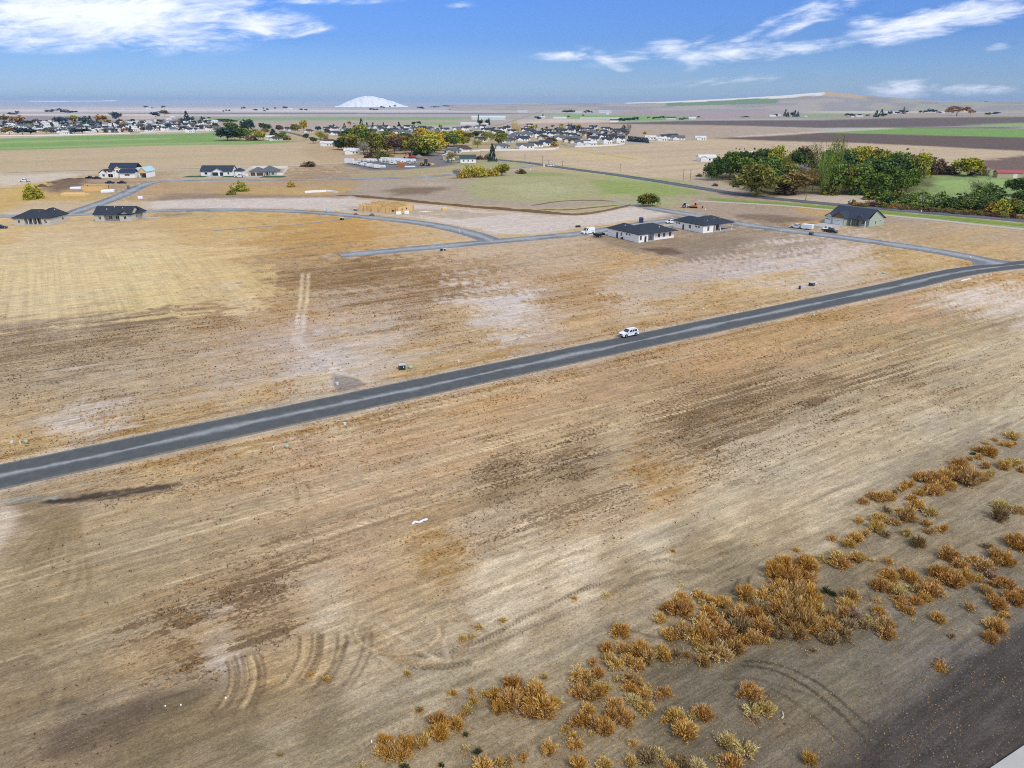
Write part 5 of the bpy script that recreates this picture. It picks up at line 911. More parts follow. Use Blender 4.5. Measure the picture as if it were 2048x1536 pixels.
# ------------------------------------------------------------------ buildings
def hip(m, x0, x1, y0, y1, z, h, ov=.5, axis=None, gable=False, th=.18):
    x0 -= ov; x1 += ov; y0 -= ov; y1 += ov; w, d = x1-x0, y1-y0; axis = axis or ('x' if w >= d else 'y'); i = 0 if gable else min(w, d)/2
    if axis == 'x': r = [(x0+i, (y0+y1)/2), (x1-i, (y0+y1)/2)]
    else: r = [((x0+x1)/2, y0+i), ((x0+x1)/2, y1-i)]
    B = [(x0,y0,z), (x1,y0,z), (x1,y1,z), (x0,y1,z)]; R_ = [(*r[0], z+h), (*r[1], z+h)]; lo = [(a, b, c-th) for a, b, c in B]
    if axis == 'x': fs = [(B[0],B[1],R_[1],R_[0]), (B[2],B[3],R_[0],R_[1]), (B[1],B[2],R_[1]), (B[3],B[0],R_[0])]
    else: fs = [(B[1],B[2],R_[1],R_[0]), (B[3],B[0],R_[0],R_[1]), (B[0],B[1],R_[0]), (B[2],B[3],R_[1])]
    if gable:
        fs = fs[:2]
        if axis == 'x': und = [(lo[0],lo[1],(R_[1][0],R_[1][1],z+h-th),(R_[0][0],R_[0][1],z+h-th)), (lo[2],lo[3],(R_[0][0],R_[0][1],z+h-th),(R_[1][0],R_[1][1],z+h-th))]
        else: und = [(lo[1],lo[2],(R_[1][0],R_[1][1],z+h-th),(R_[0][0],R_[0][1],z+h-th)), (lo[3],lo[0],(R_[0][0],R_[0][1],z+h-th),(R_[1][0],R_[1][1],z+h-th))]
        for f_, u_ in zip(fs, und):
            m.poly(f_); m.poly(u_)
            for k in range(4): m.poly([f_[k], f_[(k+1) % 4], u_[(k+1) % 4], u_[k]])
    else:
        for f_ in fs: m.poly(f_)
        m.poly(lo)
        for k in range(4): m.poly([B[k], B[(k+1) % 4], lo[(k+1) % 4], lo[k]])
    return m
def gable_wall(m, x0, x1, y0, y1, z, h, axis='x', inset=0):     # triangular infill under a gabled roof
    if axis == 'x':
        for x in (x0+inset, x1-inset-.2): m.prism([(y0, z), (y1, z), ((y0+y1)/2, z+h)], 'x', x, x+.2)
    else:
        for y in (y0+inset, y1-inset-.2): m.prism([(x0, z), (x1, z), ((x0+x1)/2, z+h)], 'y', y, y+.2)
    return m
W_ = lambda n, h, **k: mat(n, srgb(h, .85), .75, **k)
white = mat('white_siding', srgb('f6f4ee', .95), .75, var=.03); sage = W_('sage_siding', 'b2c0ae', var=.05); greige = W_('greige_siding', 'cfccbf', var=.05); grey = W_('grey_siding', '9aa09c', var=.06)
shing = mat('charcoal_shingles', srgb('3a424c', .75), .9, var=.25, scale=1.2, bump=.3); shingb = mat('slate_shingles', srgb('3c4654', .8), .9, var=.25, scale=1.2, bump=.3); shingg = mat('grey_shingles', srgb('6a6e72', .8), .9, var=.25, scale=1.2, bump=.3); shingr = mat('brown_shingles', srgb('5c4c48', .8), .9, var=.25, scale=1.2)
glass = mat('window_glass', srgb('1c232b', .8), .12, var=.05, spec=.8); trim = W_('white_trim', 'f2f0ea', var=.02); conc = mat('concrete', srgb('c9c5bc', .75), .9, var=.08, scale=.8); wood = mat('new_lumber', srgb('ecc684', .95), .8, var=.18, scale=4); osb = mat('sheathing', srgb('e6bd80', .95), .85, var=.22, scale=6)
brown_door = mat('brown_garage_door', srgb('6d4a3a', .85), .5, var=.06); cedar = mat('cedar_shingles', srgb('8a6646', .8), .85, var=.25, scale=6); green_r = mat('green_metal_roof', srgb('3e5552', .8), .6, var=.1); red_r = mat('red_metal_roof', srgb('b8605e', .8), .6, var=.08); tan = W_('tan_siding', 'c9b99c', var=.06)
WIN = {}
def add_window(h, x, y, z, w, hh, face, frame=trim):     # face: '-x','+x','-y','+y'
    key = (round(w, 2), round(hh, 2), frame.name)
    if key not in WIN:
        f = MB(); t = .09
        f.box(-w/2-t, w/2+t, -.05, .06, -t, 0).box(-w/2-t, w/2+t, -.05, .06, hh, hh+t).box(-w/2-t, -w/2, -.05, .06, 0, hh).box(w/2, w/2+t, -.05, .06, 0, hh).box(-.03, .03, -.05, .04, 0, hh)
        g = MB().box(-w/2, w/2, -.02, .03, 0, hh)
        fm, gm = f.mesh('window_frame'), g.mesh('pane'); fm.materials.append(frame); gm.materials.append(glass); WIN[key] = (fm, gm)
    fm, gm = WIN[key]; rz = {'-y': 0, '+x': math.pi/2, '+y': math.pi, '-x': -math.pi/2}[face]
    o = obj('window', fm, None, h, (x, y, z), rz); obj('pane', gm, None, o)
def door(h, x, y, z, w, hh, face, m, name='door', panels=0):
    d = MB().box(-w/2, w/2, -.06, .05, 0, hh)
    rz = {'-y': 0, '+x': math.pi/2, '+y': math.pi, '-x': -math.pi/2}[face]; o = d.build(name, m, h, loc=(x, y, z), rz=rz)
    for k in range(panels): MB().box(-w/2+.1, w/2-.1, -.09, -.06, .12+k*hh/panels, (k+1)*hh/panels-.08).build('door_panel', m, o)
    return o
def at_house(name, x, y, rot, label, cat='house', group=None):
    gx, gy = G(x, y); return empty(name, (gx, gy, 0), R(rot), label, cat, group)
def vents(h, pts):
    for (x, y, z) in pts: MB().box(-.12, .12, -.12, .12, -.5, .35).build('roof_vent', trim, h, loc=(x, y, z))
def shingle_rows(m, x0, x1, y0, y1, z, hgt): return m
# H: white single-storey house, camera corner at (1277,485): local x along the street, local y away to the upper left
h = at_house('house', 1277, 485.5, 31.5, 'white house with dark hip roof nearest the white van, covered patio at one corner')
w = MB().box(0, 4.6, 0, 19, -.3, 3.0).box(4.6, 8.6, 3.2, 19, -.3, 3.0).box(8.6, 19.5, 1.2, 16.5, -.3, 3.0); w.build('wall', white, h)
rf = MB(); hip(rf, 0, 9, 6.6, 19.2, 3.18, 2.2); hip(rf, 0, 19.5, 0.0, 13.5, 3.2, 2.6, axis='x'); r_ = rf.build('roof', shing, h)
vents(r_, [(3, 12, 4.7), (13, 3, 4.5), (16, 3.2, 4.3), (6, 16, 4.5)])
for k in ((5.0, .5), (8.3, .5)): MB().box(k[0]-.15, k[0]+.15, k[1]-.15, k[1]+.15, 0, 3.0).build('porch_post', trim, h)
MB().box(4.62, 8.58, -.6, 3.18, -.1, .12).build('patio', conc, h)
for (x, y, z, a_, b_, f_) in ((1.0,0,.9,.9,1.6,'-y'),(6.6,3.2,.5,1.6,2.0,'-y'),(11.5,1.2,.9,1.1,1.5,'-y'),(14.2,1.2,.9,1.1,1.5,'-y'),(17.4,1.2,.9,1.1,1.5,'-y'),(0,5.5,2.0,1.0,.6,'-x'),(0,7.2,2.0,1.0,.6,'-x'),(0,10.4,1.2,.8,1.3,'-x'),(19.5,5,.9,1.2,1.4,'+x')): add_window(h, x, y, z, a_, b_, f_)
door(h, 3.4, -.02, 0, 1.0, 2.2, '-y', mat('dark_door', srgb('39404a'), .5)); door(h, -.02, 13, 0, 1.0, 2.2, '-x', mat('dark_door', srgb('39404a'), .5))
MB().box(-5.5, 4, 19.3, 25, -.1, .14).build('driveway', conc, h)
MB().box(-.7, -.15, 9.2, 9.9, 0, .8).build('meter_box', mat('dark_door', srgb('39404a'), .5), h)
# I: its neighbour
h = at_house('house', 1405.5, 466.5, 31.5, 'white house with dark hip roof and corner patio posts, second of the white pair')
w = MB().box(0, 6, 0, 17.5, -.3, 3.0).box(6, 14, 3.4, 17, -.3, 3.0).box(14, 17.6, 5.6, 15, -.3, 2.99); w.build('wall', white, h)
rf = MB(); hip(rf, 0, 9.5, 5, 17.8, 3.18, 2.1); hip(rf, 0, 17.8, 0, 13.2, 3.2, 2.6, axis='x'); r_ = rf.build('roof', shing, h); vents(r_, [(5, 12, 4.8), (10, 4, 4.7), (13, 3.5, 4.5), (5, 3, 4.3)])
for k in (7.2, 10.5, 17.2): MB().box(k-.15, k+.15, .1, .4, 0, 3.0).build('porch_post', trim, h)
MB().box(6.02, 19, -.6, 3.38, -.1, .12).build('patio', conc, h)
for (x, y, z, a_, b_, f_) in ((3,0,.8,1.1,1.7,'-y'),(8.2,3.4,.8,1.2,1.5,'-y'),(11.6,3.4,.15,2.2,2.2,'-y'),(16,5.6,1.2,1.0,1.1,'-y'),(0,2.5,1.9,1.0,.6,'-x'),(0,4.0,1.9,1.0,.6,'-x'),(0,7.6,1.1,1.1,1.3,'-x'),(0,14,2.0,1.0,.6,'-x'),(0,15.6,2.0,1.0,.6,'-x')): add_window(h, x, y, z, a_, b_, f_)
door(h, -.02, 11.5, 0, .9, 2.1, '-x', mat('dark_door', srgb('39404a'), .5)); MB().box(-4, 5, 17.8, 24, -.1, .14).build('driveway', conc, h)
# J: sage green house with three garage bays, right end gable
h = at_house('house', 1686.7, 451.5, 31.5, 'sage green gabled house with cedar gable over its garage doors')
w = MB().box(0, 16.5, 4.6, 9.8, -.3, 3.1).box(0, 10, 0, 4.6, -.3, 3.1).box(5.8, 16.5, -8.2, 0, -.3, 3.1)
gable_wall(w, 5.8, 16.5, -8.2, 9.8, 3.1, 4.05, 'y'); w.build('wall', sage, h)
gd = MB().prism([(0-.0, 3.1), (6.0, 3.1), (3.0, 5.2)], 'x', -.02, .2)
MB().prism([(-.2, 3.15), (6.0, 3.15), (2.9, 5.5)], 'x', -.06, .1).build('gable_panel', cedar, h)
MB().prism([(6.0, 3.1), (9.8, 3.1), (7.9, 4.6)], 'x', .3, .5).build('gable_panel', greige, h)
rf = MB(); hip(rf, 2.8, 16.5, -8.2, 9.8, 3.2, 4.1, axis='y', gable=True, ov=.6); hip(rf, 0, 10, -.2, 6.0, 3.22, 2.45, axis='x', gable=True, ov=.4); hip(rf, .5, 8, 6.2, 9.8, 3.18, 1.6, axis='x', gable=True, ov=.4); hip(rf, 3.4, 8, -6.8, -3.2, 3.24, 1.7, axis='x', gable=True, ov=.3)
r_ = rf.build('roof', shingb, h); vents(r_, [(9, 8, 6.3), (9.6, 7, 6.5), (13, -6, 6.2)])
MB().prism([(-6.6, 3.3), (-3.4, 3.3), (-5, 4.7)], 'x', 3.2, 3.35).build('gable_panel', cedar, h)
g1 = door(h, -.05, 3.0, 0, 4.9, 2.5, '-x', trim, 'garage_door', 4); door(h, -.02, 8.0, 0, 2.9, 2.5, '-x', trim, 'garage_door', 4)
MB().box(-.12, -.06, .7, 5.3, 1.75, 2.05).build('pane', mat('tinted_glass', srgb('4a6878'), .2), h); MB().box(-.12, -.06, 6.8, 9.2, 1.8, 2.2).build('pane', mat('tinted_glass', srgb('4a6878'), .2), h)
for k in (-1.2, -7.9): MB().box(3.3, 3.6, k-.15, k+.15, 0, 3.1).build('porch_post', trim, h)
MB().box(3, 5.78, -8.2, -.02, -.1, .15).build('porch', conc, h); door(h, 5.78, -2.8, .15, 1.0, 2.2, '-x', mat('oak_door', srgb('8a6a4a'), .5)); add_window(h, 5.8, -5.4, 1.0, 1.5, 1.3, '-x')
add_window(h, 10.5, -8.2, 1.0, .9, 1.4, '-y'); add_window(h, 14.0, -8.2, 2.1, .8, .35, '-y'); MB().box(-11.5, -.05, -.3, 9.4, -.1, .15).build('driveway', conc, h)
# A and B: grey houses on the left street
h = at_house('house', 28, 450, 0, 'grey-green house with dark hip roof and long back porch, far left', 'house')
w = MB().box(0, 5, 0, 12, -.3, 2.9).box(5, 12.5, 2.6, 12, -.3, 2.9).box(12.5, 16.4, 0, 11, -.3, 2.9).box(9, 16.4, 11, 14, -.3, 2.88); w.build('wall', greige, h)
rf = MB(); hip(rf, 0, 16.4, 0, 11.4, 3.08, 3.1); hip(rf, 9, 16.4, 3, 14, 3.1, 3.3, axis='y'); r_ = rf.build('roof', shing, h); vents(r_, [(10, 4, 5.0), (14, 9, 5.4)])
for k in (6.5, 8.5, 10.5): MB().box(k-.14, k+.14, .2, .48, 0, 2.9).build('porch_post', trim, h)
MB().box(5.02, 12.48, -.5, 2.58, -.1, .2).build('patio', conc, h)
for (x, y, z, a_, b_, f_) in ((2.6,0,.9,.9,1.4,'-y'),(14.4,0,.9,1.0,1.5,'-y'),(6.6,2.6,.9,1.4,1.5,'-y'),(9.2,2.6,.5,2.0,2.0,'-y'),(11.5,2.6,.9,1.0,1.5,'-y'),(16.4,9.5,1.0,1.4,1.2,'+x')): add_window(h, x, y, z, a_, b_, f_)
h = at_house('house', 190.5, 442.5, 0, 'greige gabled house with dark roof beside the forked street', 'house')
w = MB().box(0, 4.4, 0, 9.5, -.3, 2.9).box(4.4, 11.4, 1.8, 9.5, -.3, 2.9).box(11.4, 16.6, 0, 9.5, -.3, 2.9).box(13, 17.6, 9.5, 12.5, -.3, 2.88); gable_wall(w, 0, 16.6, 0, 9.5, 2.9, 3.1, 'x'); w.prism([(11.4, 2.9), (16.6, 2.9), (14, 4.5)], 'y', -.02, .2); w.build('wall', greige, h)
rf = MB(); hip(rf, 0, 16.6, 0, 9.5, 3.0, 3.3, gable=True); hip(rf, 11.4, 16.6, -.4, 5, 3.04, 1.75, axis='y', gable=True, ov=.4); hip(rf, 12.6, 17.6, 5, 12.6, 3.02, 2.6, axis='y'); r_ = rf.build('roof', shing, h); vents(r_, [(5, 2.6, 5), (12, 3.4, 5.4), (8, 4, 5.9)])
for (x, y, z, a_, b_, f_) in ((2.4,0,.9,1.1,1.3,'-y'),(6.4,1.8,.8,1.5,1.5,'-y'),(9.6,1.8,.8,1.5,1.5,'-y'),(14,0,.9,1.2,1.4,'-y'),(16.6,5,1.0,1.0,1.2,'+x')): add_window(h, x, y, z, a_, b_, f_)
MB().box(4.42, 11.38, -.4, 1.78, -.1, .15).build('patio', conc, h); MB().box(17.8, 25, 8.0, 12.5, -.1, .14).build('driveway', conc, h)
# C: white two-storey house going up, open garage shell at its right
h = at_house('house', 200, 355.5, 0, 'unfinished white two-storey house with navy roofs and a light blue shed roof', 'house')
w = MB().box(0, 6, 0, 10, -.3, 3.2).box(6, 11, -.8, 10, -.3, 5.2).box(11, 15, 1.0, 10, -.3, 6.2).box(15, 26, -.6, 10, -.3, 3.4).box(6, 25, 4, 12, -.3, 6.6); w.prism([(0, 3.2), (6, 3.2), (3, 5.6)], 'y', 0, .3); w.prism([(11, 6.2), (15, 6.2), (13, 7.7)], 'y', 1.0, 1.3); w.build('wall', white, h)
navy = mat('navy_roof', srgb('2c3a4e', .9), .7, var=.15)
rf = MB(); hip(rf, 6, 25.4, 3.6, 12.2, 6.7, 3.2, gable=True); hip(rf, 15, 26, -.8, 5, 3.5, 2.6, gable=True, axis='x'); hip(rf, 0, 6, 0, 10, 3.3, 2.5, gable=True, axis='y'); hip(rf, 6, 11, -.9, 5, 5.3, 1.6); rf.build('roof', navy, h)
MB().prism([(11.2, 6.4), (14.8, 6.4), (13, 7.6)], 'y', .8, 1.0).build('gable_panel', osb, h)
for (x, y, z, a_, b_, f_) in ((3,0,.9,1.6,1.6,'-y'),(8.5,-.8,.4,3.4,2.3,'-y'),(13,1.0,3.4,1.4,1.8,'-y'),(20.5,-.6,1.5,3.6,1.0,'-y'),(8.5,-.8,3.9,3.0,.8,'-y')): add_window(h, x, y, z, a_, b_, f_)
g = MB().box(29, 29.3, 0, 14, -.3, 4.2).box(34, 34.3, 0, 14, -.3, 4.2).box(29, 34.3, 13.7, 14, -.3, 4.2); g.prism([(29, 4.2), (34.3, 4.2), (31.6, 7.2)], 'y', 0, .3); g.build('garage_wall', white, h)
rf = MB(); hip(rf, 29, 34.3, 0, 14, 4.3, 3.1, gable=True, axis='y'); rf.build('garage_roof', mat('pale_blue_membrane', srgb('bcdcE0'.lower(), .85), .6), h); MB().prism([(29.3, 3.2), (34, 3.2), (34, 4.3), (31.6, 7.0), (29.3, 4.3)], 'y', -.1, -.02).build('gable_panel', osb, h)
# E and F
h = at_house('house', 402, 351.5, 0, 'white house with slate roof and two garage doors behind a dark green lawn', 'house')
w = MB().box(0, 9, 0, 11, -.3, 3.1).box(9, 18, -1.8, 11, -.3, 3.1).box(18, 23.6, 0, 11, -.3, 3.1).box(24, 29, 4, 12, -.3, 3.0); gable_wall(w, 0, 23.6, 0, 11, 3.1, 3.6, 'x'); w.prism([(9, 3.1), (18, 3.1), (13.5, 5.6)], 'y', -1.8, -1.5); w.build('wall', white, h)
rf = MB(); hip(rf, 0, 23.6, 0, 11, 3.2, 3.9, gable=True); hip(rf, 9, 18, -2.1, 5, 3.24, 2.6, gable=True, axis='y'); hip(rf, 24, 29, 4, 12, 3.1, 2.0, axis='y'); rf.build('roof', shingb, h)
door(h, 11.6, -1.82, 0, 4.4, 2.6, '-y', mat('navy_door', srgb('2c3442'), .4), 'garage_door', 3); door(h, 16.3, -1.82, 0, 2.4, 2.6, '-y', mat('navy_door', srgb('2c3442'), .4), 'garage_door', 3)
add_window(h, 4, 0, .9, 2.0, 1.6, '-y'); add_window(h, 20.8, 0, .9, 1.2, 1.6, '-y'); MB().box(7.6, 19, -13, -1.9, -.1, .15).build('driveway', conc, h)
MB().box(-9, 7.5, -12.5, -1, -.1, .1).build('lawn', mat('lawn', srgb('3f6038', .8), .95, var=.2, scale=.6), h); MB().box(19.1, 30, -12.5, -1, -.1, .1).build('lawn', mat('lawn', srgb('3f6038', .8), .95, var=.2, scale=.6), h)
h = at_house('house', 500, 352, 0, 'beige house with grey hip roof and brown garage doors, white fence around', 'house')
w = MB().box(0, 10.5, 0, 13, -.3, 3.1).box(10.5, 15, 2, 13, -.3, 3.1).box(15, 19, .6, 13, -.3, 3.1); w.build('wall', mat('cream_siding', srgb('dcd6c6', .85), .8, var=.04), h)
rf = MB(); hip(rf, 0, 10.5, 0, 9, 3.2, 2.9); hip(rf, 7, 19.2, .4, 14, 3.22, 3.9, axis='x'); rf.build('roof', shingg, h)
door(h, 2.4, -.02, 0, 3.4, 2.5, '-y', brown_door, 'garage_door', 3); door(h, 7.6, -.02, 0, 4.8, 2.5, '-y', brown_door, 'garage_door', 3)
for x in (11.3, 14.2): MB().box(x-.2, x+.2, .2, .6, 0, 3.1).build('porch_post', trim, h)
add_window(h, 12.8, 2, .5, 1.6, 2.0, '-y'); add_window(h, 17, .6, .9, 1.6, 1.5, '-y'); MB().box(-.8, 11, -13, -.05, -.1, .15).build('driveway', conc, h); MB().box(11.1, 28, -12, .4, -.1, .1).build('lawn', mat('lawn', srgb('3f6038', .8), .95, var=.2, scale=.6), h)
def fence(pts, hgt, m, label, name='fence', step=2.6, group=None, cat='fence', base=0):
    P = [Vector((*G(*q), 0)) for q in pts]; root = empty(name, P[0], 0, label, cat, group); o = P[0]; posts = MB(); n_post = 0
    for a, b in zip(P, P[1:]):
        L_ = (b-a).length; n = max(1, round(L_/step)); d = (b-a)/n; s_ = (b-a).normalized(); nr = Vector((-s_.y, s_.x, 0))*.03
        if n <= 24:
            for k in range(n):
                p, q = a+d*k-o, a+d*(k+1)-o; MB().poly([p-nr, q-nr, q-nr+Vector((0,0,hgt)), p-nr+Vector((0,0,hgt))]).poly([p+nr, q+nr, q+nr+Vector((0,0,hgt)), p+nr+Vector((0,0,hgt))]).poly([p-nr+Vector((0,0,hgt)), q-nr+Vector((0,0,hgt)), q+nr+Vector((0,0,hgt)), p+nr+Vector((0,0,hgt))]).build('fence_panel', m, root)
                MB().box(p.x-.08, p.x+.08, p.y-.08, p.y+.08, 0, hgt+.12).build('fence_post', m, root)
        else:
            p, q = a-o, b-o; MB().poly([p-nr, q-nr, q-nr+Vector((0,0,hgt)), p-nr+Vector((0,0,hgt))]).poly([p+nr, q+nr, q+nr+Vector((0,0,hgt)), p+nr+Vector((0,0,hgt))]).poly([p-nr+Vector((0,0,hgt)), q-nr+Vector((0,0,hgt)), q+nr+Vector((0,0,hgt)), p+nr+Vector((0,0,hgt))]).build('fence_panel', m, root)
            mm = MB()
            for k in range(0, n+1): v_ = a+d*k-o; mm.box(v_.x-.08, v_.x+.08, v_.y-.08, v_.y+.08, 0, hgt+.12)
            tag(mm.build('fence_posts', m, root), kind='stuff')
    return root
fence([(497,352),(483,352),(504,337),(576,337),(566,350.5),(549,351)], 1.9, trim, 'white vinyl fence round the yard of the beige house with brown garage doors')
fence([(960,301.5),(1000,301.5),(1040,301),(1085,300.5),(1110,299),(1118,296)], 1.8, trim, 'long white vinyl fence behind the stubble, with a rounded right end', step=8)
fence([(900,306),(930,304),(960,302.5)], 1.8, trim, 'white vinyl fence section left of the big conifer', step=6)
fence([(1121,288),(1135,292),(1150,294.5),(1200,293),(1235,291),(1250,288)], 1.9, trim, 'white vinyl fence curving round the right part of the village', step=8)
fence([(1243,285.5),(1292,288)], 1.6, trim, 'white fence in front of the conifer hedgerow', step=8); fence([(1294,283.5),(1358,285)], 1.6, trim, 'white fence before the lone white farmhouse', step=8)
fence([(0,272.5),(90,271.5),(160,270),(260,267)], 1.9, trim, 'long low white wall before the left village', step=9); fence([(280,266.5),(340,263.5),(420,261)], 1.9, trim, 'white fence before the right end of the left village', step=9)
# G: house frame going up
h = at_house('framed_house', 719, 422.5, -25, 'timber frame of a new house with open stud walls and a concrete slab', 'house frame')
MB().box(0, 23, -1, 17, -.2, .12).build('slab', conc, h)
def studs(x0, y0, x1, y1, z1=2.8, sheath=None):
    L_ = math.hypot(x1-x0, y1-y0); n = max(2, int(L_/.8)); ux, uy = (x1-x0)/L_, (y1-y0)/L_
    for k in range(n+1):
        x, y = x0+ux*L_*k/n, y0+uy*L_*k/n; MB().box(x-.09, x+.09, y-.09, y+.09, .12, z1).build('stud', wood, h)
    a = math.atan2(y1-y0, x1-x0); o = MB().box(0, L_, -.08, .08, z1, z1+.16).box(0, L_, -.08, .08, .0, .12).build('wall_plate', wood, h, loc=(x0, y0, .12), rz=a); o.location.z = 0.0
    if sheath: MB().box(sheath[0]*L_, sheath[1]*L_, -.10, -.07, .15, z1).build('sheathing_panel', osb, h, loc=(x0, y0, .0), rz=a)
studs(0, 3, 9, 3, 3.6, (.2, .9)); studs(3, 5, 11, 5, 4.2, (.1, .6)); studs(11, 4, 20, 4, 3.8, (.1, .8)); studs(12, 11, 22, 11, 4.0, (.0, .6)); studs(0, 11, 12, 11, 4.0, (.3, .7)); studs(0, 0, 2.5, 0, 3.4, (0, .6)); studs(2.5, 0, 2.5, 2, 3.4, (0, 1)); studs(0, 0, 0, 8, 3.2); studs(7.5, 0, 11, 0, 3.2, (0, 1)); studs(11, 0, 16, 0, 2.8, (.45, .75)); studs(16, 0, 23, 0, 2.8, (.0, .25)); studs(0, 8, 23, 8, 2.8, (.1, .5)); studs(23, 0, 23, 14, 2.9, (.0, .9)); studs(11, 0, 11, 8, 3.2); studs(16, 0, 16, 14, 2.8, (.3, .7)); studs(5, 8, 5, 14, 3.2); studs(0, 14, 23, 14, 3.0, (.3, .8)); studs(7.5, 0, 7.5, 8, 3.2, (.2, .8)); studs(19, 3, 23, 3, 3.2, (.3, 1)); studs(16, 5, 23, 5, 3.2, (0, .7))
MB().box(2.5, 7.5, -.12, .1, 2.75, 3.3).build('garage_header', wood, h); MB().prism([(19.6, 1.0), (20.6, 1.0), (20.6, 1.9), (19.6, 1.9)], 'y', -.16, -.11).build('opening_shade', mat('dark_door', srgb('39404a'), .5), h)
for k in (3.0, 7.0): MB().box(23.09, 23.14, k, k+.9, 1.4, 2.2).build('opening_shade', mat('dark_door', srgb('39404a'), .5), h)  # dark panels put in for the shade inside open window holes
# D: framed deck and stacked trusses on the left
h = at_house('framed_house', 166, 383, 0, 'low timber frame with sheathed wall left of the diagonal street', 'house frame')
MB().box(0, 13, 0, 6, -.2, .2).build('slab', conc, h); MB().box(0, 12.6, 0, .2, .2, 3.0).build('sheathing_panel', osb, h)
def studs2(x0, y0, x1, y1, z1):
    n = int(math.hypot(x1-x0, y1-y0)/1.2)
    for k in range(n+1): x, y = x0+(x1-x0)*k/n, y0+(y1-y0)*k/n; MB().box(x-.08, x+.08, y-.08, y+.08, .2, z1).build('stud', wood, h)
    MB().box(min(x0, x1)-.1, max(x0, x1)+.1, min(y0, y1)-.1, max(y0, y1)+.1, z1, z1+.2).build('wall_plate', wood, h)
studs2(0, 6, 13, 6, 3.6); studs2(0, 3, 13, 3, 3.8); studs2(13, 0, 13, 6, 3.4); studs2(0, 0, 0, 6, 3.2)
# white house with green metal roof, barn, big sheds
h = at_house('house', 921, 326, 31.5-90+65, 'small white house with dark green metal roof beside the big conifer', 'house')
w = MB().box(0, 14, 0, 9, -.3, 3.6); gable_wall(w, 0, 14, 0, 9, 3.6, 2.9, 'x'); w.build('wall', white, h); rf = MB(); hip(rf, 0, 14, 0, 9, 3.7, 3.3, gable=True, ov=.6); rf.build('roof', green_r, h)
for x in (3, 7, 11): add_window(h, x, 0, 1.2, 1.0, 1.5, '-y')
h = at_house('shed', 886, 320, 10, 'pale cream storage shed beside the russet tree', 'shed'); w = MB().box(0, 11, 0, 8, -.3, 4.2); gable_wall(w, 0, 11, 0, 8, 4.2, 1.6, 'y'); w.build('wall', tan, h); rf = MB(); hip(rf, 0, 11, 0, 8, 4.3, 1.7, gable=True, axis='y'); rf.build('roof', mat('white_metal', srgb('e4e2dc', .85), .5), h)
h = at_house('barn', 1994, 355.5, -8, 'long low barn with faded red metal roof at the right edge', 'barn'); w = MB().box(0, 17, 0, 7, -.3, 3.6); gable_wall(w, 0, 17, 0, 7, 3.6, 1.2, 'x'); w.build('wall', tan, h); rf = MB(); hip(rf, 0, 17, 0, 7, 3.7, 1.5, gable=True, ov=.6); rf.build('roof', red_r, h); door(h, 12, -.03, 0, 3, 2.8, '-y', trim)
# farm sheds and small far buildings
def shed(x, y, wpx, hpx, wallm, roofm, label, group='far farm buildings', cat='building', rot=0, dm=10):
    s = S(y); t = at_house('building', x, y, rot, None, cat, group); W, Hh = wpx*s, hpx*s; D = min(dm*3, max(8, W*.4)); wh = Hh*.62; w = MB().box(-W/2, W/2, 0, D, -.3, wh)
    gable_wall(w, -W/2, W/2, 0, D, wh, Hh*.36, 'x'); w.build('wall', wallm, t); rf = MB(); hip(rf, -W/2, W/2, 0, D, wh+.1, Hh*.40, gable=True, ov=.4); rf.build('roof', roofm, t); single(t, label, x); return t
wm = mat('white_metal', srgb('e4e2dc', .85), .5); grm = mat('pale_metal', srgb('c4cccc', .8), .5)
GHM = mat('greenhouse_film', srgb('d6dedd', .9), .5, var=.03)
shed(977, 240, 68, 7.5, GHM, GHM, 'long white greenhouse hall behind the village')
for (x, y, w_, h_, a, b, l) in [(939,250.5,36,5,wm,wm,'long low white-roofed stable left of the dark conifer'),(970,251,13,4,wm,wm,'small white farm shed by the dark conifers'),(1098,237,4,9,conc,conc,'pale upright farm silo'),(1120,238,26,4,wm,wm,'white farm hall right of the silo'),(1085,237,10,4,wm,wm,'white shed left of the silo'),(1200,238,80,2.5,wm,wm,'very long low white sheds on the green field'),(1228,244,16,5,white,shingb,'white farmhouse beside the dark hedge trees'),
    (1210,226,26,5,wm,grm,'pale barn group on the green plain'),(1215,229.5,6,2.5,wm,wm,'tiny white shed before the pale barn group'),(1183,226,7,4,wm,wm,'tiny shed between far trees'),(1157,226,14,3,wm,grm,'low white shed beside far trees'),(1072,220,10,5,wm,wm,'white quonset shed at the end of the far road'),(1045,225,20,4,wm,grm,'pale blue-grey sheds beside the far road'),(990,219,36,4,wm,grm,'wide white plant building on the left horizon'),
    (975,218,6,6,wm,wm,'tall white tank on the horizon'),(1342,239,20,5,wm,shingr,'brown roofed farmhouse right of its hedge'),(1385,239,14,4.5,wm,wm,'white farm shed right of the brown roof'),(1545,234,12,4,wm,wm,'white shed left of the dark conifers'),(1559,232,6,4,wm,grm,'tiny grey shed beside dark conifers'),(1612,234,6,2,wm,wm,'tiny white shed right of the conifers'),(1705,235,6,3,wm,wm,'tiny white shed in the right farm row'),(1719,234,14,3.5,wm,grm,'white shed in the right farm row'),(1790,228,7,3.5,wm,wm,'tiny white house among right farm trees'),
    (1885,227,10,3.5,wm,wm,'white shed left of the orange tree'),(1912,214.5,12,3,wm,wm,'wide white roof on the right horizon'),(1980,213,8,4,wm,wm,'tiny white house near the right horizon'),(1930,224,5,3,wm,wm,'tiny white shed right of the orange tree'),(580,219,12,3,wm,wm,'tiny white farm between far trees'),(297,219,10,2.5,wm,wm,'tiny white farm on the left plain'),(705,214,5,2,wm,wm,'tiny shed under the pale dome'),(1352,281,0,0,wm,wm,''),
    (1020,205.5+9,14,2.5,wm,wm,'white roofs on the middle horizon')]:
    if w_: shed(x, y, w_, h_, a, b, l)
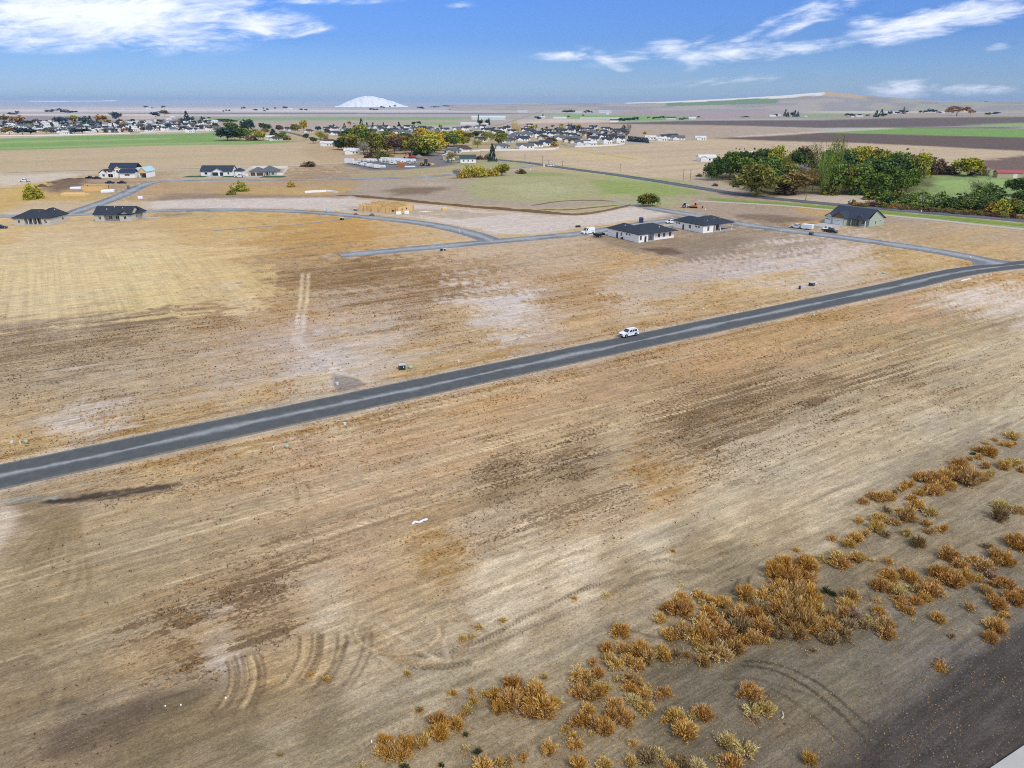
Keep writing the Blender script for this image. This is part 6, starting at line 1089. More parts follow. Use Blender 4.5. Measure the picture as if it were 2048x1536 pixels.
# village houses: one of each kind, then copies
def village_house(wallm, roofm, W, D, wh, rh, gar, hipr, doorm=trim):
    t = empty('house', (0, 0, 0), 0, None, 'house', None); w = MB().box(-W/2, W/2, -D/2, D/2, -.3, wh)
    if not hipr: gable_wall(w, -W/2, W/2, -D/2, D/2, wh, rh*.9, 'x')
    w.box(-W*.42, -W*.06, -D/2-3, -D/2, -.3, wh*.98); w.prism([(-W*.42, wh), (-W*.06, wh), (-W*.24, wh+rh*.55)], 'y', -D/2-3, -D/2-2.8); w.build('wall', wallm, t)
    rf = MB(); hip(rf, -W/2, W/2, -D/2, D/2, wh+.1, rh, gable=not hipr); hip(rf, -W*.42, -W*.06, -D/2-3.1, 0, wh+.14, rh*.62, axis='y', gable=True, ov=.4); rf.build('roof', roofm, t)
    if gar: door(t, -W*.24, -D/2-3.02, 0, W*.26, 2.4, '-y', doorm, 'garage_door')
    for x in (W*.12, W*.34): add_window(t, x, -D/2, .9, 1.6, 1.5, '-y')
    if wh > 4: add_window(t, W*.2, -D/2, 3.8, 1.6, 1.3, '-y')
    add_window(t, W/2, 0, .9, 1.5, 1.4, '+x'); return t
greyw = W_('pale_grey_siding', 'cfd2d2', var=.04)
KH = [('white', 'slate', white, shingb, 17, 11, 3.1, 3.4, 1, 0), ('beige', 'charcoal', tan, shing, 18, 12, 3.1, 3.2, 1, 1), ('grey', 'grey', greyw, shingg, 18, 12, 3.1, 3.0, 1, 1), ('white', 'charcoal', white, shing, 14, 10, 5.6, 3.0, 1, 0), ('cream', 'brown', mat('cream_siding', srgb('dcd6c6', .85), .8), shingr, 18, 11, 3.1, 3.0, 1, 1), ('white', 'grey', white, shingg, 20, 11, 3.1, 3.4, 1, 0), ('white', 'pale metal', white, wm, 16, 11, 3.4, 2.4, 1, 0)]
PR = [village_house(*k[2:]) for k in KH]; used_h = [False]*len(KH); hs = []
def put_house(x, y, k, rz, where, group, sc_=1.0):
    gx, gy = G(x, y)
    for (qx, qy) in hs:
        if math.hypot(gx-qx, gy-qy) < 21: return
    hs.append((gx, gy)); t = PR[k] if not used_h[k] else copy_thing(PR[k]); used_h[k] = True
    t.location = (gx, gy, 0); t.rotation_euler = (0, 0, R(rz)); t.scale = (sc_, sc_, sc_); t['group'] = group; single(t, KH[k][0]+' house with '+KH[k][1]+' roof '+where, x)
for (x, y, k, rz) in [(655,263,3,0),(668,270,0,20),(648,270,5,-20),(690,262,2,10),(716,259,3,15),(722,262,1,-10),(745,266,0,10),(738,262,0,20),(765,262,0,30),(778,264,0,0),(790,262,1,0),(800,268,5,0),(826,260,2,-10),(845,258,0,0),(860,259,4,10),(890,262,0,10),(915,260,5,0),(930,262,3,0),(958,270,0,20),(970,266,3,10),(990,270,3,0),(1003,264,3,20),
   (1010,286,2,20),(1020,284,4,0),(1032,287,4,20),(1043,282,0,10),(1020,278,5,0),(1050,266,3,0),(1063,267,0,0),(1078,270,0,20),(1090,268,3,15),(1104,272,4,-8),(1070,294,0,20),(1092,291,0,10),(1050,297,5,10),(1086,278,1,0),(1030,298,2,0),(1005,297,2,0),(1143,278,3,10),(1138,284,4,0),(1150,286,1,0),(1125,268,3,0),(1118,270,1,0),(1142,268,3,0),(1160,262,0,0),(1175,272,4,10),(1190,270,2,0),(1200,270,4,0),(1165,290,5,0),(1180,292,6,0),(1212,288,3,10),(1222,278,0,-10),(1240,276,2,0),(1208,266,1,0),(1330,277.5,0,15),(1344,276,0,15),(1355,280,5,0),(1300,279,6,0),(1322,282,6,0),
   (945,318,0,0),(928,303,4,10),(905,307,2,10),(893,305,6,0),(980,262,1,0),(1375,281,6,0),(1400,280,6,0),(655,292,6,0),(662,288,4,0),(650,289,6,10),(704,308,6,10),(540,279,6,0),(552,281,4,0),(586,262,4,0),(575,260,1,0),(618,265,4,0),(632,265,6,0),(1412,322,6,0),(1500,314,6,10)]:
    if (x, y) in ((945,318),): continue
    put_house(x, y, k, rz, 'in the middle village', 'houses of the middle village')
for (x, y, k, rz) in [(20,257,6,0),(45,255,5,10),(72,256,0,20),(84,262,6,0),(95,257,6,0),(112,260,6,0),(140,255,6,10),(145,259,5,0),(125,266,0,20),(133,268,6,0),(155,256,0,0),(178,254,6,0),(182,265,6,0),(200,263,6,0),(215,262,5,0),(225,252,6,0),(243,247,6,0),(262,249,6,0),(285,248,3,0),(272,256,4,0),(282,258,3,0),(300,262,3,0),(315,258,6,0),(318,250,4,0),(330,262,3,10),(345,255,3,20),(338,247,6,0),(350,262,0,0),(368,258,5,0),(380,265,3,0),(388,262,0,0),(400,262,6,0),(420,262,3,0),(410,255,5,0),(338,240,6,0),(345,235,6,0),(270,262,6,0),(60,262,6,0),(10,262,4,0),(430,244,6,0),(418,247,3,0),(375,250,4,0),(100,250,2,0)]:
    put_house(x, y, k, rz, 'in the left village', 'houses of the left village')
for i in range(150):
    x = rt.uniform(0, 440); y = 243+rt.random()*24
    if y > 270-x*.022 or (150 < x < 260 and y < 250) or y < 246-x*.012: continue
    put_house(x, y, rt.choice([0, 5, 6, 2, 3, 6, 0, 4]), rt.uniform(-25, 25), 'in the left village', 'houses of the left village')
for i in range(160):
    x = rt.uniform(660, 1250); y = 255+rt.random()*30
    if (640 < x < 960 and y > 270) or (y > 288) or (1100 < x < 1130 and y > 284) : continue
    put_house(x, y, rt.choice([0, 1, 2, 3, 4, 5, 3]), rt.uniform(-25, 25), 'in the middle village', 'houses of the middle village')
for k, u in enumerate(used_h):
    if not u:
        for c_ in list(PR[k].children_recursive): bpy.data.objects.remove(c_)
        bpy.data.objects.remove(PR[k])
# ------------------------------------------------------------------ vehicles
tyre_m = mat('tyre_rubber', srgb('1c1c1e', .8), .9, var=.1); rim_m = mat('alloy', srgb('b4b6b8', .8), .35, .6, var=.05); vglass = mat('car_glass', srgb('20262c', .8), .08, var=.02, spec=.9); lampm = mat('lamp_lens', srgb('dfe3e6', .9), .15); redl = mat('red_lens', srgb('8a1c1c', .8), .2); blk = mat('black_plastic', srgb('1b1c1e', .8), .6)
def paint(n, h, k=.85): return mat('paint_'+n, srgb(h, k), .25, 0, .03, spec=.6)
PW, PB, PBL, PG = paint('white', 'f2f3f4', .95), paint('black', '1a1c20'), paint('blue', '22355a'), paint('grey', '6a7078')
WH = {}
def wheel(par, x, y, r, w):
    k = (round(r, 2), round(w, 2))
    if k not in WH:
        t = MB().bar((0, -w/2, 0), (0, w/2, 0), r, None, 16).mesh('wheel'); t.materials.append(tyre_m); q = MB().bar((0, -w/2-.02, 0), (0, w/2+.02, 0), r*.62, None, 12).mesh('rim'); q.materials.append(rim_m); WH[k] = (t, q)
    o = obj('wheel', WH[k][0], None, par, (x, y, r)); obj('rim', WH[k][1], None, o)
def car(x, y, rz, kind, pm, label, cat, scale=1.0):
    """nose towards +x"""
    gx, gy = G(x, y); t = empty({'suv': 'parked_suv', 'van': 'cargo_van', 'pickup': 'pickup_truck', 'sedan': 'parked_car'}[kind], (gx, gy, ZR.get((x, y), .0)), R(rz), label, cat); t.scale = (scale,)*3
    if kind == 'suv': L_, W, belt, top, prof = 4.75, 1.88, 1.02, 1.70, [(-2.36,.42),(-2.34,.95),(-2.28,1.05),(.95,1.06),(1.35,1.02),(2.1,.92),(2.34,.78),(2.38,.45),(2.2,.3),(-2.2,.3)]; cab = [(-2.18,1.04),(1.1,1.04)], [(-1.85,1.68),(.25,1.70)]; ax = (-1.42, 1.45); r = .37
    elif kind == 'van': L_, W, belt, top, prof = 5.9, 2.02, 1.3, 2.7, [(-2.9,.4),(-2.92,1.35),(1.9,1.35),(2.75,1.15),(2.95,.8),(2.95,.42),(2.7,.3),(-2.8,.3)]; cab = [(-2.9,1.34),(2.1,1.34)], [(-2.82,2.62),(1.0,2.70)]; ax = (-1.9, 1.95); r = .38
    elif kind == 'pickup': L_, W, belt, top, prof = 5.7, 1.98, 1.1, 1.9, [(-2.85,.5),(-2.85,1.12),(-.95,1.12),(-.9,1.15),(1.2,1.15),(2.6,1.08),(2.82,.9),(2.85,.5),(2.6,.38),(-2.7,.38)]; cab = [(-.98,1.14),(1.35,1.14)], [(-.75,1.88),(.65,1.9)]; ax = (-1.75, 1.8); r = .41
    else: L_, W, belt, top, prof = 4.7, 1.82, .95, 1.45, [(-2.32,.4),(-2.3,.92),(-1.5,.98),(1.1,.98),(2.15,.82),(2.33,.65),(2.3,.35),(-2.2,.3)]; cab = [(-1.75,.97),(1.15,.97)], [(-1.0,1.42),(.25,1.45)]; ax = (-1.4, 1.42); r = .34
    w = W/2; b = MB(); n = len(prof)
    rings = [[(px_, s*w*k, pz_ if j != 0 or True else pz_) for px_, pz_ in prof] for s, k, j in ((-1, .93, 0), (-1, 1, 1), (1, 1, 1), (1, .93, 0))]
    b.loft([[(p[0]*(.985 if i in (0, 3) else 1), p[1], p[2]) for p in rg_] for i, rg_ in enumerate(rings)]); 
    (x0, z0), (x1, z1) = cab[0]; (x2, z2), (x3, z3) = cab[1]; wi = w*.80
    b.loft([[(x0, -w*.95, z0), (x1, -w*.95, z1), (x1, w*.95, z1), (x0, w*.95, z0)], [(x2, -wi, z2), (x3, -wi, z3), (x3, wi, z3), (x2, wi, z2)]])
    b.build('body', pm, t)
    def q(u, v, s):          # point on the cabin side, u along, v up
        xa, xb = x0+(x1-x0)*u, x2+(x3-x2)*u; za, zb = z0+(z1-z0)*u, z2+(z3-z2)*u; return (xa+(xb-xa)*v, s*(w*.95+(wi-w*.95)*v+.015), za+(zb-za)*v)
    def quadslab(P, nm, m, off):
        o_ = Vector(off); MB().loft([[tuple(Vector(p)-o_) for p in P], [tuple(Vector(p)+o_) for p in P]]).build(nm, m, t)
    spans = {'suv': [(.10,.34),(.37,.60),(.63,.9)], 'van': [(.80,.96)], 'pickup': [(.08,.46),(.52,.9)], 'sedan': [(.12,.48),(.52,.86)]}[kind]
    for s in (-1, 1):
        for (u0, u1) in spans: quadslab([q(u0, .12, s), q(u1, .12, s), q(u1-.01, .86, s), q(u0+.01, .86, s)], 'side_window', vglass, (0, .006, 0))
    fx = .012; v0, v1 = .1, .9
    P = [(x1+(x3-x1)*v+fx, s*(w*.95+(wi-w*.95)*v)*.90, z1+(z3-z1)*v+fx) for v, s in ((v0, -1), (v0, 1), (v1, 1), (v1, -1))]; quadslab(P, 'windscreen', vglass, (.008, 0, .004))
    if kind != 'van': P = [(x0+(x2-x0)*v-fx, s*(w*.95+(wi-w*.95)*v)*.88, z0+(z2-z0)*v+fx) for v, s in ((.2, -1), (.2, 1), (v1, 1), (v1, -1))]; quadslab(P, 'rear_window', vglass, (.008, 0, .004))
    for xx in ax:
        for s in (-1, 1): wheel(t, xx, s*(w-.10), r, .22); MB().bar((xx, s*(w-.18), r+.02), (xx, s*(w+.008), r+.02), r*1.16, None, 14).build('wheel_arch', blk, t)
    nose = max(p[0] for p in prof); tail = min(p[0] for p in prof)
    for s in (-1, 1):
        MB().box(nose-.22, nose+.01, s*w*.62-.22, s*w*.62+.22, .70, .86).build('headlight', lampm, t); MB().box(tail-.012, tail+.12, s*w*.8-.13, s*w*.8+.13, .78, 1.0).build('tail_light', redl, t)
        MB().box(x1-.35, x1-.15, s*(w+.02)-.09, s*(w+.02)+.09, z1-.02, z1+.16).build('mirror', pm if kind != 'van' else blk, t)
    MB().box(nose-.15, nose+.015, -w*.42, w*.42, .55, .80).build('grille', blk, t); MB().box(nose-.2, nose+.02, -w*.8, w*.8, .33, .46).build('bumper', blk, t); MB().box(tail-.02, tail+.2, -w*.85, w*.85, .36, .50).build('bumper', blk, t)
    if kind == 'suv':
        for s in (-1, 1): MB().bar((-1.7, s*wi*.86, 1.74), (.1, s*wi*.86, 1.75), .025).build('roof_rail', rim_m, t)
    if kind == 'pickup': MB().box(-2.72, -1.05, -w*.82, w*.82, 1.10, 1.128).build('cargo_bed', blk, t)
    return t
ZR = {(1257,672.5): .14, (1755,413.5): .14}
car(1257, 672.5, 31.5+180, 'suv', PW, 'white SUV driving on the long street', 'car')
car(1176, 467.5, 212, 'van', PW, 'white cargo van parked on the street before the white house', 'van')
car(1341, 446.5, 205, 'suv', PW, 'white SUV between the two white houses, half hidden by a roof', 'car')
car(1593, 456.5, 135, 'pickup', PW, 'white pickup with ladder rack pulling a box trailer', 'pickup')
car(1661, 465, 303, 'pickup', PB, 'black pickup at the mouth of the green house driveway', 'pickup')
car(1755, 413.5, 307, 'suv', PB, 'black SUV on the highway right of the grove', 'car', 1.15)
car(1653, 460, 200, 'suv', PW, 'white car on the green house driveway, behind the black pickup', 'car', .95)
car(180, 357, 5, 'pickup', PB, 'left of two black pickups before the unfinished white house', 'pickup'); car(194, 358, 5, 'pickup', PB, 'right of two black pickups before the unfinished white house', 'pickup')
car(220, 367, 185, 'pickup', PBL, 'dark blue and white pickup below the unfinished white house', 'pickup'); car(244, 367, 0, 'pickup', PB, 'black flatbed pickup right of the blue pickup', 'pickup')
car(480, 354.8, 182, 'pickup', PW, 'white pickup on the road between the two garage houses', 'pickup', 1.3); car(50, 364, 180, 'pickup', PW, 'white pickup alone on pale dirt far left', 'pickup', 1.2)
car(1101, 333, 210, 'suv', PW, 'tiny pale car on the highway beyond the junction', 'car', 1.2)
car(3, 457, 20, 'suv', PBL, 'dark car cut by the left edge of the photo', 'car')
def box_trailer(x, y, rz, L_, W, Hh, m, label, name='box_trailer'):
    gx, gy = G(x, y); t = empty(name, (gx, gy, 0), R(rz), label, 'trailer'); MB().loft([[(-L_/2, -W/2, .5), (L_/2, -W/2, .5), (L_/2, W/2, .5), (-L_/2, W/2, .5)], [(-L_/2, -W/2, Hh*.94), (L_/2-.1, -W/2, Hh*.94), (L_/2-.1, W/2, Hh*.94), (-L_/2, W/2, Hh*.94)], [(-L_/2+.1, -W/2+.15, Hh), (L_/2-.3, -W/2+.15, Hh), (L_/2-.3, W/2-.15, Hh), (-L_/2+.1, W/2-.15, Hh)]]).build('box', m, t)
    for s in (-1, 1): wheel(t, -.2, s*(W/2-.05), .34, .22); 
    if L_ > 7:
        for s in (-1, 1): wheel(t, -1.2, s*(W/2-.05), .34, .22)
    MB().bar((L_/2, 0, .55), (L_/2+1.1, 0, .5), .05).build('drawbar', blk, t); MB().box(-L_/2-.04, -L_/2, -W/2+.1, W/2-.1, .6, Hh*.9).build('rear_door', trim, t); MB().box(-L_/2+.05, -L_/2+.3, W/2-.02, W/2+.02, .9, 1.1).build('tail_light', redl, t); return t
box_trailer(1614, 459, 135, 4.6, 2.1, 2.3, PW, 'white box trailer hitched behind the white pickup'); box_trailer(699, 327.5, -20, 8.5, 2.6, 4.4, PW, 'tall white box trailer at the left end of the storage yard')
t = empty('dump_trailer', (*G(1198, 474), 0), R(25), 'black open dump trailer beside the white house driveway', 'trailer')
b = MB(); b.box(-2.2, 2.2, -1, 1, .7, .8).box(-2.2, 2.2, -1, -.92, .8, 1.5).box(-2.2, 2.2, .92, 1, .8, 1.5).box(-2.2, -2.12, -.92, .92, .8, 1.5).box(2.12, 2.2, -.92, .92, .8, 1.5); b.build('bed', blk, t); MB().box(-2.0, 1.8, -.85, .85, .82, 1.25).build('load', mat('debris', srgb('a8a49c', .8), .9, var=.4, scale=5), t)
for s in (-1, 1):
    for xx in (-.5, .4): wheel(t, xx, s*1.05, .34, .2)
MB().bar((2.2, 0, .7), (3.4, 0, .5), .06).build('drawbar', blk, t)
# tractor loader with low trailer by the grove
t = empty('tractor', (*G(1371, 415.5), 0), R(-10), 'white and black tractor parked on dirt below the grass', 'tractor'); MB().box(-.6, 1.6, -.45, .45, .8, 1.6).build('bonnet', PW, t); MB().loft([[(-1.2, -.7, 1.2), (.0, -.7, 1.2), (.0, .7, 1.2), (-1.2, .7, 1.2)], [(-1.0, -.6, 2.7), (-.1, -.6, 2.7), (-.1, .6, 2.7), (-1.0, .6, 2.7)]]).build('cab', vglass, t); MB().box(-1.15, .05, -.7, .7, 2.7, 2.8).build('cab_roof', PW, t)
for s in (-1, 1): wheel(t, -.8, s*.85, .85, .45); wheel(t, 1.3, s*.7, .5, .3)
MB().prism([(2.0, .1), (2.8, .1), (2.9, .5), (2.0, 1.0)], 'y', -.9, .9).build('bucket', blk, t); MB().bar((.3, .5, 1.5), (2.1, .5, .7), .08).bar((.3, -.5, 1.5), (2.1, -.5, .7), .08).build('loader_arm', blk, t)
org = paint('orange', 'd8772a'); yel = paint('yellow', 'e0aa3a')
def excavator(x, y, rz, m, label, sc_=1):
    t = empty('excavator', (*G(x, y), 0), R(rz), label, 'excavator'); t.scale = (sc_,)*3
    for s in (-1, 1): MB().prism([(-1.6, .1), (1.6, .1), (1.9, .45), (1.6, .8), (-1.6, .8), (-1.9, .45)], 'y', s*1.0-.25, s*1.0+.25).build('track', blk, t)
    MB().box(-1.6, 1.2, -1.1, 1.1, .9, 1.7).build('body', m, t); MB().loft([[(.1, .2, 1.7), (1.3, .2, 1.7), (1.3, 1.1, 1.7), (.1, 1.1, 1.7)], [(.2, .25, 2.8), (1.1, .25, 2.8), (1.1, 1.05, 2.8), (.2, 1.05, 2.8)]]).build('cab', vglass, t)
    MB().bar((1, -.3, 1.4), (3.0, -.3, 3.0), .22, .18).build('boom', m, t); MB().bar((3.0, -.3, 3.0), (4.6, -.3, 1.2), .18, .12).build('stick', m, t); MB().prism([(4.2, .3), (5.0, .3), (5.1, 1.1), (4.5, 1.2)], 'y', -.7, .1).build('bucket', blk, t); return t
excavator(1388, 416, -12, org, 'low orange excavator beside the tractor', .9); excavator(824, 318.5, 160, paint('red', 'c8452c'), 'red-orange machine at the back of the storage yard', 1.8)
t = empty('wheel_loader', (*G(852, 331.5), 0), R(-15), 'yellow wheel loader at the right end of the storage yard', 'loader'); t.scale = (2.0,)*3
MB().box(-2.6, -.6, -.9, .9, .9, 1.9).build('engine_cover', yel, t); MB().loft([[(-.6, -.7, 1.2), (.7, -.7, 1.2), (.7, .7, 1.2), (-.6, .7, 1.2)], [(-.4, -.6, 2.9), (.5, -.6, 2.9), (.5, .6, 2.9), (-.4, .6, 2.9)]]).build('cab', vglass, t); MB().box(-.6, .7, -.75, .75, 2.9, 3.0).build('cab_roof', yel, t); MB().bar((.7, .5, 1.6), (2.6, .5, .8), .13).bar((.7, -.5, 1.6), (2.6, -.5, .8), .13).build('loader_arm', yel, t); MB().prism([(2.5, .1), (3.5, .1), (3.6, .5), (2.6, 1.2)], 'y', -1.2, 1.2).build('bucket', yel, t)
for s in (-1, 1): wheel(t, -1.6, s*.85, .7, .45); wheel(t, 1.1, s*.85, .7, .45)
# storage yard: rows of boats, campers and cars
def camper(m):
    t = empty('camper', (0,0,0), 0, None, 'camper', 'campers and boats in the storage yard'); MB().prism([(-3.2, .6), (3.0, .6), (3.3, 1.6), (2.9, 2.9), (-3.1, 3.0), (-3.3, 1.6)], 'y', -1.2, 1.2).build('shell', m, t); MB().box(-1.6, -.4, -1.23, -1.19, 1.6, 2.2).build('window', vglass, t); MB().box(.6, 1.3, -1.23, -1.19, .8, 2.6).build('door', trim, t)
    for s in (-1, 1): wheel(t, -.3, s*1.1, .36, .2)
    return t
def boat(m):
    t = empty('boat', (0,0,0), 0, None, 'boat', 'campers and boats in the storage yard'); MB().loft([[(-2.8, -1.0, 1.6), (-2.8, 1.0, 1.6), (-2.8, .5, .8), (-2.8, -.5, .8)], [(1.0, -1.05, 1.7), (1.0, 1.05, 1.7), (1.0, .4, .8), (1.0, -.4, .8)], [(3.2, -.08, 1.9), (3.2, .08, 1.9), (3.1, .05, 1.5), (3.1, -.05, 1.5)]]).build('hull', m, t); MB().loft([[(-1.2, -.8, 1.65), (1.4, -.7, 1.7), (1.4, .7, 1.7), (-1.2, .8, 1.65)], [(-1.0, -.6, 2.3), (.7, -.5, 2.2), (.7, .5, 2.2), (-1.0, .6, 2.3)]]).build('cover', mat('boat_cover', srgb('4a5a78', .85), .8), t)
    for s in (-1, 1): wheel(t, -.6, s*.9, .32, .2)
    return t
cream = paint('cream', 'e6e0d0', .9); protos = [camper(PW), camper(cream), boat(PW)]; pn = ['white camper', 'cream camper', 'white boat under a blue cover']; used = [0, 0, 0]
def put_yard(k, x, y, rz, lab):
    t = protos[k] if not used[k] else copy_thing(protos[k]); used[k] = 1; t.location = (*G(x, y), 0); t.rotation_euler = (0, 0, R(rz)); single(t, pn[k]+' '+lab, x)
for i in range(12): put_yard(rt.choice([0, 1, 2, 2]), 712+i*3.9, 328.8+i*.75, 70+rt.uniform(-8, 8), 'in the front row')
for i in range(13): put_yard(rt.choice([0, 0, 2, 1]), 722+i*8.6, 324.0+.0*i, 60+rt.uniform(-12, 12), 'in the back row')
for i in range(9): put_yard(rt.choice([0, 1]), 768+i*4.2, 320.8+.35*i, 50+rt.uniform(-8, 8), 'behind the back row')
for i in range(11): put_yard(rt.choice([0, 2, 1, 2]), 768+i*6.2, 328+rt.uniform(-1.2, 1.5), 30+rt.uniform(-30, 30), 'in mid yard')
put_yard(0, 903, 321, 10, 'parked beside the shed'); put_yard(2, 897, 324, 40, 'by the shed')
dm = mat('earth_heap', srgb('9a8b7c', .75), 1, var=.25, scale=.5)
def heap(x, y, wpx, hpx, m, label):
    s = S(y); gx, gy = G(x, y); mb = MB(); n = 14; rg = random.Random(int(x)); rings = []
    for j, (rr_, zz) in enumerate(((1, -.05), (.72, .42), (.40, .8), (.12, 1.0))): rings.append([(gx*0+math.cos(2*math.pi*i/n)*rr_*wpx*s/2*(1+rg.uniform(-.1, .1)), math.sin(2*math.pi*i/n)*rr_*wpx*s/2*.7, hpx*s*zz*(1+rg.uniform(-.08, .08)) if j else -.2) for i in range(n)])
    mb.loft(rings); o = mb.build('heap', m, None, True, (gx, gy, 0)); tag(o, label, 'heap')
heap(838, 317, 22, 7.5, dm, 'grey gravel heap at the back of the storage yard'); heap(818, 318, 26, 4, dm, 'low gravel heap left of the tall one'); heap(793, 317, 16, 4, mat('tan_heap', srgb('b3a082', .75), 1, var=.2), 'tan soil heap left of the gravel heaps'); heap(712, 430, 12, 4, mat('brown_heap', srgb('7f6a52', .75), 1, var=.2), 'small brown soil heap before the timber frame'); heap(744, 432, 14, 5, mat('brown_heap', srgb('7f6a52', .75), 1, var=.2), 'brown soil heap before the frame, right one')
for (x, y, w_, h_) in ((104,369,44,5),(140,361,38,4.5),(84,373,22,5),(160,359,30,3.5)): heap(x, y, w_, h_, mat('dark_heap', srgb('6d5846', .75), 1, var=.3, scale=.4), None); single(bpy.context.scene.collection.objects[-1], 'dark brown soil heap above the lumber', x)
# utility boxes, bins, pallets, stakes, poles
dgreen = paint('dark_green', '23382c'); pgreen = mat('pale_green_lid', srgb('a9cdb0', .85), .6)
def ubox(x, y, w, d, hh, m, lid, label, rz=20):
    t = empty('utility_box', (*G(x, y), 0), R(rz), label, 'utility box'); MB().box(-w/2, w/2, -d/2, d/2, -.05, hh).build('cabinet', m, t); MB().box(-w/2-.05, w/2+.05, -d/2-.05, d/2+.05, hh, hh+.10).build('lid', lid, t); MB().box(-.02, .02, -d/2-.02, -d/2, .1, hh-.1).build('door_seam', blk, t); MB().box(w*.14, w*.26, -d/2-.03, -d/2, hh*.4, hh*.75).build('label_plate', trim, t)
ubox(804, 738, 1.25, 1.1, .95, dgreen, mat('pale_lid', srgb('cfcbd8', .85), .5), 'dark green utility box with pale lid beside the street'); ubox(1623, 571, 1.35, 1.1, .9, dgreen, mat('pale_lid', srgb('cfcbd8', .85), .5), 'dark utility box on dirt near the junction'); ubox(1622, 470.5, 1.5, 1.1, 1.1, dgreen, dgreen, 'green utility box across from the box trailer'); ubox(684, 440, 1.5, 1.0, 1.0, blk, mat('pale_lid', srgb('cfcbd8', .85), .5), 'small dark utility box beside the curved street')
ubox(883, 501.5, .9, .7, .5, blk, blk, 'left small black box at the street edge', 10); ubox(890, 500.5, .9, .7, .5, blk, trim, 'right small black box at the street edge', 10); ubox(711, 421, 1.6, 1.2, .7, blk, trim, 'dark crate with pale top left of the timber frame', 0)
def vault(x, y, w, label): 
    m = MB(); m.loft([[(math.cos(a)*w/2, math.sin(a)*w/2, 0) for a in [i*math.pi/5 for i in range(10)]], [(math.cos(a)*w/2, math.sin(a)*w/2, .35) for a in [i*math.pi/5 for i in range(10)]], [(math.cos(a)*w/2.6, math.sin(a)*w/2.6, .5) for a in [i*math.pi/5 for i in range(10)]]]); tag(m.build('valve_box', pgreen, None, True, (*G(x, y), 0)), label, 'valve box')
vault(821, 736, .95, 'pale green domed valve box right of the dark utility box'); vault(574, 895, .6, 'pale green valve lid south of the street'); vault(53, 886, .5, 'pale green valve lid north of the street, far left'); vault(1627, 632, .7, 'pale valve lid in orange weeds south of the street'); vault(1767, 547, .9, 'flat green lid on dirt near the junction')
t = MB().bar((0,0,0), (0,0,.95), .32, .32, 12).mesh('drum', True); tag(obj('drum', t, mat('purple_plastic', srgb('4a3c6e', .8), .5), None, (*G(1599, 578), 0)), 'purple plastic drum left of the utility box', 'drum')
pole_m = mat('pole_wood', srgb('8a7258', .75), .9, var=.15, scale=2)
def pole(x, y, hpx, label):
    s = S(y); t = empty('utility_pole', (*G(x, y), 0), R(40), label, 'utility pole', 'utility poles along the highway'); hh = hpx*s; MB().bar((0,0,-.1), (0,0,hh), .17, .12, 8).build('post', pole_m, t); MB().box(-1.2, 1.2, -.06, .06, hh-.6, hh-.45).build('crossarm', pole_m, t)
    for k in (-1.0, 0, 1.0): MB().bar((k, 0, hh-.45), (k, 0, hh-.25), .05, .04).build('insulator', PG, t)
for (x, y, h_, l) in ((1366,363,24,'wooden pole standing left of the pair before the grove'),(1380,364,24,'wooden pole standing right of the pair before the grove'),(1611,401,37,'tall wooden pole in front of the grove'),(1924,417,34,'wooden pole with transformer by the pasture thicket'),(1950,406,26,'leaning wooden pole in the pasture thicket'),(962,317,14,'wooden pole behind the white house'),(1050,324,16,'wooden pole left of the highway junction'),(1085,328,16,'wooden pole at the highway junction'),(1125,335,13,'wooden pole right of the highway junction'),(1097,333,12,'second wooden pole at the highway junction'),(1240,344,16,'wooden pole on the stubble beside the highway')): pole(x, y, h_, l)
def stake(x, y, h_, m, label, w=.12): tag(MB().box(-w/2, w/2, -w/2, w/2, -.05, h_).box(-w, w, -.02, .02, h_*.7, h_).build('marker_post', m, None, loc=(*G(x, y), 0)), None, 'marker post', 'marker posts beside the streets'); single(C.objects[-1], label, x)
for (x, y, h_, w) in ((917,723,.35,.3),(1406,618,.3,.3),(1737,602,.5,.22),(1880,572,.5,.22),(1982,550,.4,.25),(690,849,.4,.35),(1102,462,.9,.3),(919,467,1.6,.12),(1562,463,.5,.3),(843,437,1.6,.12),(826,435,.8,.2),(1842,424,1.0,.3),(1411,420,.8,.3),(441,414,.8,.3),(540,414.5,.8,.3),(1061,341,1.4,.5),(675,769,.5,.3),(1940,515,.5,.4),(24,885,.3,.3),(548,900,.7,.12),(41,888,.6,.12),(1088,334,2.4,1.0)):
    stake(x, y, h_, trim, 'white marker post beside the street', w)
bags = mat('white_sheet', srgb('f0f1f4', .95), .5, var=.03)
def debris(name, pts, z, m, label, cat): 
    mb = MB(); P = [Vector((*G(*q), 0)) for q in pts]; o = P[0]
    rg = random.Random(3)
    for a, b in zip(P, P[1:]):
        d = (b-a).normalized(); nr = Vector((-d.y, d.x, 0))
        mb.loft([[tuple(p-o-nr*wd+Vector((0,0,.0))), tuple(p-o+nr*wd+Vector((0,0,.0))), tuple(p-o+nr*wd*.5+Vector((0,0,z))), tuple(p-o-nr*wd*.6+Vector((0,0,z*.8)))] for p, wd in ((a, rg.uniform(.05, .12)*(1 if len(pts) > 3 else .7)), ((a+b)/2, rg.uniform(.08, .16)*(1 if len(pts) > 3 else .7)), (b, rg.uniform(.05, .12)*(1 if len(pts) > 3 else .7)))])
    tag(mb.build(name, m, None, loc=(o.x, o.y, 0)), label, cat)
debris('plastic_sheet', [(824,1049),(830,1044),(838,1046),(847,1041),(855,1039)], .18, bags, 'crumpled white plastic strip lying on bare dirt', 'litter')
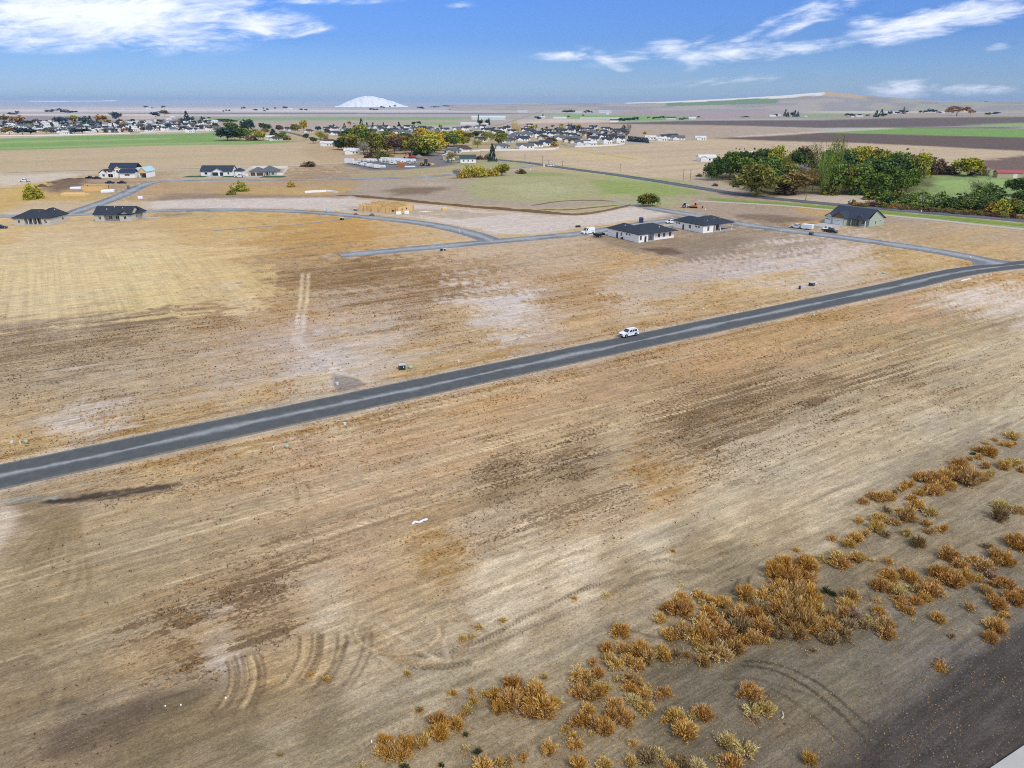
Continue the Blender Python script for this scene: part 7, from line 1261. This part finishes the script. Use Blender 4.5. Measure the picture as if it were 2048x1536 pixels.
debris('plastic_scrap', [(742,1486),(744,1484)], .2, bags, 'small white scrap left of the bottom tumbleweeds', 'litter'); debris('plastic_scrap', [(1381,1190),(1383,1186)], .12, bags, 'tiny white scrap above the tumbleweed thicket', 'litter'); debris('plastic_scrap', [(450,1396),(453,1397)], .12, bags, 'white scrap on the curved tracks', 'litter'); debris('plastic_scrap', [(361,1410),(363,1411)], .12, bags, 'white scrap left of the curved tracks', 'litter')
debris('plastic_scrap', [(330,1412),(332,1413)], .1, bags, 'second white scrap left of the curved tracks', 'litter'); debris('dry_branch', [(1565,1424),(1567,1432),(1563,1438)], .1, mat('bleached_wood', srgb('cfc6b0', .85), .9), 'bleached branch on dirt right of the small thicket', 'litter'); debris('pipe', [(1922,562),(1940,558)], .25, bags, 'white pipe lying beside the street near the junction', 'pipe')
debris('plastic_sheet', [(610,386),(624,385),(640,384.5),(652,383.5),(664,384.5),(676,386.5)], 1.2, bags, 'white sheeting dumped on the ditch bank', 'sheeting')
def lump(x, y, w, d, hh, m, label, name, cat, rz=20): tag(MB().loft([[(-w/2, -d/2, -.05), (w/2, -d/2, -.05), (w/2, d/2, -.05), (-w/2, d/2, -.05)], [(-w/2, -d/2, hh*.8), (w/2, -d/2, hh*.8), (w/2, d/2, hh*.8), (-w/2, d/2, hh*.8)], [(-w*.42, -d*.42, hh), (w*.42, -d*.42, hh), (w*.42, d*.42, hh), (-w*.42, d*.42, hh)]]).build(name, m, None, loc=(*G(x, y), 0), rz=R(rz)), label, cat)
lump(797, 428.5, 2.4, 1.6, 1.3, bags, 'white wrapped pallet before the timber frame, left one', 'pallet_load', 'pallet'); lump(813, 427.5, 2.2, 1.6, 1.4, bags, 'white wrapped pallet before the timber frame, right one', 'pallet_load', 'pallet'); lump(889, 421, 2.6, 2.0, 1.6, osb, 'small stack of sheathing boards right of the timber frame', 'board_stack', 'boards'); lump(656, 423.5, 1.3, 1.3, 2.3, mat('toilet_grey', srgb('c9d2dc', .85), .5), 'pale portable toilet beside the curved street', 'portable_toilet', 'portable toilet'); lump(676, 421.5, 2.4, 1.2, .5, mat('pale_lumber', srgb('d8cf9e', .85), .8), 'pale yellow lumber pile beside the toilet', 'lumber_pile', 'lumber')
lump(1282, 445.5, 1.5, 1.5, 2.4, PBL, 'blue portable toilet with white roof behind the white house', 'portable_toilet', 'portable toilet'); lump(257, 378, 1.4, 1.4, 2.3, PG, 'grey portable toilet beside the diagonal street', 'portable_toilet', 'portable toilet'); lump(281, 397, 2.4, 1.6, 1.2, bags, 'white crate on the right verge of the diagonal street', 'crate', 'crate'); lump(148, 391, 14, 2.4, 1.6, wood, 'long orange lumber stack in front of the low timber frame', 'lumber_stack', 'lumber', 0); lump(165, 390, 7, 2, .9, wood, 'low lumber stack right of the long one', 'lumber_stack', 'lumber', 4)
lump(216, 384, 7, 5, 1.4, bags, 'white wrapped material pile right of the low timber frame', 'material_pile', 'materials'); lump(152, 378, 6, 4, 1.3, bags, 'white wrapped material pile left of the low timber frame', 'material_pile', 'materials')
lump(804, 333.5, 7, 4, 3.6, mat('rust_paint', srgb('b5794a', .8), .8), 'rusty orange container left of the yellow loader', 'container', 'container', 5); lump(820, 334, 9, 2.4, .9, bags, 'white slab stack left of the yellow loader', 'slab_stack', 'slabs', 5); lump(757, 334.5, 12, 4, 1.6, PW, 'low white covered load at the front corner of the yard', 'covered_load', 'load', -20)
lump(1156, 454.5, 2.0, 1.2, .8, mat('dark_tarp', srgb('3a4236', .8), .8), 'dark and white bundle above the white van', 'bundle', 'bundle')
for i, (x, y, a) in enumerate(((846,424,5),(856,423,10),(862,427,-8),(880,428,12),(848,431,8),(905,426,-15),(870,430,14))):
    lump(x, y, 5.0, .5, .15, wood if i > 1 else bags, None, 'board', 'board', a); single(C.objects[-1], ('pale' if i > 1 else 'white')+' board lying right of the timber frame', x)
# kerb corner and far salt light
tag(MB().poly([(*G(1978,1540), .18), (*G(2052,1490), .18), (*G(2300,1330), .18), (*G(2400,1560), .18), (*G(2100,1900), .18)]).poly([(*G(1978,1540), -.05), (*G(2052,1490), -.05), (*G(2052,1490), .18), (*G(1978,1540), .18)]).poly([(*G(2052,1490), -.05), (*G(2300,1330), -.05), (*G(2300,1330), .18), (*G(2052,1490), .18)]).mesh('sidewalk') and obj('sidewalk', MB().poly([(*G(1978,1540), .18), (*G(2052,1490), .18), (*G(2300,1330), .18), (*G(2400,1560), .18), (*G(2100,1900), .18)]).poly([(*G(1978,1540), -.05), (*G(2052,1490), -.05), (*G(2052,1490), .18), (*G(1978,1540), .18)]).poly([(*G(2052,1490), -.05), (*G(2300,1330), -.05), (*G(2300,1330), .18), (*G(2052,1490), .18)]).mesh('sidewalk'), conc), kind='structure')
# ------------------------------------------------------------------ air
def haze(dens):
    m = bpy.data.materials.new('haze'); m.use_nodes = True; nt = m.node_tree; nt.nodes.clear(); o = nt.nodes.new('ShaderNodeOutputMaterial'); v = nt.nodes.new('ShaderNodeVolumePrincipled')
    v.inputs['Color'].default_value = (.50, .70, 1.0, 1); v.inputs['Density'].default_value = dens; v.inputs['Anisotropy'].default_value = 0.0; nt.links.new(v.outputs[0], o.inputs['Volume'])
    tag(MB().box(-45000, 45000, -45000, 45000, -8, 420).build('haze', m), kind='stuff')
haze(2.6e-5)
settle_labels()
